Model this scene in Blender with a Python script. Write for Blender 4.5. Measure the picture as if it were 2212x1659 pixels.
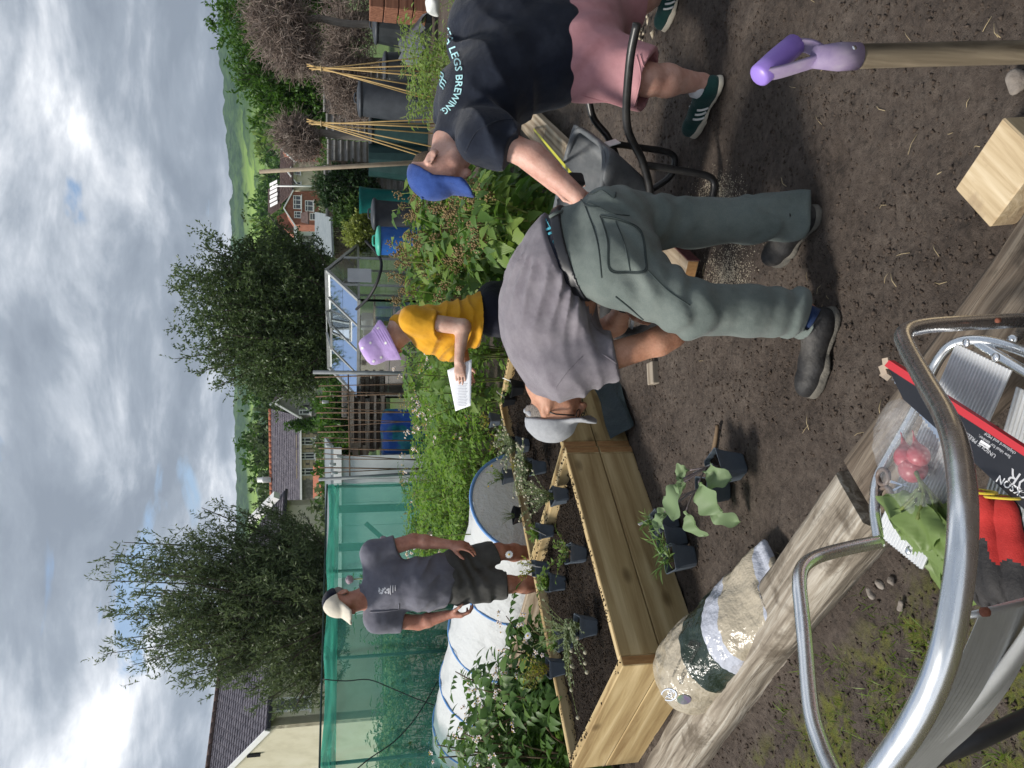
import bpy, bmesh, math, random
import numpy as np
from mathutils import Vector, Matrix
from mathutils.bvhtree import BVHTree
R = math.radians
random.seed(11)
rng = np.random.default_rng(11)
sc = bpy.context.scene
for o in list(bpy.data.objects):
    bpy.data.objects.remove(o)
COL = sc.collection
# ------------------------------------------------------------------ camera (phone held so that "up" is image left)
F, PIT, CH = 1660.0, R(11.9), 1.55
cam_d = bpy.data.cameras.new('camera')
cam = bpy.data.objects.new('camera', cam_d)
COL.objects.link(cam)
cam_d.sensor_width = 36.0
cam_d.sensor_fit = 'HORIZONTAL'
cam_d.lens = 36.0 * F / 2212.0
cam_d.clip_start = 0.05
cam_d.clip_end = 9000
fwd = Vector((0, math.cos(PIT), -math.sin(PIT)))
upv = Vector((0, math.sin(PIT), math.cos(PIT)))
rgt = Vector((1, 0, 0))
m3 = Matrix((-upv, rgt, -fwd)).transposed()
cam.matrix_world = Matrix.Translation((0, 0, CH)) @ m3.to_4x4()
sc.camera = cam
# ------------------------------------------------------------------ sky and sun
SUN_DIR = Vector((-0.62, -0.10, 0.78)).normalized()       # towards the sun, hidden behind thin cloud on the left
world = bpy.data.worlds.new('World')
sc.world = world
world.use_nodes = True
wt = world.node_tree
wt.nodes.clear()
def wn(t, **k):
    n = wt.nodes.new(t)
    for a, b in k.items():
        setattr(n, a, b)
    return n
wl = wt.links.new
def wmath(op, a, b=None, c=None, clamp=False):
    n = wn('ShaderNodeMath', operation=op, use_clamp=clamp)
    for i, q in enumerate((a, b, c)):
        if q is None: continue
        if isinstance(q, (int, float)): n.inputs[i].default_value = q
        else: wl(q, n.inputs[i])
    return n.outputs[0]
sky = wn('ShaderNodeTexSky', sky_type='NISHITA', sun_disc=False)
sky.sun_elevation = math.asin(SUN_DIR.z)
sky.sun_rotation = math.atan2(SUN_DIR.x, SUN_DIR.y)
tc = wn('ShaderNodeTexCoord')
sep = wn('ShaderNodeSeparateXYZ')
wl(tc.outputs['Generated'], sep.inputs[0])
zz = wmath('MAXIMUM', wmath('ADD', sep.outputs[2], 0.16), 0.03)
comb = wn('ShaderNodeCombineXYZ')
wl(wmath('DIVIDE', sep.outputs[0], zz), comb.inputs[0])
wl(wmath('DIVIDE', sep.outputs[1], zz), comb.inputs[1])
def wnoise(scale, detail, rough, off, dist=0.0):
    mp = wn('ShaderNodeMapping')
    mp.inputs['Location'].default_value = off
    wl(comb.outputs[0], mp.inputs[0])
    n = wn('ShaderNodeTexNoise')
    n.inputs['Scale'].default_value = scale
    n.inputs['Detail'].default_value = detail
    n.inputs['Roughness'].default_value = rough
    n.inputs['Distortion'].default_value = dist
    wl(mp.outputs[0], n.inputs['Vector'])
    return n.outputs[0]
n1 = wnoise(0.80, 9, 0.54, (5.3, 2.1, 0.4), 0.25)
n2 = wnoise(2.1, 10, 0.62, (7.7, 4.2, 0.0), 0.3)
mixv = wmath('ADD', wmath('MULTIPLY', n1, 0.57), wmath('MULTIPLY', n2, 0.43))
ramp = wn('ShaderNodeValToRGB')
wl(mixv, ramp.inputs[0])
e = ramp.color_ramp.elements
e[0].position = 0.41; e[0].color = (0.20, 0.23, 0.275, 1)
e[1].position = 0.58; e[1].color = (0.92, 0.93, 0.95, 1)
for p_, c_ in ((0.46, (0.27, 0.305, 0.355, 1)), (0.50, (0.42, 0.455, 0.505, 1)), (0.54, (0.62, 0.645, 0.685, 1))):
    q_ = ramp.color_ramp.elements.new(p_); q_.color = c_
n3 = wnoise(1.5, 6, 0.55, (1.3, 9.1, 0.0), 0.8)
gap = wn('ShaderNodeMapRange')
gap.inputs['From Min'].default_value = 0.33
gap.inputs['From Max'].default_value = 0.39
wl(n3, gap.inputs['Value'])
bg_sky = wn('ShaderNodeBackground')
bg_sky.inputs['Strength'].default_value = 0.10
wl(sky.outputs[0], bg_sky.inputs['Color'])
bg_cl = wn('ShaderNodeBackground')
bg_cl.inputs['Strength'].default_value = 0.88
wl(ramp.outputs[0], bg_cl.inputs['Color'])
wmix = wn('ShaderNodeMixShader')
wl(gap.outputs[0], wmix.inputs[0])
wl(bg_sky.outputs[0], wmix.inputs[1])
wl(bg_cl.outputs[0], wmix.inputs[2])
wout = wn('ShaderNodeOutputWorld')
wl(wmix.outputs[0], wout.inputs[0])
sun_d = bpy.data.lights.new('sun', 'SUN')
sun_d.energy = 3.0
sun_d.angle = R(12)
sun_d.color = (1.0, 0.95, 0.87)
sun = bpy.data.objects.new('sun', sun_d)
COL.objects.link(sun)
sun.rotation_euler = SUN_DIR.to_track_quat('Z', 'Y').to_euler()
sc.view_settings.view_transform = 'Standard'
sc.view_settings.look = 'None'
sc.view_settings.gamma = 1
sc.view_settings.use_curve_mapping = False
sc.view_settings.exposure = 0.72
# ------------------------------------------------------------------ photo pixel (2212 x 1659 grid) -> direction / point
def ray(x, y):
    a = (829.5 - y) / F + 0.0
    up = (1106.0 - x) / F
    return Vector((a, math.cos(PIT) + up * math.sin(PIT), -math.sin(PIT) + up * math.cos(PIT)))
def G(x, y, z=0.0):
    d = ray(x, y); t = (z - CH) / d.z
    return Vector((d.x * t, d.y * t, z))
def at(x, y, Y):
    d = ray(x, y); t = Y / d.y
    return Vector((d.x * t, Y, CH + d.z * t))
U_ = Vector((0.690, 0.724, 0)); W_ = Vector((-0.724, 0.690, 0)); Z_ = Vector((0, 0, 1))   # the plots' two directions
# ------------------------------------------------------------------ materials
def _nodes(name):
    m = bpy.data.materials.new(name); m.use_nodes = True
    t = m.node_tree; t.nodes.clear()
    out = t.nodes.new('ShaderNodeOutputMaterial')
    return m, t, out
def _set(n, k, v):
    if k in n.inputs: n.inputs[k].default_value = v
def rgba(c): return (c[0], c[1], c[2], 1.0)
def hexc(h):
    h = h.lstrip('#'); o = []
    for i in (0, 2, 4):
        s = int(h[i:i+2], 16) / 255.0
        o.append(s / 12.92 if s <= 0.04045 else ((s + 0.055) / 1.055) ** 2.4)
    return tuple(o)
def ramp_node(t, fac, cols, pos=None):
    r = t.nodes.new('ShaderNodeValToRGB'); el = r.color_ramp.elements
    n = len(cols); pos = pos or [0.3 + 0.4 * i / max(1, n - 1) for i in range(n)]
    el[0].position = pos[0]; el[0].color = rgba(cols[0])
    el[1].position = pos[-1]; el[1].color = rgba(cols[-1])
    for i in range(1, n - 1):
        q = el.new(pos[i]); q.color = rgba(cols[i])
    t.links.new(fac, r.inputs[0]); return r.outputs[0]
def noise_node(t, vec, scale, detail=5, rough=0.55, dist=0.0):
    n = t.nodes.new('ShaderNodeTexNoise')
    n.inputs['Scale'].default_value = scale; n.inputs['Detail'].default_value = detail
    n.inputs['Roughness'].default_value = rough; n.inputs['Distortion'].default_value = dist
    if vec is not None: t.links.new(vec, n.inputs['Vector'])
    return n.outputs[0]
def coords(t, stretch=None, rot=None):
    c = t.nodes.new('ShaderNodeTexCoord'); v = c.outputs['Object']
    if stretch is not None or rot is not None:
        mp = t.nodes.new('ShaderNodeMapping')
        if rot is not None: mp.inputs['Rotation'].default_value = rot
        t.links.new(v, mp.inputs[0]); v = mp.outputs[0]
        if stretch is not None:
            m2 = t.nodes.new('ShaderNodeMapping'); m2.inputs['Scale'].default_value = stretch
            t.links.new(v, m2.inputs[0]); v = m2.outputs[0]
    return v
def bump_node(t, h, dist, strength=1.0, prev=None):
    b = t.nodes.new('ShaderNodeBump')
    b.inputs['Distance'].default_value = dist; b.inputs['Strength'].default_value = strength
    t.links.new(h, b.inputs['Height'])
    if prev is not None: t.links.new(prev, b.inputs['Normal'])
    return b.outputs[0]
def mat(name, cols, scale=6, detail=6, rough=0.8, bump=0.0, bscale=60, metal=0.0, spec=0.3, stretch=None, rot=None,
        pos=None, trans=0.0, alpha=1.0, coat=0.0, dist=0.0, sheen=0.0, bstretch=True, rvar=0.0, sss=0.0):
    if isinstance(cols[0], (int, float)): cols = [cols]
    m, t, out = _nodes(name)
    b = t.nodes.new('ShaderNodeBsdfPrincipled')
    _set(b, 'Roughness', rough); _set(b, 'Metallic', metal); _set(b, 'Specular IOR Level', spec)
    _set(b, 'Coat Weight', coat); _set(b, 'Alpha', alpha); _set(b, 'Sheen Weight', sheen)
    _set(b, 'Transmission Weight', trans)
    if sss:
        _set(b, 'Subsurface Weight', sss); _set(b, 'Subsurface Radius', (0.02, 0.007, 0.004)); _set(b, 'Subsurface Scale', 0.5)
    v = coords(t, stretch, rot)
    if len(cols) == 1: b.inputs['Base Color'].default_value = rgba(cols[0])
    else:
        nz = noise_node(t, v, scale, detail, 0.6, dist)
        t.links.new(ramp_node(t, nz, cols, pos), b.inputs['Base Color'])
        if rvar:
            mr = t.nodes.new('ShaderNodeMapRange'); mr.inputs['To Min'].default_value = rough - rvar; mr.inputs['To Max'].default_value = rough + rvar
            t.links.new(nz, mr.inputs['Value']); t.links.new(mr.outputs[0], b.inputs['Roughness'])
    if bump:
        nb = noise_node(t, v if bstretch else coords(t), bscale, 4, 0.6)
        t.links.new(bump_node(t, nb, bump), b.inputs['Normal'])
    t.links.new(b.outputs[0], out.inputs[0])
    return m
def leafmat(name, cols, rough=0.45, tr=0.35, spec=0.35, obj_rand=False, vein=False):
    m, t, out = _nodes(name)
    g = t.nodes.new('ShaderNodeNewGeometry')
    src = g.outputs['Random Per Island']
    if obj_rand:
        oi = t.nodes.new('ShaderNodeObjectInfo'); src = oi.outputs['Random']
    nz = noise_node(t, coords(t), 2.5, 3)
    mx = t.nodes.new('ShaderNodeMath'); mx.operation = 'MULTIPLY_ADD'; mx.inputs[1].default_value = 0.6
    t.links.new(src, mx.inputs[0])
    m2 = t.nodes.new('ShaderNodeMath'); m2.operation = 'MULTIPLY'; m2.inputs[1].default_value = 0.4
    t.links.new(nz, m2.inputs[0]); t.links.new(m2.outputs[0], mx.inputs[2])
    n = len(cols)
    col = ramp_node(t, mx.outputs[0], cols, [0.08 + 0.84 * i / max(1, n - 1) for i in range(n)])
    b = t.nodes.new('ShaderNodeBsdfPrincipled'); _set(b, 'Roughness', rough); _set(b, 'Specular IOR Level', spec)
    t.links.new(col, b.inputs['Base Color'])
    if vein:
        w = t.nodes.new('ShaderNodeTexWave'); w.wave_type = 'BANDS'; w.bands_direction = 'Y'
        w.inputs['Scale'].default_value = 34; w.inputs['Distortion'].default_value = 1.5
        t.links.new(coords(t), w.inputs['Vector'])
        t.links.new(bump_node(t, w.outputs[1], 0.0012), b.inputs['Normal'])
    tl = t.nodes.new('ShaderNodeBsdfTranslucent')
    hs = t.nodes.new('ShaderNodeHueSaturation'); hs.inputs['Value'].default_value = 1.5; hs.inputs['Saturation'].default_value = 1.1
    t.links.new(col, hs.inputs['Color']); t.links.new(hs.outputs[0], tl.inputs[0])
    mxs = t.nodes.new('ShaderNodeMixShader'); mxs.inputs[0].default_value = tr
    t.links.new(b.outputs[0], mxs.inputs[1]); t.links.new(tl.outputs[0], mxs.inputs[2])
    t.links.new(mxs.outputs[0], out.inputs[0]); return m
def woodmat(name, dark, mid, light, axis='X', scale=1.0, rough=0.75, bump=0.002, knots=True, stain=None, ring=0.16):
    """sawn timber: grain stretched along the local axis, knots, optional dirt"""
    m, t, out = _nodes(name)
    b = t.nodes.new('ShaderNodeBsdfPrincipled'); _set(b, 'Roughness', rough); _set(b, 'Specular IOR Level', 0.25)
    st = {'X': (0.6, 9, 9), 'Y': (9, 0.6, 9), 'Z': (9, 9, 0.6)}[axis]
    v0 = coords(t)
    oi = t.nodes.new('ShaderNodeObjectInfo')
    ml = t.nodes.new('ShaderNodeVectorMath'); ml.operation = 'SCALE'; ml.inputs[0].default_value = (13.1, 7.7, 5.3)
    t.links.new(oi.outputs['Random'], ml.inputs['Scale'])
    ad = t.nodes.new('ShaderNodeVectorMath'); ad.operation = 'ADD'
    t.links.new(v0, ad.inputs[0]); t.links.new(ml.outputs[0], ad.inputs[1])
    v = ad.outputs[0]
    mp = t.nodes.new('ShaderNodeMapping'); mp.inputs['Scale'].default_value = st; t.links.new(v, mp.inputs[0])
    nz = noise_node(t, mp.outputs[0], 2.2 * scale, 6, 0.6, 0.6)
    w = t.nodes.new('ShaderNodeTexWave'); w.wave_type = 'RINGS'; w.rings_direction = axis
    w.inputs['Scale'].default_value = 0.55 * scale; w.inputs['Distortion'].default_value = 9.0; w.inputs['Detail'].default_value = 3
    w.inputs['Detail Scale'].default_value = 0.7
    t.links.new(mp.outputs[0], w.inputs['Vector'])
    mx = t.nodes.new('ShaderNodeMix'); mx.data_type = 'FLOAT'; mx.inputs[0].default_value = ring
    t.links.new(nz, mx.inputs[2]); t.links.new(w.outputs[1], mx.inputs[3])
    col = ramp_node(t, mx.outputs[0], [dark, mid, light], [0.30, 0.5, 0.68])
    if knots:
        vo = t.nodes.new('ShaderNodeTexVoronoi'); vo.inputs['Scale'].default_value = 1.0
        mk = t.nodes.new('ShaderNodeMapping')
        mk.inputs['Scale'].default_value = {'X': (2.6, 5, 5), 'Y': (5, 2.6, 5), 'Z': (5, 5, 2.6)}[axis]
        t.links.new(v, mk.inputs[0]); t.links.new(mk.outputs[0], vo.inputs['Vector'])
        kr = ramp_node(t, vo.outputs['Distance'], [(0.9,) * 3, (0.6,) * 3, (0,) * 3], [0.06, 0.10, 0.16])
        mc = t.nodes.new('ShaderNodeMix'); mc.data_type = 'RGBA'
        t.links.new(kr, mc.inputs[0]); t.links.new(col, mc.inputs[6]); mc.inputs[7].default_value = rgba([c * 0.6 for c in dark])
        col = mc.outputs[2]
    if stain:
        ns = noise_node(t, v, 5.0, 6, 0.65)
        sr = ramp_node(t, ns, [(0,) * 3, (0.85,) * 3], [0.56, 0.66])
        mc = t.nodes.new('ShaderNodeMix'); mc.data_type = 'RGBA'
        t.links.new(sr, mc.inputs[0]); t.links.new(col, mc.inputs[6]); mc.inputs[7].default_value = rgba(stain)
        col = mc.outputs[2]
    t.links.new(col, b.inputs['Base Color'])
    t.links.new(bump_node(t, mx.outputs[0], bump), b.inputs['Normal'])
    t.links.new(b.outputs[0], out.inputs[0]); return m
# ------------------------------------------------------------------ objects
def link(name, me, parent=None):
    o = bpy.data.objects.new(name, me); COL.objects.link(o)
    if parent is not None: o.parent = parent
    return o
def tag(o, label=None, cat=None, group=None, kind=None):
    if label: o['label'] = label
    if cat: o['category'] = cat
    if group: o['group'] = group
    if kind: o['kind'] = kind
    return o
def thing(name, label, cat, loc=(0, 0, 0), rz=0.0, group=None):
    o = bpy.data.objects.new(name, None); COL.objects.link(o)
    o.empty_display_size = 0.05
    o.location = loc; o.rotation_euler = (0, 0, rz)
    return tag(o, label, cat, group)
def wmat(o):
    """world matrix without a depsgraph update"""
    m = o.matrix_basis if o.parent is None else wmat(o.parent) @ o.matrix_parent_inverse @ o.matrix_basis
    return m.copy()
def copy_tree(o, parent=None):
    c = o.copy(); COL.objects.link(c); c.parent = parent
    for ch in o.children: copy_tree(ch, c)
    return c
def fast_mesh(name, v, faces, smooth=False):
    """v (n,3) array; faces (m,k) array of equal-size polygons"""
    me = bpy.data.meshes.new(name)
    v = np.asarray(v, dtype=np.float32); faces = np.asarray(faces, dtype=np.int32)
    m, k = faces.shape
    me.vertices.add(len(v)); me.vertices.foreach_set('co', v.ravel())
    me.loops.add(m * k); me.loops.foreach_set('vertex_index', faces.ravel())
    me.polygons.add(m); me.polygons.foreach_set('loop_start', np.arange(0, m * k, k, dtype=np.int32))
    me.polygons.foreach_set('loop_total', np.full(m, k, dtype=np.int32))
    if smooth: me.polygons.foreach_set('use_smooth', np.ones(m, dtype=bool))
    me.update(); me.validate(); return me
class MB:
    def __init__(s): s.v = []; s.f = []; s.mi = []; s.cur = 0; s.sm = []
    def add(s, vs, fs, smooth=False):
        b = len(s.v); s.v += [tuple(q) for q in vs]
        for f in fs: s.f.append(tuple(b + i for i in f)); s.mi.append(s.cur); s.sm.append(smooth)
        return s
    def box(s, c, size, rot=None, taper=1.0, bev=0.0):
        hx, hy, hz = size[0] / 2, size[1] / 2, size[2] / 2
        c = Vector(c); vs = []
        if bev:
            b = bev; co = []
            for sz in (-1, 1):
                for ax, ay in (((-hx + b), -hy), ((hx - b), -hy), (hx, -hy + b), (hx, hy - b), (hx - b, hy), (-hx + b, hy), (-hx, hy - b), (-hx, -hy + b)):
                    co.append((ax, ay, sz * (hz - b)))
            top = [(-hx + b, -hy + b), (hx - b, -hy + b), (hx - b, hy - b), (-hx + b, hy - b)]
            for sz in (-1, 1): co += [(a, d, sz * hz) for a, d in top]
            fs = [[i, (i + 1) % 8, 8 + (i + 1) % 8, 8 + i] for i in range(8)]
            B, T = 16, 20
            fs += [[B + 3, B + 2, B + 1, B], [T, T + 1, T + 2, T + 3]]
            m = {0: (0, 0), 1: (1, 1), 2: (1, 1), 3: (2, 2), 4: (2, 2), 5: (3, 3), 6: (3, 3), 7: (0, 0)}
            for i in range(8):
                j = (i + 1) % 8; a, d = m[i][0], m[j][0]
                if a == d: fs += [[B + a, j, i], [8 + i, 8 + j, T + a]]
                else: fs += [[B + a, B + d, j, i], [8 + i, 8 + j, T + d, T + a]]
            vs = [Vector(q) for q in co]
        else:
            for sz in (-1, 1):
                k = taper if sz > 0 else 1.0
                vs += [Vector((sx * hx * k, sy * hy * k, sz * hz)) for sx, sy in ((-1, -1), (1, -1), (1, 1), (-1, 1))]
            fs = [(3, 2, 1, 0), (4, 5, 6, 7), (0, 1, 5, 4), (1, 2, 6, 5), (2, 3, 7, 6), (3, 0, 4, 7)]
        if rot is not None: vs = [rot @ q for q in vs]
        return s.add([c + q for q in vs], fs)
    def beam(s, a, b, w, h, up=Z_, bev=0.0):
        a, b = Vector(a), Vector(b); x = (b - a); L = x.length; x.normalize()
        y = Vector(up).cross(x)
        if y.length < 1e-4: y = Vector((0, 1, 0)).cross(x)
        y.normalize(); z = x.cross(y)
        return s.box((a + b) / 2, (L, w, h), Matrix((x, y, z)).transposed(), bev=bev)
    def tube(s, pts, r, n=8, cap=True, closed=False):
        pts = [Vector(p) for p in pts]; k = len(pts)
        rs = list(r) if hasattr(r, '__len__') else [r] * k
        ring = []; prev = None
        for i, p in enumerate(pts):
            if closed: d = pts[(i + 1) % k] - pts[i - 1]
            else: d = pts[min(i + 1, k - 1)] - pts[max(i - 1, 0)]
            if d.length < 1e-9: d = Vector((0, 0, 1))
            d.normalize()
            if prev is None:
                a = Vector((0, 0, 1)) if abs(d.z) < 0.9 else Vector((1, 0, 0))
                x = d.cross(a).normalized()
            else: x = (prev - d * prev.dot(d)).normalized()
            prev = x; y = d.cross(x)
            ring.append([p + (x * math.cos(2 * math.pi * j / n) + y * math.sin(2 * math.pi * j / n)) * rs[i] for j in range(n)])
        vs = [q for rg in ring for q in rg]; fs = []
        for i in range(k if closed else k - 1):
            i2 = (i + 1) % k
            for j in range(n):
                j2 = (j + 1) % n; fs.append((i * n + j, i * n + j2, i2 * n + j2, i2 * n + j))
        if cap and not closed:
            fs.append(tuple(range(n - 1, -1, -1))); fs.append(tuple((k - 1) * n + j for j in range(n)))
        return s.add(vs, fs, True)
    def lathe(s, prof, n=24, c=(0, 0, 0), cap=True, sx=1.0, sy=1.0):
        c = Vector(c); vs = []; fs = []; k = len(prof)
        for r, z in prof:
            for j in range(n):
                a = 2 * math.pi * j / n; vs.append(c + Vector((r * sx * math.cos(a), r * sy * math.sin(a), z)))
        for i in range(k - 1):
            for j in range(n):
                j2 = (j + 1) % n; fs.append((i * n + j, i * n + j2, (i + 1) * n + j2, (i + 1) * n + j))
        if cap:
            fs.append(tuple(range(n - 1, -1, -1))); fs.append(tuple((k - 1) * n + j for j in range(n)))
        return s.add(vs, fs, True)
    def grid(s, rows, smooth=True):
        h, w = len(rows), len(rows[0])
        fs = [(i * w + j, i * w + j + 1, (i + 1) * w + j + 1, (i + 1) * w + j) for i in range(h - 1) for j in range(w - 1)]
        return s.add([q for r in rows for q in r], fs, smooth)
    def poly(s, pts): return s.add(pts, [tuple(range(len(pts)))])
    def extrude(s, pts, d):
        d = Vector(d); n = len(pts); a = [Vector(p) for p in pts]; b = [p + d for p in a]
        return s.add(a + b, [tuple(range(n - 1, -1, -1)), tuple(range(n, 2 * n))] + [(i, (i + 1) % n, n + (i + 1) % n, n + i) for i in range(n)])
    def mesh(s, name, mats):
        me = bpy.data.meshes.new(name); me.from_pydata(s.v, [], s.f)
        for m in (mats if isinstance(mats, (list, tuple)) else [mats]): me.materials.append(m)
        if len(s.f):
            me.polygons.foreach_set('material_index', s.mi); me.polygons.foreach_set('use_smooth', s.sm)
        me.update(); return me
    def build(s, name, mats, parent=None, **k):
        o = link(name, s.mesh(name, mats), parent)
        if k: tag(o, **k)
        return o
def catmull(pts, n=6, closed=False):
    pts = [Vector(p) for p in pts]; out = []; k = len(pts)
    for i in range(k if closed else k - 1):
        if closed: p0, p1, p2, p3 = pts[i - 1], pts[i], pts[(i + 1) % k], pts[(i + 2) % k]
        else: p0, p1, p2, p3 = pts[max(i - 1, 0)], pts[i], pts[i + 1], pts[min(i + 2, k - 1)]
        for j in range(n):
            t = j / n
            out.append(0.5 * ((2 * p1) + (p2 - p0) * t + (2 * p0 - 5 * p1 + 4 * p2 - p3) * t * t + (3 * p1 - p0 - 3 * p2 + p3) * t ** 3))
    if not closed: out.append(pts[-1])
    return out
# ------------------------------------------------------------------ noise in numpy
_perm = rng.random((64, 64, 64)).astype(np.float32)
def vnoise(x, y, z):
    x, y, z = np.broadcast_arrays(x, y, z)
    xi, yi, zi = np.floor(x).astype(np.int32), np.floor(y).astype(np.int32), np.floor(z).astype(np.int32)
    u, v, w = x - xi, y - yi, z - zi
    u, v, w = u * u * (3 - 2 * u), v * v * (3 - 2 * v), w * w * (3 - 2 * w)
    a = lambda i, j, k: _perm[(xi + i) & 63, (yi + j) & 63, (zi + k) & 63]
    l = lambda p, q, t: p + (q - p) * t
    return l(l(l(a(0,0,0), a(1,0,0), u), l(a(0,1,0), a(1,1,0), u), v), l(l(a(0,0,1), a(1,0,1), u), l(a(0,1,1), a(1,1,1), u), v), w) * 2 - 1
def rdg(a):
    return 1.0 - 2.0 * np.abs(np.sin(a * 0.5)) ** 0.8          # sharp crease, broad valley
def fbm(x, y, z, o=4):
    s = 0; a = 1.0; f = 1.0
    for _ in range(o): s = s + a * vnoise(x * f, y * f, z * f); a *= 0.5; f *= 2.03
    return s
# ------------------------------------------------------------------ signed-distance sculpting (continuous bodies and clothes)
class Field:
    def __init__(s, lo, hi, h):
        s.lo = np.array(lo, float); s.h = h
        s.n = np.ceil((np.array(hi, float) - s.lo) / h).astype(int) + 1
        s.g = np.full(tuple(s.n), 1.0, np.float32)
    def blk(s, lo, hi):
        i0 = np.clip(np.floor((np.array(lo) - s.lo) / s.h).astype(int), 0, s.n)
        i1 = np.clip(np.ceil((np.array(hi) - s.lo) / s.h).astype(int) + 1, 0, s.n)
        if (i1 <= i0).any(): return None, None
        sl = tuple(slice(a, b) for a, b in zip(i0, i1))
        ax = [(s.lo[k] + s.h * np.arange(i0[k], i1[k])).astype(np.float32) for k in range(3)]
        return sl, (ax[0][:, None, None], ax[1][None, :, None], ax[2][None, None, :])
    def put(s, sl, d, k, mode, P=None, clip=None):
        g = s.g[sl]
        for p, n in (clip or ()):
            n = Vector(n).normalized(); d = np.maximum(d, ((P[0] - p[0]) * n[0] + (P[1] - p[1]) * n[1] + (P[2] - p[2]) * n[2]).astype(np.float32))
        if mode == 's': d = -d; hh = np.maximum(k - np.abs(g - d), 0) / k; s.g[sl] = np.maximum(g, d) + hh * hh * k / 4
        else: hh = np.maximum(k - np.abs(g - d), 0) / k; s.g[sl] = np.minimum(g, d) - hh * hh * k / 4
    def cone(s, a, b, ra, rb=None, k=0.02, mode='u', flat=None, clip=None):
        rb = ra if rb is None else rb; a = np.array(a, float); b = np.array(b, float); m = max(ra, rb) + k + 3 * s.h
        sl, P = s.blk(np.minimum(a, b) - m, np.maximum(a, b) + m)
        if sl is None: return s
        ba = b - a; L = max(ba @ ba, 1e-12)
        q = [P[i] - a[i] for i in range(3)]
        t = np.clip((q[0] * ba[0] + q[1] * ba[1] + q[2] * ba[2]) / L, 0, 1)
        e = [q[i] - ba[i] * t for i in range(3)]
        if flat is not None:                       # flat=(unit vector, factor): squash across that direction
            n, fct = np.array(flat[0], float), flat[1]; dn = e[0] * n[0] + e[1] * n[1] + e[2] * n[2]
            e = [e[i] + n[i] * dn * (1 / fct - 1) for i in range(3)]
        d = np.sqrt(e[0] ** 2 + e[1] ** 2 + e[2] ** 2) - (ra + (rb - ra) * t)
        s.put(sl, d.astype(np.float32), k, mode, P, clip); return s
    def chain(s, pts, rs, k=0.02, mode='u', flat=None, clip=None):
        for i in range(len(pts) - 1): s.cone(pts[i], pts[i + 1], rs[i], rs[i + 1], k, mode, flat, clip)
        return s
    def ell(s, c, r, rot=None, k=0.02, mode='u', clip=None):
        c = np.array(c, float); r = np.array(r, float); m = r.max() + k + 3 * s.h
        sl, P = s.blk(c - m, c + m)
        if sl is None: return s
        q = [P[i] - c[i] for i in range(3)]
        if rot is not None:
            A = np.array(rot)[:3, :3]; q = [q[0] * A[0, j] + q[1] * A[1, j] + q[2] * A[2, j] for j in range(3)]
        k0 = np.sqrt(sum((q[i] / r[i]) ** 2 for i in range(3))); k1 = np.sqrt(sum((q[i] / r[i] ** 2) ** 2 for i in range(3))) + 1e-6
        s.put(sl, (k0 * (k0 - 1) / k1).astype(np.float32), k, mode, P, clip); return s
    def rbox(s, c, hf, rot=None, rad=0.01, k=0.01, mode='u'):
        c = np.array(c, float); hf = np.array(hf, float); m = np.linalg.norm(hf) + k + 3 * s.h
        sl, P = s.blk(c - m, c + m)
        if sl is None: return s
        q = [P[i] - c[i] for i in range(3)]
        if rot is not None:
            A = np.array(rot)[:3, :3]; q = [q[0] * A[0, j] + q[1] * A[1, j] + q[2] * A[2, j] for j in range(3)]
        e = [np.abs(q[i]) - (hf[i] - rad) for i in range(3)]
        d = np.sqrt(sum(np.maximum(x, 0) ** 2 for x in e)) + np.minimum(np.maximum(np.maximum(e[0], e[1]), e[2]), 0) - rad
        s.put(sl, d.astype(np.float32), k, mode); return s
    def full(s): return s.blk(s.lo, s.lo + s.n * s.h)[1]
    def cut(s, p, n, lim=None):
        """remove everything on the side n points to (lim=(centre, radius) keeps it local)"""
        n = np.array(Vector(n).normalized()); p = np.array(p, float)
        if lim is None: sl = (slice(None),) * 3; P = s.full()
        else:
            c = np.array(lim[0], float); sl, P = s.blk(c - lim[1], c + lim[1])
            if sl is None: return s
        d = sum((P[i] - p[i]) * n[i] for i in range(3)).astype(np.float32)
        if lim is not None:
            rr = np.sqrt(sum((P[i] - c[i]) ** 2 for i in range(3))); d = np.where(rr < lim[1], d, -1).astype(np.float32)
        s.g[sl] = np.maximum(s.g[sl], d); return s
    def keep(s, other): s.g = np.maximum(s.g, other.g); return s
    def minus(s, other, off=0.0): s.g = np.maximum(s.g, -(other.g - off)); return s
    def copy(s):
        q = Field.__new__(Field); q.lo, q.h, q.n, q.g = s.lo, s.h, s.n, s.g.copy(); return q
    def disp(s, fn):
        P = s.full(); idx = np.nonzero(np.abs(s.g) < 0.05)
        x, y, z = P[0].ravel()[idx[0]], P[1].ravel()[idx[1]], P[2].ravel()[idx[2]]
        s.g[idx] += fn(x, y, z).astype(np.float32); return s
    def arrays(s, smooth=2):
        g = s.g; ins = g < 0; n = s.n
        cnt = np.zeros(tuple(n - 1), np.int8)
        off = [(i, j, k) for i in (0, 1) for j in (0, 1) for k in (0, 1)]
        for o in off: cnt += ins[o[0]:n[0]-1+o[0], o[1]:n[1]-1+o[1], o[2]:n[2]-1+o[2]]
        act = np.argwhere((cnt > 0) & (cnt < 8))
        cv = np.stack([g[act[:, 0] + o[0], act[:, 1] + o[1], act[:, 2] + o[2]] for o in off], 1)
        acc = np.zeros((len(act), 3)); num = np.zeros(len(act))
        for a in range(8):
            for b in range(a + 1, 8):
                df = np.array(off[b]) - np.array(off[a])
                if np.abs(df).sum() != 1: continue
                x = (cv[:, a] < 0) != (cv[:, b] < 0)
                t = np.where(x, cv[:, a] / np.where(x, cv[:, a] - cv[:, b], 1), 0)
                acc += np.where(x[:, None], np.array(off[a]) + t[:, None] * df, 0); num += x
        v = s.lo + (act + acc / num[:, None]) * s.h
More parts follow.
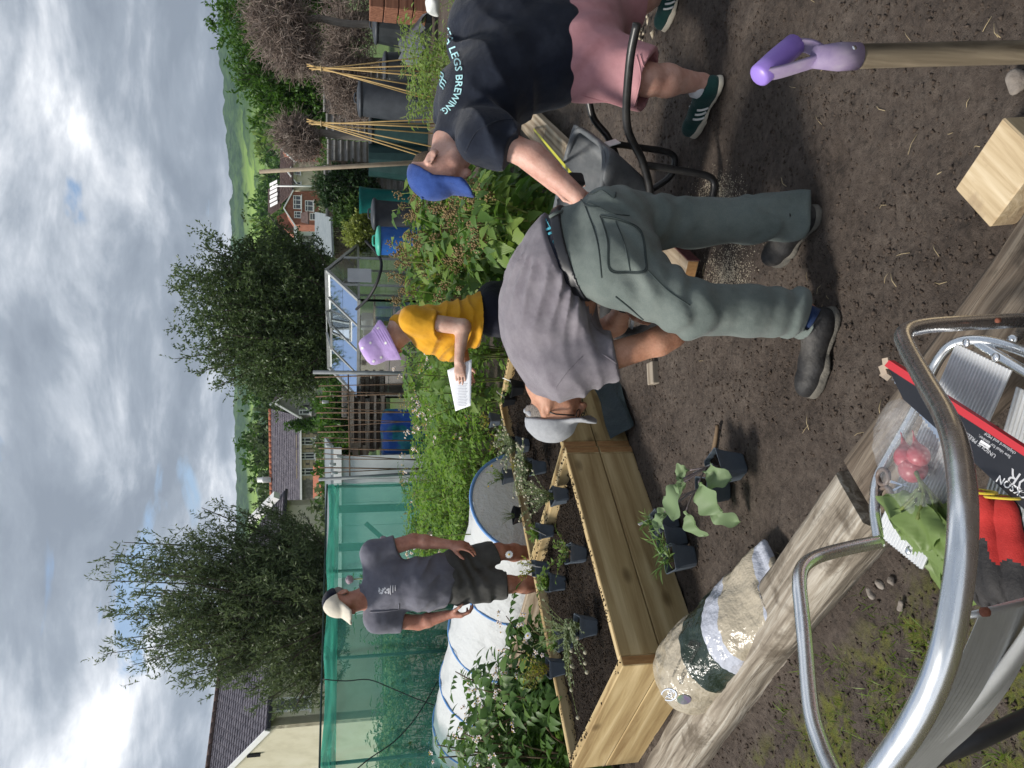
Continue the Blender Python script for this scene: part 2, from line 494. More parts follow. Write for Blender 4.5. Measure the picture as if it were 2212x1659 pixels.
        vid = np.full(tuple(n - 1), -1, np.int32); vid[act[:, 0], act[:, 1], act[:, 2]] = np.arange(len(act))
        fs = []
        for a in range(3):
            b, c = (a + 1) % 3, (a + 2) % 3
            sA = [slice(1, -1)] * 3; sB = [slice(1, -1)] * 3; sA[a] = slice(0, -1); sB[a] = slice(1, None)
            A, B = ins[tuple(sA)], ins[tuple(sB)]
            p = np.argwhere(A != B)
            if not len(p): continue
            sg = A[p[:, 0], p[:, 1], p[:, 2]]
            p = p + 1; p[:, a] -= 1
            eb = np.zeros(3, int); eb[b] = 1; ec = np.zeros(3, int); ec[c] = 1
            q = np.stack([vid[tuple((p - d).T)] for d in (0 * eb, eb, eb + ec, ec)], 1)
            q[~sg] = q[~sg][:, ::-1]; fs.append(q)
        f = np.concatenate(fs); f = f[(f >= 0).all(1)]
        for _ in range(smooth):
            sm = np.zeros_like(v); w = np.zeros(len(v))
            for i in range(4):
                for j in ((i + 1) % 4, (i + 3) % 4):
                    np.add.at(sm, f[:, i], v[f[:, j]]); np.add.at(w, f[:, i], 1)
            v = v * 0.45 + 0.55 * sm / np.maximum(w, 1)[:, None]
        return v, f
    def build(s, name, m, parent=None, smooth=2):
        v, f = s.arrays(smooth)
        me = fast_mesh(name, v, f[:, ::-1] * 1 if False else f, True)
        for q in (m if isinstance(m, (list, tuple)) else [m]): me.materials.append(q)
        return link(name, me, parent)
def bvh_of(o):
    me = o.data; M = o.matrix_world
    return BVHTree.FromPolygons([tuple(v.co) for v in me.vertices], [tuple(p.vertices) for p in me.polygons])
CAMP = Vector((0, 0, CH))
def hit(bvh, x, y, off=0.003):
    """where the line of sight through a photo pixel meets a surface already built"""
    d = ray(x, y).normalized(); p, n, i, t = bvh.ray_cast(CAMP, d)
    if p is None: return None
    if n.dot(d) > 0: n = -n
    return p + n * off
def seam(bvh, pxs, r=0.0025, name='seam', m=None, parent=None, n=8, closed=False, lift=0.001):
    pts = [Vector((a, b, 0)) for a, b in pxs]; q = [hit(bvh, p.x, p.y, lift) for p in catmull(pts, n, closed)]
    q = [p for p in q if p is not None]
    if len(q) < 2: return None
    return MB().tube(q, r, 5).build(name, m, parent)
def text_mesh(s, size=1.0, bold=0.0):
    c = bpy.data.curves.new('txt', 'FONT'); c.body = s; c.size = size; c.align_x = 'CENTER'; c.offset = bold; c.resolution_u = 2
    o = bpy.data.objects.new('txt', c); COL.objects.link(o)
    dg = bpy.context.evaluated_depsgraph_get(); me = bpy.data.meshes.new_from_object(o.evaluated_get(dg))
    bpy.data.objects.remove(o); bpy.data.curves.remove(c); return me
def subdiv_mesh(me, cuts):
    bm = bmesh.new(); bm.from_mesh(me); bmesh.ops.triangulate(bm, faces=bm.faces[:])
    for _ in range(cuts): bmesh.ops.subdivide_edges(bm, edges=[e for e in bm.edges if e.calc_length() > 0.12], cuts=1)
    bm.to_mesh(me); bm.free(); return me
def decal(bvh, me, fn, name, m, parent=None, off=0.003):
    """lay a flat print (mesh in xy) on a surface: fn maps (x, y) -> photo pixel"""
    ok = True
    for v in me.vertices:
        a, b = fn(v.co.x, v.co.y); p = hit(bvh, a, b, off)
        if p is None: ok = False; p = Vector((0, 0, -50))
        v.co = p
    if not ok:
        bm = bmesh.new(); bm.from_mesh(me); bmesh.ops.delete(bm, geom=[v for v in bm.verts if v.co.z < -40], context='VERTS'); bm.to_mesh(me); bm.free()
    me.materials.clear(); me.materials.append(m); return link(name, me, parent)
# ================================================================== setting: ground, hills
def gz(x, y):
    x = np.asarray(x, float); y = np.asarray(y, float)
    r = np.sqrt(x * x + y * y)
    z = 0.012 * np.clip(r - 9, 0, 30) + 0.03 * np.clip(r - 39, 0, 400)
    near = np.clip((11 - r) / 4, 0, 1)
    z = z + near * (0.012 * fbm(x * 4.1, y * 4.1, 0.3 + 0 * x, 3) + 0.011 * fbm(x * 15, y * 15, 1.7 + 0 * x, 3))
    dd = (x + 0.30) * 0.69 + (y - 2.03) * 0.724          # distance beyond the old timbers (towards the beds)
    z = z + np.where(r < 20, -0.05 * np.clip(-dd / 0.25, 0, 1), 0)
    return z
def gz1(x, y): return float(gz(np.array([x]), np.array([y]))[0])
def soilmat():
    m, t, out = _nodes('garden_soil')
    b = t.nodes.new('ShaderNodeBsdfPrincipled'); _set(b, 'Roughness', 0.85); _set(b, 'Specular IOR Level', 0.35)
    v = coords(t)
    big = noise_node(t, v, 2.2, 6, 0.6); fine = noise_node(t, v, 34, 6, 0.7)
    mx = t.nodes.new('ShaderNodeMath'); mx.operation = 'MULTIPLY_ADD'; mx.inputs[1].default_value = 0.5
    hf = t.nodes.new('ShaderNodeMath'); hf.operation = 'MULTIPLY'; hf.inputs[1].default_value = 0.5
    t.links.new(big, hf.inputs[0]); t.links.new(fine, mx.inputs[0]); t.links.new(hf.outputs[0], mx.inputs[2])
    col = ramp_node(t, mx.outputs[0], [(0.034, 0.025, 0.019), (0.072, 0.054, 0.043), (0.100, 0.078, 0.063), (0.150, 0.121, 0.100)], [0.36, 0.46, 0.55, 0.68])
    pit = ramp_node(t, noise_node(t, v, 48, 8, 0.75), [(.50,) * 3, (1,) * 3, (1.08,) * 3], [0.38, 0.46, 0.62])
    mpit = t.nodes.new('ShaderNodeMix'); mpit.data_type = 'RGBA'; mpit.blend_type = 'MULTIPLY'; mpit.inputs[0].default_value = 1.0; t.links.new(col, mpit.inputs[6]); t.links.new(pit, mpit.inputs[7]); col = mpit.outputs[2]
    sp = t.nodes.new('ShaderNodeSeparateXYZ'); t.links.new(v, sp.inputs[0])
    def mth(op, a, b_=None):
        n = t.nodes.new('ShaderNodeMath'); n.operation = op
        for i, q in enumerate((a, b_)):
            if q is None: continue
            if isinstance(q, (int, float)): n.inputs[i].default_value = q
            else: t.links.new(q, n.inputs[i])
        return n.outputs[0]
    # moss on the trodden ground on the near side of the old timbers
    side = mth('ADD', mth('MULTIPLY', mth('ADD', sp.outputs[0], 0.40), 0.69), mth('MULTIPLY', mth('ADD', sp.outputs[1], -1.85), 0.724))
    left = mth('MULTIPLY', mth('ADD', sp.outputs[0], 0.25), -2.2)
    mossn = noise_node(t, v, 7, 6, 0.68)
    mk = t.nodes.new('ShaderNodeMapRange'); mk.inputs['From Min'].default_value = 0.48; mk.inputs['From Max'].default_value = 0.60
    t.links.new(mossn, mk.inputs['Value'])
    sm = t.nodes.new('ShaderNodeMapRange'); sm.inputs['From Min'].default_value = 0.0; sm.inputs['From Max'].default_value = -0.12
    t.links.new(side, sm.inputs['Value'])
    lm = t.nodes.new('ShaderNodeMapRange'); lm.inputs['From Min'].default_value = 0.0; lm.inputs['From Max'].default_value = 1.0
    t.links.new(left, lm.inputs['Value'])
    mask = mth('MULTIPLY', mth('MULTIPLY', mk.outputs[0], sm.outputs[0]), lm.outputs[0])
    mc = t.nodes.new('ShaderNodeMix'); mc.data_type = 'RGBA'; t.links.new(mask, mc.inputs[0]); t.links.new(col, mc.inputs[6])
    mossc = ramp_node(t, noise_node(t, v, 45, 4), [(0.035, 0.04, 0.012), (0.14, 0.14, 0.022), (0.09, 0.12, 0.025)], [0.3, 0.5, 0.7])
    t.links.new(mossc, mc.inputs[7]); col = mc.outputs[2]
    # grass far off
    fr = t.nodes.new('ShaderNodeMapRange'); fr.inputs['From Min'].default_value = 16; fr.inputs['From Max'].default_value = 26
    t.links.new(sp.outputs[1], fr.inputs['Value'])
    mg = t.nodes.new('ShaderNodeMix'); mg.data_type = 'RGBA'; t.links.new(fr.outputs[0], mg.inputs[0]); t.links.new(col, mg.inputs[6])
    t.links.new(ramp_node(t, noise_node(t, v, 0.6, 6), [(0.05, 0.09, 0.02), (0.09, 0.14, 0.035)]), mg.inputs[7]); col = mg.outputs[2]
    t.links.new(col, b.inputs['Base Color'])
    n1_ = bump_node(t, noise_node(t, v, 22, 8, 0.72), 0.026)
    n2_ = bump_node(t, noise_node(t, v, 120, 5, 0.7), 0.005, 1.0, n1_)
    t.links.new(n2_, b.inputs['Normal'])
    t.links.new(b.outputs[0], out.inputs[0]); return m
M_soil = soilmat()
def axis_pts(lo, hi, step, far, n):
    a = np.arange(lo, hi, step); g = (np.linspace(0, 1, n) ** 3)[1:]
    return np.concatenate([(lo - g * (far + lo))[::-1], a, hi + g * (far - hi)])
gx = axis_pts(-2.6, 2.9, 0.022, 1500, 34)
gy = np.concatenate([np.linspace(-60, 0.6, 14)[:-1], np.arange(0.6, 5.2, 0.022), 5.2 + (np.linspace(0, 1, 60)[1:] ** 3) * 1500])
GX, GY = np.meshgrid(gx, gy, indexing='ij')
GZ = gz(GX, GY)
nx_, ny_ = GX.shape
idx = np.arange(nx_ * ny_).reshape(nx_, ny_)
q4 = np.stack([idx[:-1, :-1], idx[1:, :-1], idx[1:, 1:], idx[:-1, 1:]], -1).reshape(-1, 4)
me = fast_mesh('ground', np.stack([GX, GY, GZ], -1).reshape(-1, 3), q4, True); me.materials.append(M_soil)
ground = tag(link('ground', me), 'trodden dark brown allotment soil with moss and litter', None, kind='structure')

def hillmat():
    m, t, out = _nodes('hillside')
    b = t.nodes.new('ShaderNodeBsdfPrincipled'); _set(b, 'Roughness', 0.95); _set(b, 'Specular IOR Level', 0.05)
    v = coords(t)
    a = t.nodes.new('ShaderNodeAttribute'); a.attribute_name = 'wood'; a.attribute_type = 'GEOMETRY'
    trees = ramp_node(t, noise_node(t, v, 0.09, 6, 0.7), [(0.012, 0.035, 0.012), (0.03, 0.07, 0.022), (0.06, 0.11, 0.03)], [0.35, 0.5, 0.65])
    field = ramp_node(t, noise_node(t, v, 0.012, 5, 0.6), [(0.14, 0.24, 0.04), (0.24, 0.35, 0.07), (0.18, 0.30, 0.05)], [0.35, 0.5, 0.65])
    mc = t.nodes.new('ShaderNodeMix'); mc.data_type = 'RGBA'; t.links.new(a.outputs['Fac'], mc.inputs[0])
    t.links.new(field, mc.inputs[6]); t.links.new(trees, mc.inputs[7]); t.links.new(mc.outputs[2], b.inputs['Base Color'])
    t.links.new(b.outputs[0], out.inputs[0]); return m
M_hill = hillmat()
azs = np.linspace(R(-42), R(42), 560); rs_ = np.concatenate([np.linspace(170, 420, 60), np.linspace(428, 1250, 150)[0:], [1400, 2200]])
AZ, RR = np.meshgrid(azs, rs_, indexing='ij')
px = 829.5 - np.tan(AZ) * F                           # photo row of that bearing
crest = np.interp(px, [-700, 0, 130, 300, 420, 600, 900, 1080, 1300, 1700, 2400], [9.6, 9.05, 8.95, 8.55, 8.2, 8.15, 7.95, 7.8, 8.3, 9.0, 9.6])
tt = np.clip((RR - 170) / 1080, 0, 1)
HZ = 3 + (1250 * np.tan(np.radians(crest)) * np.cos(AZ) * 0.98 + 1.5 - 3) * (0.30 * tt + 0.70 * tt ** 1.5)
HZ = np.where(RR > 1260, HZ - (RR - 1250) * 0.1, HZ)
HX, HY = RR * np.sin(AZ), RR * np.cos(AZ)
wn_ = fbm(HX * 0.0065, HY * 0.0052, 0 * HX + 5.5, 4)
elev = np.degrees(np.arctan2(HZ - 1.5, RR * 1.0))
wood = np.clip((wn_ + 0.04) * 7, 0, 1)
green_band = np.exp(-((elev - 5.7) / 0.62) ** 2) * np.clip((620 - px) / 90, 0, 1) * np.clip((px - 220) / 60, 0, 1)
wood = np.clip(wood * (1 - 0.92 * green_band) + np.clip((elev - 6.6) / 0.6, 0, 1) * 0.85 * np.clip((wn_ + 0.75) * 3, 0, 1), 0, 1)
spots = np.clip((fbm(HX * 0.05, HY * 0.05, 0 * HX + 2.2, 2) - 0.55) * 8, 0, 1); wood = np.maximum(wood, spots * 0.9)
HZ = HZ + wood * (3.5 + 3.0 * fbm(HX * 0.07, HY * 0.07, 0 * HX + 9.1, 3))
n0, n1_ = HX.shape
idx = np.arange(n0 * n1_).reshape(n0, n1_)
q4 = np.stack([idx[:-1, :-1], idx[1:, :-1], idx[1:, 1:], idx[:-1, 1:]], -1).reshape(-1, 4)
me = fast_mesh('hills', np.stack([HX, HY, HZ], -1).reshape(-1, 3), q4[:, ::-1], True); me.materials.append(M_hill)
at_ = me.attributes.new('wood', 'FLOAT', 'POINT'); at_.data.foreach_set('value', wood.astype(np.float32).ravel())
tag(link('hills', me), 'wooded valley side with bright green fields', None, kind='structure')

# ================================================================== common materials
M_pine = woodmat('new_pine', (0.25, 0.160, 0.068), (0.43, 0.315, 0.155), (0.57, 0.445, 0.25), 'X', 1.0, 0.7, 0.003, stain=None)
M_pine_dirty = woodmat('muddy_pine', (0.22, 0.145, 0.06), (0.36, 0.265, 0.125), (0.47, 0.365, 0.19), 'X', 1.0, 0.75, 0.003, stain=(0.05, 0.04, 0.03))
M_endgrain = mat('end_grain', [(0.26, 0.13, 0.05), (0.42, 0.24, 0.10)], scale=60, rough=0.85, stretch=(1, 1, 0.3), bump=0.003)
M_oldwood = woodmat('weathered_timber', (0.10, 0.08, 0.06), (0.28, 0.24, 0.19), (0.48, 0.44, 0.375), 'X', 1.6, 0.9, 0.012, knots=False, stain=(0.11, 0.088, 0.065), ring=.03)
M_oldwood2 = woodmat('damp_weathered_timber', (0.05, 0.038, 0.028), (0.13, 0.10, 0.075), (0.24, 0.20, 0.155), 'X', 1.6, 0.9, 0.012, knots=False, stain=(0.05, 0.04, 0.03), ring=.03)
M_board = woodmat('scaffold_board', (0.17, 0.125, 0.08), (0.33, 0.26, 0.185), (0.45, 0.38, 0.285), 'X', 1.3, 0.85, 0.004, knots=False, stain=(0.12, 0.09, 0.06))
M_compost = mat('dark_compost', [(0.008, 0.006, 0.005), (0.022, 0.016, 0.012), (0.045, 0.034, 0.025)], scale=60, rough=0.95, bump=0.02, bscale=90, spec=0.15)
M_pot = mat('grey_plastic_pot', [(0.075, 0.093, 0.118), (0.10, 0.122, 0.150)], scale=20, rough=0.45, spec=0.45)
M_potblack = mat('black_plastic_pot', [(0.012, 0.013, 0.015)], rough=0.4, spec=0.45)
M_white = mat('white_plastic', [(0.78, 0.78, 0.76)], rough=0.4, spec=0.4)
M_ink = mat('black_ink', [(0.02, 0.02, 0.02)], rough=0.7)
M_alu = mat('brushed_aluminium', [(0.80, 0.81, 0.82), (0.90, 0.91, 0.92)], scale=30, rough=0.27, metal=1.0, stretch=(0.3, 3, 3), rvar=0.07)
M_alu_t = mat('cast_aluminium_tread', [(0.62, 0.63, 0.64), (0.76, 0.77, 0.78)], scale=14, rough=0.42, metal=.55, spec=.6)
M_blackmetal = mat('black_painted_steel', [(0.012, 0.012, 0.013), (0.03, 0.029, 0.028)], scale=25, rough=0.38, spec=0.5)
M_stem = mat('green_stem', [(0.10, 0.14, 0.035), (0.18, 0.21, 0.06)], scale=9, rough=0.6)
M_redstem = mat('reddish_stem', [(0.10, 0.055, 0.045), (0.16, 0.13, 0.06)], scale=9, rough=0.6)
M_brownstem = mat('brown_stem', [(0.10, 0.065, 0.04), (0.20, 0.14, 0.085)], scale=20, rough=0.8)

def board(a, b, w, h, name, parent, m, end=True, up=Z_, bev=0.004, sag=0.0):
    """sawn board from a to b as its own object, grain along its local X, end grain on its ends"""
    a, b = Vector(a), Vector(b); x = (b - a); L = x.length; x.normalize(); y = Vector(up).cross(x).normalized(); z = x.cross(y)
    mb = MB(); mb.box((0, 0, 0), (L, w, h), bev=bev)
    me = mb.mesh(name, [m, M_endgrain])
    for p in me.polygons:
        if abs(p.normal.x) > 0.9 and end: p.material_index = 1
    o = link(name, me, None)
    o.matrix_basis = Matrix.Translation((a + b) / 2) @ Matrix((x, y, z)).transposed().to_4x4()
    if parent is not None:
        o.parent = parent; o.matrix_parent_inverse = wmat(parent).inverted()
    return o
# ================================================================== raised beds
BH = 0.39; TH = 0.047; SOIL = 0.345
N_ = Vector((-1.227, 3.171, 0)); L1, WD, L2 = 1.275, 1.17, 1.50
def raised_bed(org, L, label, dirty, soil_seed):
    t = thing('raised_bed', label, 'raised bed'); hb = BH / 2
    for k in range(2):
        z = hb * k + hb / 2 + 0.001 * k; hh = hb - 0.003
        m = M_pine_dirty if dirty else M_pine
        # short ends overlap the long sides
        for s in (0, 1):
            p = org + U_ * (TH / 2 + s * (L - TH)) + Z_ * z
            board(p, p + W_ * WD, TH, hh, 'board', t, M_pine if not (dirty and s == 0) else m)
            q = org + W_ * (TH / 2 + s * (WD - TH)) + Z_ * z + U_ * (TH + 0.001)
            board(q, q + U_ * (L - 2 * TH - 0.002), TH - 0.002, hh, 'board', t, m if s == 0 else M_pine)
    ns = 46; rows = []
    for i in range(ns):
        r_ = []
        for j in range(ns):
            p = org + U_ * (TH + (L - 2 * TH) * i / (ns - 1)) + W_ * (TH + (WD - 2 * TH) * j / (ns - 1))
            e = min(i, j, ns - 1 - i, ns - 1 - j) / 4.0
            zc = SOIL - 0.012 + 0.03 * vnoise(np.array([p.x * 6 + soil_seed]), np.array([p.y * 6]), np.array([0.5]))[0] * min(1, e) + 0.012 * vnoise(np.array([p.x * 31]), np.array([p.y * 31]), np.array([soil_seed]))[0]
            r_.append((p.x, p.y, float(zc)))
        rows.append(r_)
    MB().grid(rows).build('compost', M_compost, t)
    return t
bed1 = raised_bed(N_, L1, 'square raised bed of new pine boards nearest the compost bag, filled with compost', False, 1.0)
bed2 = raised_bed(N_ + U_ * (L1 + 0.006) + W_ * 0.012, L2, 'muddier raised bed of pine boards behind the bent man in the grey shirt', True, 4.0)
# crumbs of compost lying on the top edges
def crumbs(name, pts, smin, smax, m, label, parent=None, flat=0.7):
    n = len(pts); pts = np.asarray(pts)
    base = np.array([(1, 0, 0), (-0.5, 0.87, 0), (-0.5, -0.87, 0), (0.1, 0, 0.9), (0, 0.1, -0.6)])
    fc = np.array([(0, 1, 3), (1, 2, 3), (2, 0, 3), (1, 0, 4), (2, 1, 4), (0, 2, 4)])
    s = rng.uniform(smin, smax, n) * rng.uniform(0.5, 1, n); an = rng.uniform(0, 6.28, n)
    b = base[None] * rng.uniform(0.6, 1.3, (n, 5, 3)) * s[:, None, None]
    c, d = np.cos(an)[:, None], np.sin(an)[:, None]
    v = np.stack([b[..., 0] * c - b[..., 1] * d, b[..., 0] * d + b[..., 1] * c, b[..., 2] * flat], -1) + pts[:, None, :]
    f = (fc[None] + (np.arange(n) * 5)[:, None, None]).reshape(-1, 3)
    me = fast_mesh(name, v.reshape(-1, 3), f); me.materials.append(m); o = link(name, me, parent)
    return tag(o, label, None, kind='stuff')
pp = []
for org, L in ((N_, L1), (N_ + U_ * (L1 + 0.006), L2)):
    for k in range(900):
        s = random.random(); e = random.choice((0, 0, 1, 2, 3)); d = random.uniform(0.004, TH) * (1 if random.random() < .7 else .5)
        d = TH - d * random.random() ** 0.5 if random.random() < .8 else d
        if vnoise(np.array([s * 9.0 + e * 7]), np.array([L * 3]), np.array([0.2]))[0] < random.uniform(-.5, .6): continue
        if e == 0: p = org + W_ * d + U_ * s * L
        elif e == 1: p = org + W_ * (WD - d) + U_ * s * L
        elif e == 2: p = org + U_ * d + W_ * s * WD
        else: p = org + U_ * (L - d) + W_ * s * WD
        pp.append((p.x, p.y, BH + 0.001))
crumbs('compost_crumbs', pp, 0.003, 0.010, M_compost, 'dark compost crumbs on the rims of the raised beds')
pp = []
for org, L in ((N_, L1), (N_ + U_ * (L1 + 0.006), L2)):
    for k in range(5200):
        p = org + U_ * random.uniform(TH, L - TH) + W_ * random.uniform(TH, WD - TH); pp.append((p.x, p.y, SOIL - 0.006 + random.uniform(-.012, .018)))
M_crumb = mat('compost_lumps', [(0.008, 0.006, 0.005), (0.022, 0.016, 0.012), (0.045, 0.033, 0.024)], scale=40, rough=1.0, spec=0.1)
crumbs('compost_lumps', pp, 0.004, 0.011, M_crumb, 'loose dark compost filling the raised beds')

# ================================================================== old timbers edging the path
def old_timber(a, b, w, h, label, m, seed):
    a, b = Vector(a), Vector(b); d = (b - a); L = d.length; x = d.normalized(); y = Z_.cross(x)
    ns, nr = 70, 14; rows = []
    for i in range(ns):
        s = i / (ns - 1); r_ = []
        for j in range(nr + 1):
            an = 2 * math.pi * j / nr; c, q = math.cos(an), math.sin(an)
            sx = abs(c) ** 0.35 * (1 if c > 0 else -1) * w / 2; sz = abs(q) ** 0.35 * (1 if q > 0 else -1) * h / 2
            nn = float(fbm(np.array([s * L * 3 + seed]), np.array([math.cos(an) * 1.3]), np.array([math.sin(an) * 1.3]), 4)[0])
            k = 1 + 0.10 * nn
            if j == nr: r_.append(r_[0]); continue
            p = a + d * s + y * (sx * k + 0.02 * math.sin(s * 5 + seed)) + Z_ * (h / 2 + sz * k); r_.append(tuple(p))
        rows.append(r_)
    mb = MB().grid(rows); mb.poly([Vector(q) for q in rows[0][:-1]][::-1]); mb.poly([Vector(q) for q in rows[-1][:-1]])
    me = mb.mesh('old_timber', [m])
    # local frame along the grain for the wood pattern
    Mx = Matrix.Translation(a) @ Matrix((x, y, Z_)).transposed().to_4x4()
    me.transform(Mx.inverted()); o = link('old_timber', me); o.matrix_world = Mx
    return tag(o, label, 'timber', 'old timbers edging the path')
SJ = Vector((-0.315, 1.985, -0.045))
old_timber(SJ + W_ * 0.02, SJ + W_ * 2.9, 0.20, 0.17, 'pale weathered timber edging the path beside the compost bag', M_oldwood, 3.0)
old_timber(SJ - W_ * 0.035 - U_ * 0.02, SJ - W_ * 2.3 - U_ * 0.02, 0.20, 0.165, 'darker damp weathered timber running under the ladder to the wood offcut', M_oldwood2, 8.0)

# ================================================================== compost bag
def bagmat():
    m, t, out = _nodes('printed_bag_film')
    b = t.nodes.new('ShaderNodeBsdfPrincipled'); _set(b, 'Roughness', 0.26); _set(b, 'Specular IOR Level', 0.5)
    v = coords(t)
    sp = t.nodes.new('ShaderNodeSeparateXYZ'); t.links.new(v, sp.inputs[0])
    # printed bands along the bag (local x): hessian tan, dark green middle, pale strip, tan flap
    nz = noise_node(t, v, 6, 4)
    ma = t.nodes.new('ShaderNodeMath'); ma.operation = 'MULTIPLY_ADD'; ma.inputs[1].default_value = 0.10; t.links.new(nz, ma.inputs[0]); 
    s2 = t.nodes.new('ShaderNodeMath'); s2.operation = 'MULTIPLY_ADD'; s2.inputs[1].default_value = -0.35; t.links.new(sp.outputs[1], s2.inputs[0]); t.links.new(sp.outputs[0], s2.inputs[2])
    t.links.new(s2.outputs[0], ma.inputs[2])
    mr = t.nodes.new('ShaderNodeMapRange'); mr.inputs['From Min'].default_value = 0.0; mr.inputs['From Max'].default_value = 1.0
    t.links.new(ma.outputs[0], mr.inputs['Value'])
    tan, grn, pal = (0.42, 0.365, 0.275), (0.018, 0.032, 0.022), (0.46, 0.48, 0.55)
    rr = t.nodes.new('ShaderNodeValToRGB'); rr.color_ramp.interpolation = 'CONSTANT'
    el = rr.color_ramp.elements; el[0].position = 0; el[0].color = rgba((0.09, 0.13, 0.10)); el[1].position = 0.06; el[1].color = rgba(tan)
    for p, c in ((0.44, grn), (0.60, pal), (0.68, tan), (0.90, pal), (0.97, tan)):
        q = el.new(p); q.color = rgba(c)
    t.links.new(mr.outputs[0], rr.inputs[0])
    w = t.nodes.new('ShaderNodeTexWave'); w.inputs['Scale'].default_value = 90; w.bands_direction = 'DIAGONAL'; t.links.new(v, w.inputs['Vector'])
    mm = t.nodes.new('ShaderNodeMix'); mm.data_type = 'RGBA'; mm.blend_type = 'MULTIPLY'; mm.inputs[0].default_value = 0.22
    t.links.new(rr.outputs[0], mm.inputs[6]); t.links.new(w.outputs[0], mm.inputs[7])
    t.links.new(mm.outputs[2], b.inputs['Base Color'])
    t.links.new(bump_node(t, noise_node(t, v, 12, 4, 0.5, 0.0), 0.03), b.inputs['Normal'])
    t.links.new(b.outputs[0], out.inputs[0]); return m
M_bag = bagmat()
A_, B_ = Vector((-1.215, 3.02, 0.15)), Vector((-0.80, 2.60, 0.10))
bx = (B_ - A_).normalized(); by = Z_.cross(bx).normalized(); bzv = bx.cross(by)
fb = Field((-1.62, 2.35, -0.05), (-0.5, 3.4, 0.45), 0.007)
rb = Matrix((bx, by, bzv)).transposed()
fb.ell(A_ + bx * 0.10, (0.235, 0.162, 0.150), rb, 0.05)
fb.ell(A_ + bx * 0.34 - Z_ * 0.02, (0.23, 0.160, 0.125), rb, 0.08)
fb.ell(A_ - bx * 0.02, (0.13, 0.16, 0.13), rb, 0.05)
fb.rbox(B_ - bx * 0.02 - Z_ * 0.02, (0.14, 0.145, 0.05), rb, 0.045, 0.08)
fb.rbox(B_ + bx * 0.13 - Z_ * 0.02, (0.06, 0.14, 0.012), rb, 0.01, 0.04)
fb.disp(lambda x, y, z: 0.013 * np.abs(fbm(x * 8 + 2 * fbm(x * 3, y * 3, z * 3, 2), y * 8, z * 6, 3)) - 0.006 + 0.003 * np.abs(vnoise(x * 30, y * 30, z * 20)))
bag = thing('compost_bag', 'bulging tan and dark green plastic compost bag lying beside the bed corner', 'bag', (A_.x, A_.y, 0))
bo = fb.build('bag_body', M_bag, bag)
MX = Matrix.Translation(A_ - bx * 0.16) @ rb.to_4x4(); bo.data.transform(MX.inverted())
bo.matrix_parent_inverse = wmat(bag).inverted(); bo.matrix_basis = MX
bm_ = bo.data.copy(); bm_.transform(MX); bagb = BVHTree.FromPolygons([tuple(v.co) for v in bm_.vertices], [tuple(p.vertices) for p in bm_.polygons])
def place(o, parent):
    o.parent = parent; o.matrix_parent_inverse = wmat(parent).inverted(); return o
M_bagink = mat('dark_print', [(0.035, 0.035, 0.03)], rough=0.4); M_bagblue = mat('pale_print', [(0.55, 0.60, 0.70)], rough=0.35)
M_bagpurple = mat('violet_print', [(0.12, 0.07, 0.16), (0.10, 0.20, 0.08)], scale=16, rough=0.35)
def bag_text(s, px, py, size, ang, m, name='printed_words'):
    c, d = math.cos(ang), math.sin(ang)
    o = decal(bagb, subdiv_mesh(text_mesh(s), 2), lambda a, b: (px + size * (a * d - b * c), py - size * (a * c + b * d)) if False else (px + size * (-b * c - a * d), py + size * (-a * c + b * d)), name, m, None, 0.004)
    return place(o, bag)
bag_text('50L', 1444, 1497, 15, R(150), M_bagblue)
bag_text('COMP', 1472, 1458, 13, R(155), M_bagink)
bag_text('Ready to plant', 1462, 1440, 8, R(155), M_bagink)
bag_text('GROWING', 1500, 1408, 10, R(150), M_bagink)
bag_text('MULTI PURPOSE', 1640, 1287, 8, R(210), M_bagink)
bag_text('50L', 1488, 1390, 11, R(150), M_bagink)
def disc_mesh(n=24, r=1.0, r2=0.0):
    mb = MB()
    for k in range(n):
        a, b = 2 * math.pi * k / n, 2 * math.pi * (k + 1) / n
        mb.poly([(r2 * math.cos(a), r2 * math.sin(a), 0), (r * math.cos(a), r * math.sin(a), 0), (r * math.cos(b), r * math.sin(b), 0), (r2 * math.cos(b), r2 * math.sin(b), 0)])
    return mb.mesh('ring', [M_ink])
place(decal(bagb, disc_mesh(24, 17, 14), lambda a, b: (1446 + a, 1500 + b * .8), 'printed_ring', M_bagblue, None, 0.0035), bag)
place(decal(bagb, disc_mesh(20, 15, 0.1), lambda a, b: (1478 + a, 1510 + b * .7), 'printed_patch', M_bagpurple, None, 0.0035), bag)
for rr_ in (12, 8, 4): place(decal(bagb, disc_mesh(20, rr_, rr_ - 1.5), lambda a, b: (1500 + a, 1393 + b * .8), 'printed_ring', M_bagink, None, 0.0035), bag)

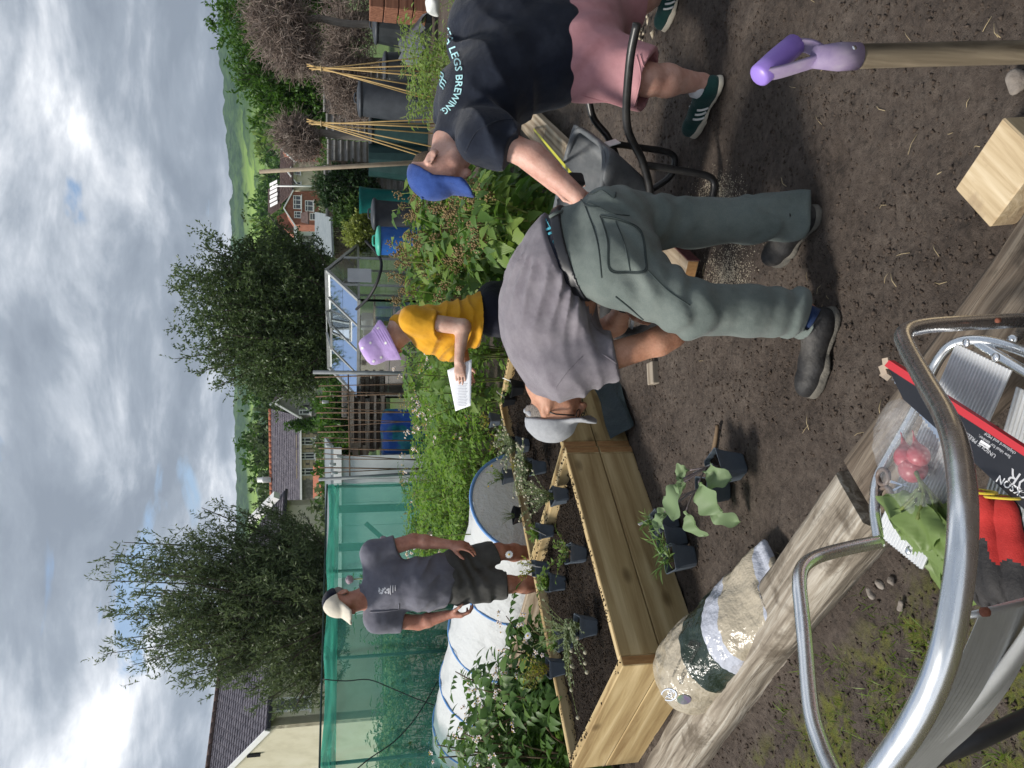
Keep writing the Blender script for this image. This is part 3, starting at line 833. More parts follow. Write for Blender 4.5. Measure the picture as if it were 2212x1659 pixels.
# ================================================================== small leaves and pot plants
def leaf_shape(L, W, fold=0.25, curl=0.3, n=4, serr=0.0, tipw=0.5):
    """one leaf blade along +Y, base at the origin"""
    vs, fs = [], []
    for i in range(n + 1):
        t = i / n; w = W * 0.5 * (math.sin(math.pi * min(1, t ** tipw * 0.97 + 0.03)) ** 0.8) if 0 < i < n else W * (0.08 if i == 0 else 0.01)
        if serr and 0 < i < n: w *= 1 + serr * (1 if i % 2 else -1)
        z = -curl * L * t * t * 0.5
        vs += [(-w, L * t, z + fold * w), (0, L * t, z), (w, L * t, z + fold * w)]
    for i in range(n):
        a = i * 3; fs += [(a, a + 1, a + 4, a + 3), (a + 1, a + 2, a + 5, a + 4)]
    return np.array(vs, float), np.array(fs, int)
def scatter_mesh(name, shape, pos, dirs, ups, scl):
    """one mesh from many copies of a blade: pos, dirs (blade direction), ups (blade face), scl arrays"""
    v, f = shape; pos, dirs, ups = np.asarray(pos, float), np.asarray(dirs, float), np.asarray(ups, float); scl = np.asarray(scl, float)
    y = dirs / (np.linalg.norm(dirs, axis=1, keepdims=True) + 1e-9)
    x = np.cross(y, ups); x /= (np.linalg.norm(x, axis=1, keepdims=True) + 1e-9); z = np.cross(x, y)
    P = pos[:, None, :] + scl[:, None, None] * (v[None, :, 0:1] * x[:, None, :] + v[None, :, 1:2] * y[:, None, :] + v[None, :, 2:3] * z[:, None, :])
    Fc = (f[None] + (np.arange(len(pos)) * len(v))[:, None, None]).reshape(-1, f.shape[1])
    return fast_mesh(name, P.reshape(-1, 3), Fc, False)
def stem_plant(n, h, spread, leafL, leafW, per, droop=0.3, r=0.0016, heads=0, seed=0, lean=(0, 0), fold=0.25, curl=0.4, start=0.15, narrow=0.5):
    """curved stems with leaves; returns stems MB, leaf mesh, stem tips"""
    rd = random.Random(seed); mb = MB(); P, D, Uu, S, tips = [], [], [], [], []
    for i in range(n):
        a = rd.uniform(0, 6.28); sp = spread * rd.uniform(0.25, 1); hh = h * rd.uniform(0.6, 1.05)
        pts = []
        for k in range(7):
            t = k / 6; rr = sp * (t ** 1.4)
            pts.append(Vector((0.012 * math.cos(a) + rr * math.cos(a + 0.3 * t) + lean[0] * t * t, 0.012 * math.sin(a) + rr * math.sin(a + 0.3 * t) + lean[1] * t * t, hh * (t - droop * t * t))))
        mb.tube(pts, [r * (1.2 - 0.7 * k / 6) for k in range(7)], 4, cap=False); tips.append(pts[-1])
        for k in range(per):
            t = start + (1 - start) * (k + rd.random()) / per; j = min(5, int(t * 6)); f_ = t * 6 - j
            p = pts[j].lerp(pts[j + 1], f_); b = rd.uniform(0, 6.28)
            d = Vector((math.cos(b), math.sin(b), rd.uniform(-0.1, 0.7))) + (pts[j + 1] - pts[j]).normalized() * 0.6
            P.append(p); D.append(d); Uu.append((rd.uniform(-.4, .4), rd.uniform(-.4, .4), 1)); S.append(rd.uniform(0.6, 1.15))
    me = scatter_mesh('foliage', leaf_shape(leafL, leafW, fold, curl, 3, 0, narrow), P, D, Uu, S)
    return mb, me, tips
M_l_fresh = leafmat('fresh_leaf', [(0.06, 0.12, 0.02), (0.12, 0.20, 0.035), (0.19, 0.27, 0.06)])
M_l_grey = leafmat('grey_green_leaf', [(0.13, 0.17, 0.09), (0.20, 0.25, 0.14), (0.28, 0.32, 0.20)], rough=0.7)
M_l_yellow = leafmat('yellowing_leaf', [(0.14, 0.19, 0.03), (0.25, 0.26, 0.04), (0.36, 0.27, 0.07)])
M_l_grass = leafmat('grassy_leaf', [(0.06, 0.13, 0.03), (0.11, 0.20, 0.05), (0.18, 0.25, 0.07)])
M_l_dark = leafmat('dark_leaf', [(0.03, 0.065, 0.018), (0.055, 0.10, 0.028), (0.09, 0.14, 0.04)])
M_l_brass = leafmat('bluish_cabbage_leaf', [(0.15, 0.23, 0.11), (0.22, 0.31, 0.16), (0.30, 0.38, 0.20)], rough=0.55)
M_l_red = leafmat('russet_leaf', [(0.10, 0.10, 0.03), (0.22, 0.14, 0.06), (0.30, 0.20, 0.10)])
M_head = mat('clover_head', [(0.30, 0.30, 0.20), (0.42, 0.38, 0.30)], scale=60, rough=0.9)
M_petal = mat('white_petal', [(0.80, 0.80, 0.78)], rough=0.6); M_eye = mat('yellow_flower_eye', [(0.62, 0.40, 0.03)], rough=0.8)
_pots = {}
def pot_mesh(w, h, black):
    k = (w, h, black)
    if k in _pots: return _pots[k]
    mb = MB(); m = M_potblack if black else M_pot
    def ringp(r, z, c=0.25):
        q = []
        for sx, sy in ((1, 1), (-1, 1), (-1, -1), (1, -1)):
            e = r * c
            a, b = (sx * r, sy * (r - e)), (sx * (r - e), sy * r)
            q += ([a, b] if sx * sy > 0 else [b, a])
        return [(x, y, z) for x, y in q]
    b0, t0 = w * 0.37, w * 0.475
    rings = [ringp(b0 * 0.9, 0.0), ringp(b0, 0.006), ringp(t0, h - 0.012, .15), ringp(w * 0.51, h - 0.012, .12), ringp(w * 0.515, h, .12), ringp(w * 0.485, h, .12), ringp(w * 0.47, h - 0.02, .12), ringp(b0 * 0.95, 0.012)]
    vs = [p for r_ in rings for p in r_]; fs = []
    for i in range(len(rings) - 1):
        for j in range(8): fs.append((i * 8 + j, i * 8 + (j + 1) % 8, (i + 1) * 8 + (j + 1) % 8, (i + 1) * 8 + j))
    fs.append(tuple(range(7, -1, -1))); fs.append(tuple(7 * 8 + j for j in range(8)))
    mb.add(vs, fs); pm = mb.mesh('pot', [m])
    ms = MB(); r1 = w * 0.455; g = 6
    ms.grid([[((i / g * 2 - 1) * r1, (j / g * 2 - 1) * r1, h - 0.022 + 0.004 * math.sin(i * 5 + j * 3)) for j in range(g + 1)] for i in range(g + 1)])
    _pots[k] = (pm, ms.mesh('potting_compost', [M_compost])); return _pots[k]
def potted(px, z, w, h, rz, label, plant=None, black=False, tag_at=None, tilt=None, group='small square nursery pots'):
    p = G(px[0], px[1], z)
    t = thing('potted_plant', label, 'potted plant', p, rz, group)
    if tilt: t.rotation_euler = (tilt[0], tilt[1], rz)
    pm, sm = pot_mesh(w, h, black)
    link('pot', pm, t); link('potting_compost', sm, t)
    if plant:
        mb, me, tips, m, ms = plant
        s = mb.build('stem', ms, t); s.location = (0, 0, h - 0.022)
        f = link('foliage', me, t); me.materials.append(m); f.location = (0, 0, h - 0.022); f['kind'] = 'stuff'
    if tag_at is not None:
        mb2 = MB().box((0, 0, 0.045), (0.016, 0.0015, 0.11)); o = mb2.build('plant_label', M_white, t)
        o.location = (tag_at[0] * w, tag_at[1] * w, h - 0.03); o.rotation_euler = (tag_at[2], tag_at[3], tag_at[4])
    return t
def heads(t, tips, h, r, m, name='flower_head'):
    mb = MB(); mb.lathe([(0.001, -r), (r * .7, -r * .6), (r, 0), (r * .75, r * .6), (0.001, r)], 7); me = mb.mesh(name, [m])
    for p in tips: o = link(name, me, t); o.location = (p.x, p.y, p.z + h - 0.022)
def daisy(t, p, r, nrm=(0, -0.6, 0.8)):
    q = Vector(nrm).to_track_quat('Z', 'Y')
    mb = MB()
    for k in range(13):
        a = 2 * math.pi * k / 13; c, s = math.cos(a), math.sin(a)
        w = r * 0.17; mb.poly([q @ Vector((c * .2 * r - s * w * .6, s * .2 * r + c * w * .6, 0)), q @ Vector((c * .2 * r + s * w * .6, s * .2 * r - c * w * .6, 0)), q @ Vector((c * .8 * r + s * w, s * .8 * r - c * w, -.02 * r)), q @ Vector((c * r, s * r, -.08 * r)), q @ Vector((c * .8 * r - s * w, s * .8 * r + c * w, -.02 * r))])
    o = mb.build('flower', M_petal, t); o.location = p
    mb = MB(); mb.lathe([(r * .27, -.02 * r), (r * .25, r * .1), (.001, r * .16)], 10); me = mb.mesh('flower_eye', [M_eye]); me.transform(q.to_matrix().to_4x4()); link('flower_eye', me, o)
S_ = SOIL
sp1 = stem_plant(26, 0.26, 0.17, 0.020, 0.008, 28, 0.25, seed=1); tA = potted((1226, 1071), S_, 0.095, 0.095, 0.5, 'grey pot by the bed divider with a wispy grey-green plant of round buds', (*sp1, M_l_grey, M_stem)); heads(tA, sp1[2], 0.095, 0.007, M_head)
sp = stem_plant(44, 0.27, 0.22, 0.022, 0.009, 30, 0.5, seed=2, lean=(-0.05, -0.10)); t = potted((1178, 1010), S_, 0.095, 0.095, 0.2, 'pot under the sprawling bushy clump of pale clover-like heads by the capped head', (*sp, M_l_grey, M_stem)); heads(t, sp[2], 0.095, 0.0085, M_head)
sp = stem_plant(36, 0.24, 0.20, 0.022, 0.009, 28, 0.4, seed=3); t = potted((1142, 962), S_, 0.095, 0.09, 0.9, 'pot in the far bed with a bushy clump of whitish flower heads', (*sp, M_l_grey, M_stem)); heads(t, sp[2], 0.09, 0.0085, M_head)
sp = stem_plant(9, 0.12, 0.08, 0.035, 0.012, 7, 0.3, seed=4); potted((1080, 907), S_, 0.095, 0.09, 0.7, 'grey pot on the far rim with sparse thin leaves, nearest the woman\'s sheet', (*sp, M_l_yellow, M_redstem))
sp = stem_plant(10, 0.16, 0.08, 0.030, 0.009, 12, 0.1, seed=5); potted((1118, 955), S_, 0.09, 0.09, 0.3, 'black pot with upright brownish stems and a white label', (*sp, M_l_yellow, M_redstem), True, (0.3, -0.2, 0.2, -0.3, 0.4))
sp = stem_plant(12, 0.14, 0.09, 0.032, 0.010, 10, 0.1, seed=6); t = potted((1112, 1028), S_ + .01, 0.095, 0.095, 0.75, 'grey pot by the tunnel hoop with tiny yellow flowers', (*sp, M_l_fresh, M_stem)); heads(t, [sp[2][0], sp[2][3], sp[2][7]], 0.095, 0.006, M_eye)
sp = stem_plant(8, 0.13, 0.07, 0.026, 0.008, 10, 0.2, seed=7); potted((1150, 1000), S_, 0.09, 0.085, 0.1, 'half-hidden grey pot with thin olive leaves beside the big clump', (*sp, M_l_yellow, M_redstem))
sp = stem_plant(14, 0.11, 0.06, 0.020, 0.003, 16, 0.05, seed=8); potted((1137, 1112), S_, 0.10, 0.095, 0.62, 'black pot on the far rim with a feathery tuft of fine leaves', (*sp, M_l_grey, M_stem), True)
sp = stem_plant(8, 0.09, 0.06, 0.055, 0.022, 6, 0.2, seed=9); potted((1194, 1146), S_ + .004, 0.095, 0.095, 0.15, 'grey pot on the bed divider with broad green leaves and a written label', (*sp, M_l_fresh, M_stem), False, (-0.2, -0.45, 0.5, -0.1, 1.2))
sp = stem_plant(12, 0.16, 0.15, 0.026, 0.014, 12, 0.35, seed=10); potted((1264, 1199), S_, 0.10, 0.095, 0.35, 'grey pot with trailing reddish stems of small round leaves in the near bed', (*sp, M_l_fresh, M_redstem), tilt=(0.05, 0.12))
sp = stem_plant(10, 0.13, 0.08, 0.028, 0.012, 10, 0.15, seed=12); t = potted((1184, 1226), S_, 0.10, 0.095, 0.2, 'grey pot with a labelled yellowish daisy plant beside the standing man\'s knee', (*sp, M_l_yellow, M_stem), False, (0.1, -0.45, 0.3, 0.0, 0.9)); daisy(t, (0.09, 0.02, 0.24), 0.026, (0.3, -0.8, 0.4))
sp = stem_plant(12, 0.09, 0.07, 0.036, 0.024, 8, 0.2, seed=13); potted((1219, 1260), S_, 0.105, 0.10, 0.25, 'tilted grey pot with glossy rounded green leaves on the far rim', (*sp, M_l_fresh, M_stem), tilt=(0.0, 0.1))
sp = stem_plant(26, 0.26, 0.22, 0.020, 0.009, 22, 0.75, seed=14, lean=(-0.16, -0.12)); t = potted((1287, 1352), S_, 0.105, 0.10, 0.1, 'grey pot with a big drooping wiry plant sprawling over the compost', (*sp, M_l_grey, M_stem), tilt=(0.0, 0.05)); heads(t, sp[2][::2], 0.10, 0.010, M_head)
sp = stem_plant(20, 0.24, 0.16, 0.022, 0.007, 18, 0.2, seed=24, lean=(0.05, 0.12)); t = potted((1262, 1362), S_, 0.09, 0.06, 0.6, 'low pot with upright feathery daisy stems next to the drooping plant', (*sp, M_l_grey, M_stem)); daisy(t, (0.05, 0.20, 0.26), 0.022, (0.2, -0.7, 0.6))
sp = stem_plant(10, 0.07, 0.05, 0.025, 0.015, 8, 0.1, seed=15); potted((1236, 1382), S_, 0.10, 0.095, 0.1, 'grey pot with low green leaves half behind the drooping plant', (*sp, M_l_fresh, M_stem))
sp = stem_plant(18, 0.19, 0.12, 0.028, 0.014, 12, 0.2, seed=16, lean=(-0.03, 0.08)); potted((1219, 1440), S_, 0.10, 0.10, 0.12, 'grey pot with bushy yellow-tinged leaves on the bed\'s far rim', (*sp, M_l_yellow, M_redstem))
sp = stem_plant(9, 0.08, 0.05, 0.024, 0.010, 10, 0.1, seed=17); potted((1130, 838), S_, 0.10, 0.095, 0.9, 'black pot with low sprigs and a white label, nearest the woman', (*sp, M_l_fresh, M_stem), True, (0.2, -0.3, 0.3, -0.4, 0.8))
sp = stem_plant(7, 0.06, 0.04, 0.022, 0.010, 8, 0.1, seed=18); potted((1112, 862), S_, 0.09, 0.09, 0.8, 'small black pot with a tiny seedling and leaning label', (*sp, M_l_fresh, M_stem), True, (0.0, 0.0, 0.6, 0.2, 0.3))
gr = 'nursery pots standing on the path'
sp = stem_plant(5, 0.10, 0.06, 0.070, 0.010, 5, 0.25, seed=20, narrow=0.6); potted((1460, 1130), 0.0, 0.115, 0.115, 0.55, 'grey pot of seedlings with a white label, first in the row against the bed', (*sp, M_l_grass, M_stem), False, (0.4, 0.3, -0.2, -0.3, 0.7), group=gr)
sp = stem_plant(5, 0.10, 0.06, 0.075, 0.009, 5, 0.25, seed=21, narrow=0.6); potted((1477, 1164), 0.0, 0.115, 0.115, 0.50, 'grey pot of grassy seedlings, middle of the row against the bed', (*sp, M_l_grass, M_stem), group=gr)
sp = stem_plant(7, 0.12, 0.10, 0.085, 0.012, 5, 0.3, seed=22, narrow=0.6); potted((1497, 1204), 0.0, 0.12, 0.12, 0.42, 'grey pot of splayed strappy leaves, nearest the compost bag in the row', (*sp, M_l_grass, M_stem), group=gr)
# the two cabbage seedlings in bigger pots
def lobed_leaf(L, W, seed, cup=0.35):
    n = 14; vs, fs = [], []
    for i in range(n + 1):
        t = i / n; w = W * .5 * (0.10 if t < .15 else (math.sin(math.pi * (t - .12) / .9) ** .5 if t < .98 else .12)) * (1 + .16 * math.sin(i * .95 + seed) * (1 if .2 < t < .95 else 0))
        z = -0.35 * L * t * t + 0.008 * math.sin(i * .7 + seed)
        for c in (-1, -.5, 0, .5, 1): vs.append((w * c, L * t, z + cup * w * abs(c) + 0.008 * math.sin(4 * c + i * .55 + seed)))
    for i in range(n):
        for j in range(4): a = i * 5 + j; fs.append((a, a + 1, a + 6, a + 5))
    mb = MB(); mb.add(vs, fs, True); return mb.mesh('leaf', [M_l_brass])
def seedling(px, w, h, rz, label, leaves, seed):
    t = potted(px, 0.0, w, h, rz, label, None, False, (0.3, 0.25, -0.35, -0.2, 0.6) if seed == 1 else None, group='cabbage seedlings on the path')
    M_ps = mat('purple_cabbage_stem_%d' % seed, [(0.16, 0.12, 0.15), (0.22, 0.20, 0.17)], rough=0.5)
    for i, (az, elev_, Ls, Ll, Wl, pitch) in enumerate(leaves):
        d = Vector((math.cos(az) * math.cos(elev_), math.sin(az) * math.cos(elev_), math.sin(elev_))); p0 = Vector((0, 0, h - .025)); p1 = p0 + Vector((0, 0, .05)) + d * Ls
        st = MB().tube(catmull([p0, p0 + Vector((0, 0, .05)), p1], 4), [.006] * 3 + [.0045] * 3 + [.0035] * 3, 6).build('stem', M_ps, t)
        lf = link('leaf', lobed_leaf(Ll, Wl, seed * 10 + i), t)
        dd = Vector((math.cos(az) * math.cos(pitch), math.sin(az) * math.cos(pitch), math.sin(pitch)))
        xx = dd.cross(Z_).normalized(); zz_ = xx.cross(dd); lf.matrix_local = Matrix.Translation(p1) @ Matrix((xx, dd, zz_)).transposed().to_4x4()
    return t
seedling((1602, 1008), 0.118, 0.125, 0.62, 'grey pot with a tall leafy cabbage seedling and slanting label on the path', [(2.3, 1.0, .11, .16, .15, .5), (3.2, .7, .09, .14, .15, -.1), (1.3, 1.0, .07, .08, .07, .6), (2.9, 1.2, .12, .06, .05, .9), (3.9, .6, .06, .11, .10, -.1)], 1)
seedling((1569, 1058), 0.11, 0.115, 0.05, 'cracked grey pot with a lanky drooping cabbage seedling behind the taller one', [(3.5, .6, .10, .12, .11, -.2), (2.6, .9, .13, .10, .08, .5), (4.2, .1, .14, .13, .07, -.6), (3.0, 1.0, .16, .08, .08, .7), (2.2, .9, .10, .06, .06, .5)], 2)
# ================================================================== people
def skinmat(name, cols, red=(0.42, 0.16, 0.11)):
    m, t, out = _nodes(name)
    b = t.nodes.new('ShaderNodeBsdfPrincipled'); _set(b, 'Roughness', 0.5); _set(b, 'Specular IOR Level', 0.35)
    _set(b, 'Subsurface Weight', 0.12); _set(b, 'Subsurface Radius', (0.012, 0.004, 0.002)); _set(b, 'Subsurface Scale', 0.5)
    v = coords(t)
    nz = noise_node(t, v, 11, 7, 0.68)
    t.links.new(ramp_node(t, nz, cols, [0.36, 0.5, 0.64] if len(cols) == 3 else None), b.inputs['Base Color'])
    t.links.new(bump_node(t, noise_node(t, v, 120, 4, 0.6), 0.0015), b.inputs['Normal'])
    t.links.new(b.outputs[0], out.inputs[0]); return m
def clothmat(name, cols, scale=10, weave=900, rough=0.92, bump=0.0012, sheen=0.15, rel=0.006):
    m, t, out = _nodes(name)
    b = t.nodes.new('ShaderNodeBsdfPrincipled'); _set(b, 'Roughness', rough); _set(b, 'Specular IOR Level', 0.12); _set(b, 'Sheen Weight', sheen)
    v = coords(t); nz = noise_node(t, v, scale, 6, 0.65)
    fine = noise_node(t, v, weave, 2, 0.5)
    mx = t.nodes.new('ShaderNodeMath'); mx.operation = 'MULTIPLY_ADD'; mx.inputs[1].default_value = 0.35; t.links.new(fine, mx.inputs[0])
    h2 = t.nodes.new('ShaderNodeMath'); h2.operation = 'MULTIPLY'; h2.inputs[1].default_value = 0.65; t.links.new(nz, h2.inputs[0]); t.links.new(h2.outputs[0], mx.inputs[2])
    t.links.new(ramp_node(t, mx.outputs[0], cols, [0.34 + 0.32 * i / max(1, len(cols) - 1) for i in range(len(cols))]), b.inputs['Base Color'])
    n0 = bump_node(t, noise_node(t, v, 15, 2, 0.4, 0.0), rel)
    t.links.new(bump_node(t, fine, bump, 1.0, n0), b.inputs['Normal'])
    t.links.new(b.outputs[0], out.inputs[0]); return m
def frame(c, fdir, udir):
    f = Vector(fdir).normalized(); u = Vector(udir); u = (u - f * u.dot(f)).normalized(); x = f.cross(u)
    return Matrix.Translation(Vector(c)) @ Matrix((x, f, u)).transposed().to_4x4()      # x right, y face forward, z crown
def head(Fd, M, s=1.0, nose=1.0, brow=1.0):
    R3 = M.to_3x3()
    P = lambda x, y, z: M @ (Vector((x, y, z)) * s)
    E = lambda c, r, k=0.02, mode='u', rt=None: Fd.ell(P(*c), [q * s for q in r], R3 if rt is None else R3 @ rt, k * s, mode)
    E((0, -0.015, 0.035), (0.076, 0.096, 0.083)); E((0, 0.035, -0.02), (0.064, 0.058, 0.085), 0.03)
    E((0, 0.040, -0.075), (0.052, 0.048, 0.042), 0.03); E((0, 0.078, -0.103), (0.021, 0.016, 0.016), 0.025)
    for sx in (-1, 1):
        E((sx * 0.042, 0.062, -0.028), (0.020, 0.020, 0.020), 0.02)
        E((sx * 0.031, 0.093, 0.004), (0.019, 0.014, 0.011), 0.012, 's')
        Fd.cone(P(sx * 0.012, 0.090, 0.020), P(sx * 0.048, 0.076, 0.020), 0.009 * s * brow, 0.007 * s, 0.012 * s)
        E((sx * 0.031, 0.079, 0.004), (0.014, 0.011, 0.011), 0.004)
        rt = Matrix.Rotation(sx * -0.35, 3, 'Z')
        E((sx * 0.082, -0.014, -0.004), (0.011, 0.023, 0.036), 0.005, 'u', rt)
        E((sx * 0.093, -0.008, 0.004), (0.008, 0.013, 0.022), 0.004, 's', rt)
        E((sx * 0.078, -0.004, -0.030), (0.008, 0.010, 0.011), 0.006)
        E((sx * 0.012, 0.105, -0.034), (0.008, 0.009, 0.007), 0.008)
    Fd.cone(P(0, 0.088, 0.018), P(0, 0.112 + 0.008 * (nose - 1), -0.028), 0.008 * s, 0.0125 * s * nose, 0.012 * s)
    Fd.cone(P(-0.022, 0.084, -0.064), P(0.022, 0.084, -0.064), 0.006 * s, None, 0.01 * s); E((0, 0.093, -0.060), (0.018, 0.008, 0.005), 0.006); E((0, 0.092, -0.070), (0.016, 0.008, 0.006), 0.006)
    E((0, 0.100, -0.0645), (0.020, 0.006, 0.0018), 0.003, 's')
def hand(Fd, wrist, d, n, side, curl=(0.35, 0.45, 0.5, 0.5), s=1.0, thumb=0.6, spread=0.06, tip=None):
    """palm and five fingers; d along the hand, n out of the palm, side = +1/-1 which way the thumb lies (d x n)"""
    d = Vector(d).normalized(); n = Vector(n); n = (n - d * n.dot(d)).normalized(); t = d.cross(n) * side; w = Vector(wrist)
    lens = [(0.046, 0.027, 0.021), (0.050, 0.031, 0.022), (0.046, 0.029, 0.021), (0.036, 0.022, 0.018)]; offs = [0.030, 0.010, -0.010, -0.029]; base = [0.092, 0.096, 0.090, 0.080]
    tips = []
    for i in range(4):
        kn = w + d * base[i] * s + t * offs[i] * s - n * 0.004 * s
        Fd.cone(w + t * offs[i] * 0.55 * s + d * 0.012 * s, kn, 0.0150 * s, 0.0125 * s, 0.016 * s)
        a = curl[i] * 0.6; p = kn; rr = [0.0100, 0.0090, 0.0082, 0.0070]
        dv0 = (d + t * spread * (1.5 - i)).normalized()
        for j in range(3):
            dv = dv0 * math.cos(a) + n * math.sin(a); q = p + dv * lens[i][j] * s
            Fd.cone(p, q, rr[j] * s, rr[j + 1] * s, 0.004 * s); p = q; a += curl[i] * (1.1 if j == 0 else 0.8)
        tips.append(p)
    Fd.ell(w + d * 0.05 * s + t * 0.022 * s + n * 0.010 * s, (0.02 * s,) * 3, None, 0.02 * s)
    p = w + d * 0.022 * s + t * 0.024 * s + n * 0.006 * s
    for j, L in enumerate((0.044, 0.033, 0.026)):
        dv = (d * (0.72 + 0.12 * j) + t * (0.75 - 0.2 * j) * thumb * 1.4 + n * (0.35 + 0.15 * j)).normalized(); q = p + dv * L * s
        Fd.cone(p, q, (0.0135, 0.0112, 0.0098)[j] * s, (0.0112, 0.0098, 0.0078)[j] * s, 0.008 * s); p = q
    return tips
def eyes(parent, M, m_eye, s=1.0):
    for sx in (-1, 1):
        mb = MB(); c = M @ (Vector((sx * 0.031, 0.0825, 0.003)) * s)
        mb.lathe([(0.0005, -.0095 * s), (.0067 * s, -.0067 * s), (.0095 * s, 0), (.0067 * s, .0067 * s), (.0005, .0095 * s)], 10)
        me = mb.mesh('eye', [m_eye]); o = place(link('eye', me), parent); o.location = c
def shoe(lo, heel, toe, h=0.09, m=None, msole=None, parent=None, z0=0.0, wid=0.046, lace=None, hh=0.006, ank=None, stripes=None):
    """low shoe along heel -> toe; returns upper"""
    heel, toe = Vector((heel[0], heel[1], z0)), Vector((toe[0], toe[1], z0)); d = (toe - heel).normalized(); s = Z_.cross(d)
    L = (toe - heel).length; pad = 0.09
    mn = [min(heel[i], toe[i]) - pad for i in range(2)] + [z0 - 0.02]; mx = [max(heel[i], toe[i]) + pad for i in range(2)] + [z0 + h + 0.07]
    P = lambda a, b, c: heel + d * a * L + s * b + Z_ * c
    def outline(F_, grow, z, rz):
        for a, w in ((0.13, 0.74), (0.35, 0.74), (0.62, 0.98), (0.80, 0.90), (0.90, 0.66)):
            F_.ell(P(a, 0.004 if a > .5 else 0, z), (0.16 * L + grow, wid * w + grow, rz), Matrix((d, s, Z_)).transposed(), 0.02)
    fu = Field(mn, mx, hh); outline(fu, 0.0, 0.036, 0.042)
    top = ank if ank is not None else P(0.2, 0, h + 0.02)
    fu.cone(P(0.16, 0, 0.045), top, 0.040, 0.037, 0.03); fu.cone(P(0.26, 0, 0.055), P(0.62, 0, 0.038), 0.042, 0.034, 0.03)
    fu.cut(P(0, 0, 0.012), (0, 0, -1)); fu.cut(P(0.2, 0, h) , (d * -0.25 + Z_))
    fs_ = Field(mn, mx, hh); outline(fs_, 0.006, 0.006, 0.05); fs_.cut(P(0, 0, 0.026), (d * -0.04 + Z_)); fs_.cut(P(0, 0, 0.0), (0, 0, -1))
    fs_.rbox(P(0.47, 0, -0.004), (0.045, 0.1, 0.010), Matrix((d, s, Z_)).transposed(), 0.004, 0.004, 's')
    up = fu.build('shoe_upper', m, parent); so = fs_.build('shoe_sole', msole, parent)
    if lace is not None:
        for k in range(4):
            a = 0.36 + 0.075 * k; zz_ = 0.088 - 0.011 * k
            MB().tube(catmull([P(a, -0.024, zz_ - 0.010), P(a + .02, 0, zz_ + 0.002), P(a, 0.024, zz_ - 0.010)], 3), 0.0032, 5).build('lace', lace, up)
    return up
def lines(v, n=1): return [Vector(q) for q in v]

M_skin1 = skinmat('tanned_skin', [(0.33, 0.155, 0.095), (0.44, 0.22, 0.14), (0.52, 0.28, 0.19)])
M_skin2 = skinmat('fair_skin', [(0.50, 0.26, 0.20), (0.58, 0.33, 0.26), (0.66, 0.41, 0.33)])
M_skin3 = skinmat('pale_skin', [(0.50, 0.29, 0.22), (0.58, 0.36, 0.28), (0.66, 0.44, 0.35)])
M_skin4 = skinmat('ruddy_skin', [(0.34, 0.14, 0.095), (0.44, 0.20, 0.14), (0.52, 0.27, 0.20)])
M_eyew = mat('eye_white', [(0.55, 0.52, 0.48)], rough=0.2); M_hair_b = mat('short_brown_hair', [(0.05, 0.035, 0.022), (0.14, 0.10, 0.065)], scale=180, rough=0.8, bump=0.004, bscale=260)
M_hair_g = mat('grey_hair', [(0.12, 0.10, 0.09), (0.30, 0.27, 0.24)], scale=180, rough=0.8, bump=0.004, bscale=260)

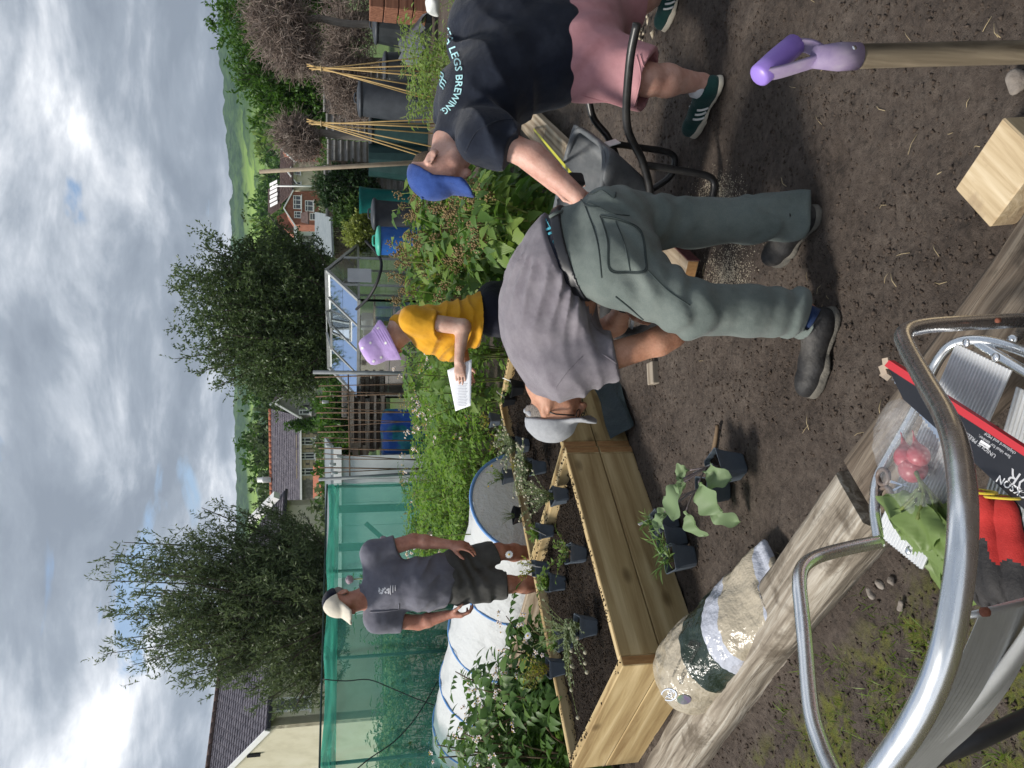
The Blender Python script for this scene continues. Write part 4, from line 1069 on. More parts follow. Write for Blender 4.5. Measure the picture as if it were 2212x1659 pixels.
# ------------------------------------------------------------------ man in grey T-shirt and jeans, bent over beside the bed
def man_grey():
    t = thing('person', 'man in grey T-shirt, jeans and pale cap bending low beside the raised bed', 'person', (0.35, 2.35, 0))
    I = t.matrix_world
    A = lambda x, y, Y: at(x, y, Y)
    hipL, hipR = A(1335, 585, 2.42), A(1322, 478, 2.56); kneeL, kneeR = A(1490, 668, 2.30), A(1500, 482, 2.50)
    ankL, ankR = A(1742, 676, 2.27), A(1746, 466, 2.36); pel = A(1285, 528, 2.52)
    waist = A(1238, 545, 2.56); belly = A(1215, 660, 2.66); chest = A(1195, 745, 2.75); shL, shR = A(1222, 800, 2.62), A(1185, 775, 2.98)
    nk = A(1178, 828, 2.83); hc = A(1200, 882, 2.86)
    elb = A(1422, 738, 2.52); wrL = A(1500, 700, 2.50); elR = A(1330, 700, 2.95); wrR = A(1352, 652, 2.74)
    # --- skin
    fb_ = Field((-0.5, 2.15, 0.02), (0.85, 3.25, 1.22), 0.0065)
    Mh = frame(hc, (hc - A(1120, 880, 2.90)) * 1.0 + Vector((-0.02, -0.05, 0)), Vector((-0.85, 0.22, 0.28)))
    head(fb_, Mh, 1.0)
    fb_.cone(nk, hc + (nk - hc) * 0.25, 0.064, 0.062, 0.03)
    fb_.chain([shL, elb, wrL], [0.056, 0.047, 0.032], 0.02); fb_.cone(elb, elb.lerp(wrL, 0.35), 0.045, 0.047, 0.02)
    fb_.chain([shR, elR, wrR], [0.055, 0.046, 0.031], 0.02)
    dh = (A(1400, 690, 2.62) - wrR); hand(fb_, wrR, dh, Vector((0.2, 0.5, -0.7)), 1, (0.7, 0.7, 0.75, 0.8), 1.0, 0.4)
    hand(fb_, wrL, A(1560, 660, 2.50) - wrL, Vector((1, 0, -0.2)), 1, (0.8, 0.8, 0.8, 0.8), 1.0, 0.4)
    fb_.chain([belly, chest, nk], [0.11, 0.12, 0.06], 0.06); fb_.cone(shL, shR, 0.06, 0.06, 0.05)
    fb_.chain([hipL, kneeL, ankL], [0.07, 0.05, 0.035], 0.03); fb_.chain([hipR, kneeR, ankR], [0.07, 0.05, 0.035], 0.03); fb_.cone(belly, pel, 0.09, 0.09, 0.05); fb_.cone(hipL, hipR, .08, .08, .05)
    body = place(fb_.build('body', M_skin1), t)
    # --- jeans
    M_j = clothmat('faded_green_denim', [(0.085, 0.105, 0.098), (0.135, 0.160, 0.148), (0.20, 0.225, 0.205)], scale=5, weave=700, rel=0.010)
    fj = Field((-0.25, 2.05, 0.0), (0.95, 2.95, 1.12), 0.0065)
    fj.cone(hipL.lerp(hipR, .1), hipL.lerp(hipR, .9), 0.118, 0.118, 0.06)
    fj.chain([hipL, kneeL, kneeL.lerp(ankL, .5), ankL], [0.120, 0.088, 0.080, 0.080], 0.035)
    fj.chain([hipR, kneeR, kneeR.lerp(ankR, .5), ankR], [0.114, 0.082, 0.076, 0.078], 0.035)
    fj.ell(A(1345, 545, 2.42), (0.115, 0.10, 0.12), None, 0.06); fj.ell(A(1322, 480, 2.48), (0.11, 0.10, 0.12), None, 0.06)
    rw = frame(waist, (waist - pel), Vector((0, -0.3, 1))).to_3x3()
    fj.ell(waist, (0.165, 0.10, 0.135), rw, 0.07)
    wn_d = (waist - pel).normalized()
    fj.cut(waist + wn_d * 0.035, wn_d, (waist, 0.35))
    for kn, an in ((kneeL, ankL), (kneeR, ankR)):
        fj.cut(an.lerp(kn, 0.03), (an - kn) + Vector((-.03, 0, 0)), (an, 0.2))
    def fold(x, y, z):
        w = 0.004 * vnoise(x * 9, y * 9, z * 16) + 0.008 * np.sin(z * 70 + 7 * vnoise(x * 7, y * 7, z * 4) + x * 30) * np.clip(1 - np.abs(z - 0.50) / 0.12, 0, 1) \
            + 0.009 * np.sin(z * 80 + 8 * vnoise(x * 8, y * 8, z * 5) + x * 25) * np.clip((0.26 - z) / 0.14, 0, 1) + 0.008 * np.sin((z - x * .9) * 60 + 5 * vnoise(x * 6, y * 6, z * 6)) * np.clip(1 - np.abs(z - 0.68) / 0.1, 0, 1)
        return w
    fj.disp(fold)
    jeans = place(fj.build('jeans', M_j), t); jb = bvh_of(jeans)
    M_seam = clothmat('denim_stitching', [(0.030, 0.042, 0.040), (0.055, 0.07, 0.068)])
    def sm(px, r=0.0028): 
        o = seam(jb, px, r, 'seam', M_seam, None)
        if o: place(o, jeans)
    sm([(1268, 438), (1290, 446), (1325, 462), (1360, 466)], .0022)
    pk = [(1292, 462), (1308, 495), (1322, 585), (1400, 590), (1400, 540), (1360, 478), (1320, 455)]
    pk = [(1296, 466), (1312, 520), (1317, 583), (1360, 590), (1394, 587), (1396, 560), (1385, 500), (1345, 476)]
    sm(pk + [pk[0]]); sm([(a * .94 + 1350 * .06, b * .94 + 533 * .06) for a, b in pk] + [(pk[0][0] * .94 + 81, pk[0][1] * .94 + 32)], .0018); sm([(1330, 478), (1350, 530), (1362, 588)], .002)
    sm([(1258, 408), (1278, 420), (1300, 412), (1325, 428), (1330, 416)]); sm([(1262, 440), (1290, 520), (1300, 600)], .0025); sm([(1400, 585), (1440, 625), (1490, 660)], .0022)
    sm([(1250, 425), (1268, 445), (1295, 448)], .0028); sm([(1330, 640), (1355, 660), (1390, 690)], .003)
    # --- belt and printed waistband
    M_belt = mat('black_leather_belt', [(0.010, 0.011, 0.014), (0.022, 0.023, 0.027)], scale=20, rough=0.42, spec=0.45)
    M_band = clothmat('navy_waistband', [(0.010, 0.012, 0.022), (0.018, 0.020, 0.034)])
    def ring(grow, a, b, name, m, par):
        f_ = Field(np.array(waist) - 0.3, np.array(waist) + 0.3, 0.0055)
        f_.cone(hipL.lerp(hipR, .1), hipL.lerp(hipR, .9), 0.118 + grow, 0.118 + grow, 0.06); f_.ell(waist, (0.165 + grow, 0.10 + grow, 0.135 + grow), rw, 0.07)
        f_.chain([hipL, kneeL], [0.122 + grow, 0.098], 0.035); f_.chain([hipR, kneeR], [0.118 + grow, 0.09], 0.035)
        f_.ell(A(1345, 545, 2.42), (0.115 + grow, 0.10 + grow, 0.12 + grow), None, 0.06); f_.ell(A(1322, 480, 2.48), (0.11 + grow, 0.10 + grow, 0.12 + grow), None, 0.06)
        f_.cut(waist + wn_d * b, wn_d); f_.cut(waist + wn_d * a, -wn_d)
        return place(f_.build(name, m), par)
    belt = ring(0.010, -0.012, 0.026, 'belt', M_belt, t)
    band = ring(0.004, 0.022, 0.070, 'waistband', M_band, t)
    bb = bvh_of(band); M_aqua = mat('aqua_print', [(0.10, 0.42, 0.52)], rough=0.8)
    pth = [Vector((1172, 462, 0)), Vector((1188, 500, 0)), Vector((1212, 545, 0)), Vector((1232, 575, 0))]; cm = catmull(pth, 12)
    def along(a, b):                                     # a 0..1 along the path reversed (lettering is upside down), b across
        s_ = min(max(1 - a, 0), 1) * (len(cm) - 1); i = min(int(s_), len(cm) - 2); p = cm[i].lerp(cm[i + 1], s_ - i); d_ = (cm[i + 1] - cm[i]).normalized()
        return (p.x + d_.y * b, p.y - d_.x * b)
    me_ = subdiv_mesh(text_mesh('TRAILS', 1.0, 0.01), 1); xs = [v.co.x for v in me_.vertices]; x0, x1 = min(xs), max(xs)
    place(decal(bb, me_, lambda a, b: along((a - x0) / (x1 - x0) * .86 + .07, (b - .35) * -14), 'printed_words', M_aqua, None, 0.004), band)
    jw = clothmat('belt_loop_denim', [(0.08, 0.10, 0.095), (0.13, 0.155, 0.145)]); beb = bvh_of(belt)
    for px in (((1188, 470), (1232, 446)), ((1255, 600), (1290, 588))):
        q = [hit(beb, px[0][0] + (px[1][0] - px[0][0]) * k / 6, px[0][1] + (px[1][1] - px[0][1]) * k / 6, 0.004) for k in range(7)]; q = [p for p in q if p]
        if len(q) > 2: place(MB().tube(q, 0.006, 6).build('belt_loop', jw), jeans)
    # --- T-shirt
    M_t = clothmat('heather_grey_jersey', [(0.155, 0.137, 0.158), (0.215, 0.195, 0.218), (0.26, 0.238, 0.258)], scale=14, weave=1100, rel=0.008)
    ft = Field((-0.62, 2.1, 0.55), (0.65, 3.35, 1.25), 0.0065)
    hc_ = [(waist + wn_d * 0.056, -wn_d)]; rb_ = frame((0, 0, 0), chest - waist, Z_).to_3x3()
    ft.ell(waist + wn_d * 0.02, (0.170, 0.12, 0.140), rw, 0.05, clip=hc_)
    ft.ell(A(1192, 625, 2.66), (0.19, 0.20, 0.175), rb_, 0.10, clip=hc_)
    ft.ell(A(1195, 712, 2.72), (0.20, 0.21, 0.188), rb_, 0.10, clip=hc_)
    ft.ell(A(1262, 690, 2.66), (0.17, 0.15, 0.115), rb_, 0.09, clip=hc_)
    ft.ell(A(1258, 632, 2.57), (0.13, 0.11, 0.10), rb_, 0.07, clip=hc_)
    ft.cone(shL, shR, 0.092, 0.085, 0.09); ft.cone(chest, nk, 0.15, 0.080, 0.07, clip=[(nk + (hc - nk) * 0.12, hc - nk)])
    ft.cone(shL, shL.lerp(elb, 0.70), 0.097, 0.088, 0.06, clip=[(shL.lerp(elb, 0.54), elb - shL + Vector((-.05, 0, 0.04)))]); ft.cone(shR, shR.lerp(elR, 0.6), 0.09, 0.075, 0.06)
    dirv = (chest - waist).normalized(); W0 = waist
    def tf(x, y, z):
        s_ = (x - W0.x) * dirv.x + (y - W0.y) * dirv.y + (z - W0.z) * dirv.z
        a = np.arctan2(z - W0.z, (x - W0.x) * 0.5 + (y - W0.y) * 0.85)
        near = np.clip(1 - s_ / 0.30, 0, 1) * np.clip(s_ / 0.03, 0, 1); far = np.clip((s_ - 0.20) / 0.15, 0, 1)
        low = np.clip((1.08 - z) / 0.15, 0, 1)
        return -0.010 * near * rdg(a * 24 + 3 * vnoise(x * 9, y * 9, z * 9)) - 0.012 * far * low * rdg((z * 0.80 + s_ * 0.55) * 66 + 5 * vnoise(x * 5, y * 5, z * 5)) * np.clip(.6 + vnoise(x * 4, y * 4, z * 4), 0, 1) + 0.004 * vnoise(x * 17, y * 17, z * 17)
    ft.disp(tf)
    shirt = place(ft.build('t_shirt', M_t), t); sb = bvh_of(shirt)
    for px in ([(1200, 838), (1228, 800), (1258, 770)], [(1300, 764), (1325, 780), (1346, 800)]):
        o = seam(sb, px, 0.0016, 'seam', M_t, None); 
        if o: place(o, shirt)
    # --- pale cap with strap
    M_c = clothmat('pale_grey_checked_cotton', [(0.30, 0.31, 0.33), (0.40, 0.41, 0.43)], scale=60, weave=900)
    fc = Field(np.array(hc) - 0.27, np.array(hc) + 0.27, 0.0055)
    R3 = Mh.to_3x3(); PH = lambda x, y, z: Mh @ Vector((x, y, z))
    fc.ell(PH(0, -0.015, 0.040), (0.087, 0.107, 0.098), R3, 0.01)
    inner = Field(np.array(hc) - 0.27, np.array(hc) + 0.27, 0.0055); inner.ell(PH(0, -0.015, 0.036), (0.080, 0.100, 0.090), R3, 0.01)
    zc = Mh.to_3x3() @ Vector((0, -0.10, -1)); fc.cut(PH(0, 0, 0.036), zc)
    fc.ell(PH(0, -0.118, 0.045), (0.042, 0.05, 0.036), R3, 0.006, 's')
    fc.cone(PH(-.06, -0.078, 0.030), PH(0, -0.118, 0.028), 0.011, 0.011, 0.004); fc.cone(PH(.06, -0.078, 0.030), PH(0, -0.118, 0.028), 0.011, 0.011, 0.004)
    for k in range(9):
        a = (k - 4) / 4 * 1.05; fc.cone(PH(0.072 * math.sin(a), 0.078 * math.cos(a), 0.036), PH(0.080 * math.sin(a * .85), 0.090 + 0.075 * math.cos(a), 0.030 - 0.014 * abs(a)), 0.0055, 0.0055, 0.012)
    fc.disp(lambda x, y, z: 0.0025 * vnoise(x * 30, y * 30, z * 30))
    place(fc.build('cap', M_c), t)
    fh = Field(np.array(hc) - 0.2, np.array(hc) + 0.2, 0.005); fh.ell(PH(0, -0.030, 0.018), (0.0775, 0.088, 0.080), R3, 0.01); fh.cut(PH(0, 0, -0.035), R3 @ Vector((0, -.35, -1))); fh.cut(PH(0, 0.025, 0), R3 @ Vector((0, 1, 0)))
    place(fh.build('hair', M_hair_g), t)
    M_gl = mat('dark_spectacles', [(0.012, 0.012, 0.013)], rough=0.3)
    g = MB()
    for sx in (-1, 1): g.tube([PH(sx * .083, -.03, .004), PH(sx * .084, .03, .012), PH(sx * .062, .098, .008)], 0.003, 5); g.tube([PH(sx * .034 + .024 * math.cos(k * .628), .102, .002 + .016 * math.sin(k * .628)) for k in range(10)], 0.002, 5, closed=True)
    place(g.build('spectacles', M_gl), t)
    # watch, socks, shoes
    M_w = mat('black_watch', [(0.01, 0.01, 0.012)], rough=0.35)
    dw = (wrR - elR).normalized(); xw = dw.cross(Z_).normalized(); yw = dw.cross(xw)
    place(MB().tube([wrR - dw * .012 + (xw * math.cos(k * .52) + yw * math.sin(k * .52)) * .0345 for k in range(12)], 0.0085, 6, closed=True).build('watch', M_w), t)
    M_sh = mat('worn_grey_leather', [(0.012, 0.012, 0.014), (0.028, 0.027, 0.027), (0.10, 0.092, 0.083)], scale=8, rough=0.6, bump=0.004, bscale=50)
    M_so = mat('muddy_grey_sole', [(0.09, 0.085, 0.075), (0.17, 0.155, 0.13)], scale=20, rough=0.85, bump=0.006); M_la = mat('black_lace', [(0.015, 0.015, 0.017)], rough=0.9)
    M_sk = clothmat('blue_spotted_sock', [(0.012, 0.03, 0.09), (0.02, 0.045, 0.13)])
    f0 = G(1812, 650), G(1768, 812); f1 = G(1785, 444), G(1675, 566)
    for (he, to), an, kn in ((f0, ankL, kneeL), (f1, ankR, kneeR)):
        dv = (to - he).normalized(); sh = shoe(None, he + dv * .034, he + dv * 0.325, 0.125, M_sh, M_so, None, 0.0, 0.054, M_la, ank=Vector((an.x, an.y, .14)))
        sh.name = 'shoe'; so = [o for o in bpy.data.objects if o.name.startswith('shoe_sole') and o.parent is None][0]
        place(sh, t); place(so, sh)
        place(MB().tube([Vector((he.x + dv.x * .07, he.y + dv.y * .07, .07)), an.lerp(kn, .08)], [0.044, 0.040], 14).build('sock', M_sk), t)
    return t
man1 = man_grey()
# ------------------------------------------------------------------ man in navy T-shirt and pink shorts, leaning in from the right
def man_navy():
    t = thing('person', 'man in navy T-shirt, pink shorts and blue cap leaning over by the wheelbarrow', 'person', (1.45, 3.2, 0))
    A = at
    hipL, hipR = A(1268, 130, 3.16), A(1262, 45, 3.38); kneeL, kneeR = A(1398, 172, 2.98), A(1352, 8, 3.45)
    ankL, ankR = A(1516, 178, 3.05), A(1455, -22, 3.55); pel = A(1235, 80, 3.27)
    belly = A(1165, 120, 3.28); chest = A(1068, 200, 3.22); shL, shR = A(1050, 296, 3.02), A(985, 235, 3.45); nk = A(978, 300, 3.22); hc = A(950, 366, 3.16)
    elb = A(1150, 338, 2.96); wrL = A(1250, 425, 2.90); elR = A(1120, 330, 3.5); wrR = A(1200, 400, 3.3)
    fb_ = Field((0.55, 2.75, 0.03), (2.15, 3.85, 1.85), 0.0075)
    Mh = frame(hc, Vector((-0.40, -0.44, -0.80)), Vector((-0.88, -0.02, 0.45)))
    head(fb_, Mh, 1.08, 1.1); fb_.cone(nk + (nk - hc) * .35, hc + (nk - hc) * 0.3, 0.070, 0.066, 0.03)
    fb_.chain([shL, elb, wrL], [0.060, 0.052, 0.036], 0.02); fb_.cone(elb, elb.lerp(wrL, .3), .05, .050, .02); fb_.chain([shR, elR, wrR], [0.055, 0.05, 0.034], 0.02)
    hand(fb_, wrL, A(1330, 470, 2.95) - wrL, Vector((-.3, .8, -.2)), 1, (0.6,) * 4, 1.0, .4); hand(fb_, wrR, A(1260, 450, 3.25) - wrR, Vector((.3, -.8, -.2)), -1, (0.6,) * 4, 1.0, .4)
    for h_, k_, a_ in ((hipL, kneeL, ankL), (hipR, kneeR, ankR)):
        fb_.chain([h_, k_], [0.085, 0.064], 0.03); fb_.chain([k_, k_.lerp(a_, .35), a_], [0.060, 0.063, 0.036], 0.03); fb_.cone(a_, a_ + Vector((-.02, 0, -.05)), .036, .04, .02)
    fb_.chain([pel, belly, chest, nk], [0.10, 0.11, 0.11, 0.065], 0.06); fb_.cone(shL, shR, .06, .06, .05)
    place(fb_.build('body', M_skin2), t)
    # shorts
    M_p = clothmat('dusty_pink_cotton', [(0.40, 0.185, 0.205), (0.50, 0.245, 0.265), (0.57, 0.30, 0.315)], scale=7, rel=0.008)
    fs = Field((1.0, 2.7, 0.2), (2.2, 3.95, 1.0), 0.0075)
    fs.cone(hipL, hipR, 0.165, 0.165, 0.08); fs.ell(pel, (0.20, 0.20, 0.19), None, 0.08); fs.ell(A(1250, 20, 3.35), (.19, .19, .18), None, .08)
    fs.chain([hipL, kneeL, kneeL + (kneeL - hipL) * .12], [0.155, 0.118, 0.116], 0.05); fs.chain([hipR, kneeR, kneeR + (kneeR - hipR) * .15], [0.155, 0.125, 0.122], 0.05)
    fs.cut(kneeL + (kneeL - hipL) * .02 , (kneeL - hipL) + Vector((0, 0, -.12)), (kneeL, 0.2)); fs.cut(kneeR + (kneeR - hipR) * .10, kneeR - hipR, (kneeR, 0.2))
    inn = Field((1.0, 2.7, 0.2), (2.2, 3.95, 1.0), 0.0075); inn.chain([hipL, kneeL + (kneeL - hipL) * .3], [.10, .108], .02); inn.chain([hipR, kneeR + (kneeR - hipR) * .3], [.10, .115], .02)
    low = inn.copy(); low.cut(kneeL + (hipL - kneeL) * .25, hipL - kneeL, (kneeL + (hipL - kneeL) * .6, .45)); fs.minus(low)
    fs.disp(lambda x, y, z: 0.005 * vnoise(x * 12, y * 12, z * 10) + 0.006 * np.sin((x + z * .4) * 55 + 5 * vnoise(x * 6, y * 6, z * 4)) * np.clip((z - .35) / .3, 0, 1))
    sh = place(fs.build('shorts', M_p), t); shb = bvh_of(sh)
    for px in ([(1383, 118), (1392, 165), (1378, 228)], [(1375, 120), (1384, 165), (1370, 230)], [(1255, 205), (1300, 218), (1372, 232)]):
        o = seam(shb, px, 0.0028, 'seam', M_p, None)
        if o: place(o, sh)
    # T-shirt
    M_n = clothmat('navy_jersey', [(0.0075, 0.010, 0.018), (0.013, 0.017, 0.029), (0.021, 0.027, 0.043)], scale=8, weave=1000, rel=0.010)
    ft = Field((0.72, 2.75, 0.5), (2.25, 4.0, 1.6), 0.0075)
    ax = (chest - pel).normalized(); r0 = frame((0, 0, 0), ax, Vector((0.5, -.2, 1))).to_3x3()
    hemn = (A(1250, 100, 3.25) - A(1100, 130, 3.27)).normalized(); hm = [(A(1244, 120, 3.25), hemn)]
    ft.ell(A(1190, 95, 3.28), (0.225, 0.24, 0.205), r0, 0.09, clip=hm); ft.ell(A(1120, 135, 3.27), (0.225, 0.24, 0.205), r0, 0.10, clip=hm); ft.ell(A(1055, 190, 3.25), (0.225, 0.22, 0.19), r0, 0.10, clip=hm)
    ft.ell(A(1080, 45, 3.36), (.22, .26, .20), r0, .10, clip=hm); ft.ell(A(1200, 150, 3.22), (.18, .16, .15), r0, .08, clip=hm)
    ft.cone(shL, shR, 0.105, 0.10, 0.09); ft.cone(chest, nk, 0.16, 0.086, 0.07, clip=[(nk + (hc - nk) * .18, hc - nk)])
    ft.cone(shL, shL.lerp(elb, .8), 0.108, 0.098, 0.06, clip=[(shL.lerp(elb, .60), elb - shL)]); ft.cone(shR, shR.lerp(elR, .6), 0.10, 0.09, 0.06)
    c0 = chest
    def tf(x, y, z):
        s_ = (x - c0.x) * ax.x + (y - c0.y) * ax.y + (z - c0.z) * ax.z
        up = np.clip((s_ + .22) / .2, 0, 1)
        return -0.014 * rdg((z * 0.9 - x * 0.5) * 50 + 5 * vnoise(x * 4, y * 4, z * 4)) * up * np.clip(.5 + vnoise(x * 5 + 3, y * 5, z * 5), 0, 1) + 0.006 * vnoise(x * 8, y * 8, z * 8) + .003 * vnoise(x * 22, y * 22, z * 22)
    ft.disp(tf)
    shirt = place(ft.build('t_shirt', M_n), t); sb = bvh_of(shirt)
    M_pr = mat('pale_aqua_print', [(0.42, 0.70, 0.74)], rough=0.85)
    # lettering in an arc on the upper back, and three waves under it
    arc = catmull([Vector(p + (0,)) for p in ((962, 62), (972, 92), (985, 130), (991, 165), (987, 200), (974, 226), (956, 242))], 12)
    def along(s_, b):
        q = min(max(s_, 0), 1) * (len(arc) - 1); i = min(int(q), len(arc) - 2); p = arc[i].lerp(arc[i + 1], q - i); d_ = (arc[i + 1] - arc[i]).normalized()
        return (p.x + d_.y * b, p.y - d_.x * b)
    me_ = subdiv_mesh(text_mesh('SEA LEGS BREWING.', 1.0, 0.012), 1); xs = [v.co.x for v in me_.vertices]; x0, x1 = min(xs), max(xs)
    place(decal(sb, me_, lambda a, b: along((a - x0) / (x1 - x0), b * 21 - 5), 'printed_words', M_pr, None, 0.004), shirt)
    for k in range(3):
        px = [(951 - 3 * k + j * .62 + 1.9 * math.sin(j * .75), 142 + 6.7 * k + j * 1.9 - .6 * math.sin(j * .75)) for j in range(21)]
        q = [hit(sb, a, b, 0.003) for a, b in px]; q = [p for p in q if p is not None]
        if len(q) > 3: place(MB().tube(q, 0.0027, 5).build('printed_wave', M_pr), shirt)
    for px in ([(1005, 330), (1030, 285), (1075, 262), (1110, 258)],):
        o = seam(sb, px, 0.0028, 'seam', M_n, None)
        if o: place(o, shirt)
    # cap, hair, beard
    R3 = Mh.to_3x3(); PH = lambda x, y, z: Mh @ (Vector((x, y, z)) * 1.04)
    M_cap = clothmat('royal_blue_cotton', [(0.020, 0.045, 0.17), (0.032, 0.07, 0.25), (0.05, 0.10, 0.32)], scale=14, rel=0.01)
    lo, hi = np.array(hc) - .3, np.array(hc) + .3
    fc = Field(lo, hi, 0.006); fc.ell(PH(0, -0.012, 0.036), (0.092, 0.112, 0.100), R3, .01)
    inn = Field(lo, hi, 0.006); inn.ell(PH(0, -0.012, 0.033), (0.084, 0.104, 0.093), R3, .01); fc.cut(PH(0, 0.02, 0.056), R3 @ Vector((0, .16, -1)))
    for k in range(11):
        a = (k - 5) / 5 * 1.1; fc.cone(PH(0.074 * math.sin(a), 0.082 * math.cos(a), 0.054), PH(0.082 * math.sin(a * .85), 0.098 + 0.075 * math.cos(a), 0.050 - 0.02 * abs(a)), .0085, .0080, .014)
    fc.disp(lambda x, y, z: 0.0016 * vnoise(x * 26, y * 26, z * 26)); cp = place(fc.build('cap', M_cap), t)
    place(MB().lathe([(.007, -.004), (.008, 0), (.004, .005), (.001, .006)], 10).build('cap_button', M_cap), cp).location = PH(0, -0.012, 0.134)
    fh = Field(lo, hi, .0055); fh.ell(PH(0, -.028, .012), (.080, .090, .090), R3, .01); fh.cut(PH(0, 0, -.058), R3 @ Vector((0, -.5, -1))); fh.cut(PH(0, .022, 0), R3 @ Vector((0, 1, .1)))
    place(fh.build('hair', M_hair_b), t)
    M_beard = mat('ginger_stubble', [(0.26, 0.13, 0.085), (0.38, 0.20, 0.14), (0.46, 0.26, 0.19)], scale=220, rough=.8, bump=.002, bscale=400)
    fd = Field(lo, hi, .0055); fd.ell(PH(0, .038, -.066), (.061, .058, .058), R3, .01); fd.ell(PH(0, .078, -.102), (.024, .019, .020), R3, .02)
    fd.cut(PH(0, .02, -.045), R3 @ Vector((0, -.5, 1))); fd.ell(PH(0, .098, -.062), (.025, .025, .014), R3, .006, 's'); place(fd.build('beard', M_beard), t)
    eyes(t, Mh, M_eyew, 1.04)
    # trainers with three white stripes
    M_sh = clothmat('green_suede', [(0.012, 0.045, 0.042), (0.022, 0.07, 0.063)], scale=20); M_so = mat('cream_rubber_sole', [(0.50, 0.45, 0.36), (0.60, 0.55, 0.45)], scale=14, rough=.6); M_la = mat('green_lace', [(.012, .05, .045)], rough=.9)
    M_ws = mat('white_leather_stripe', [(.72, .72, .70)], rough=.5); M_sk = clothmat('white_sock', [(.66, .66, .68), (.75, .75, .77)])
    f0 = G(1562, 172), G(1500, 292); f1 = G(1488, -70), G(1446, 44)
    for (he, to), an, kn in ((f0, ankL, kneeL), (f1, ankR, kneeR)):
        dv = (to - he).normalized(); u_ = shoe(None, he, he + dv * .30, .085, M_sh, M_so, None, 0.0, .047, M_la, ank=Vector((he.x + dv.x * .06, he.y + dv.y * .06, .12)))
        u_.name = 'shoe'; so = [o for o in bpy.data.objects if o.name.startswith('shoe_sole') and o.parent is None][0]
        place(u_, t); place(so, u_); ub = bvh_of(u_); s = Z_.cross(dv)
        for sgn in (1, -1):
            for k in range(3):
                q = []
                for j in range(6):
                    p0 = he + dv * (.118 + .024 * k + .022 * j / 5) + Z_ * (.026 + .042 * j / 5); o_ = p0 + s * sgn * .12
                    h_ = ub.ray_cast(o_, -s * sgn)
                    if h_[0] is not None: q.append(h_[0] + s * sgn * .0015)
                if len(q) > 2: place(MB().tube(q, .0052, 6).build('stripe', M_ws), u_)
        place(MB().tube([Vector((he.x + dv.x * .065, he.y + dv.y * .065, .06)), Vector((he.x + dv.x * .062, he.y + dv.y * .062, .118)).lerp(an, .2)], [.040, .040], 14).build('sock', M_sk), t)
    return t
man2 = man_navy()

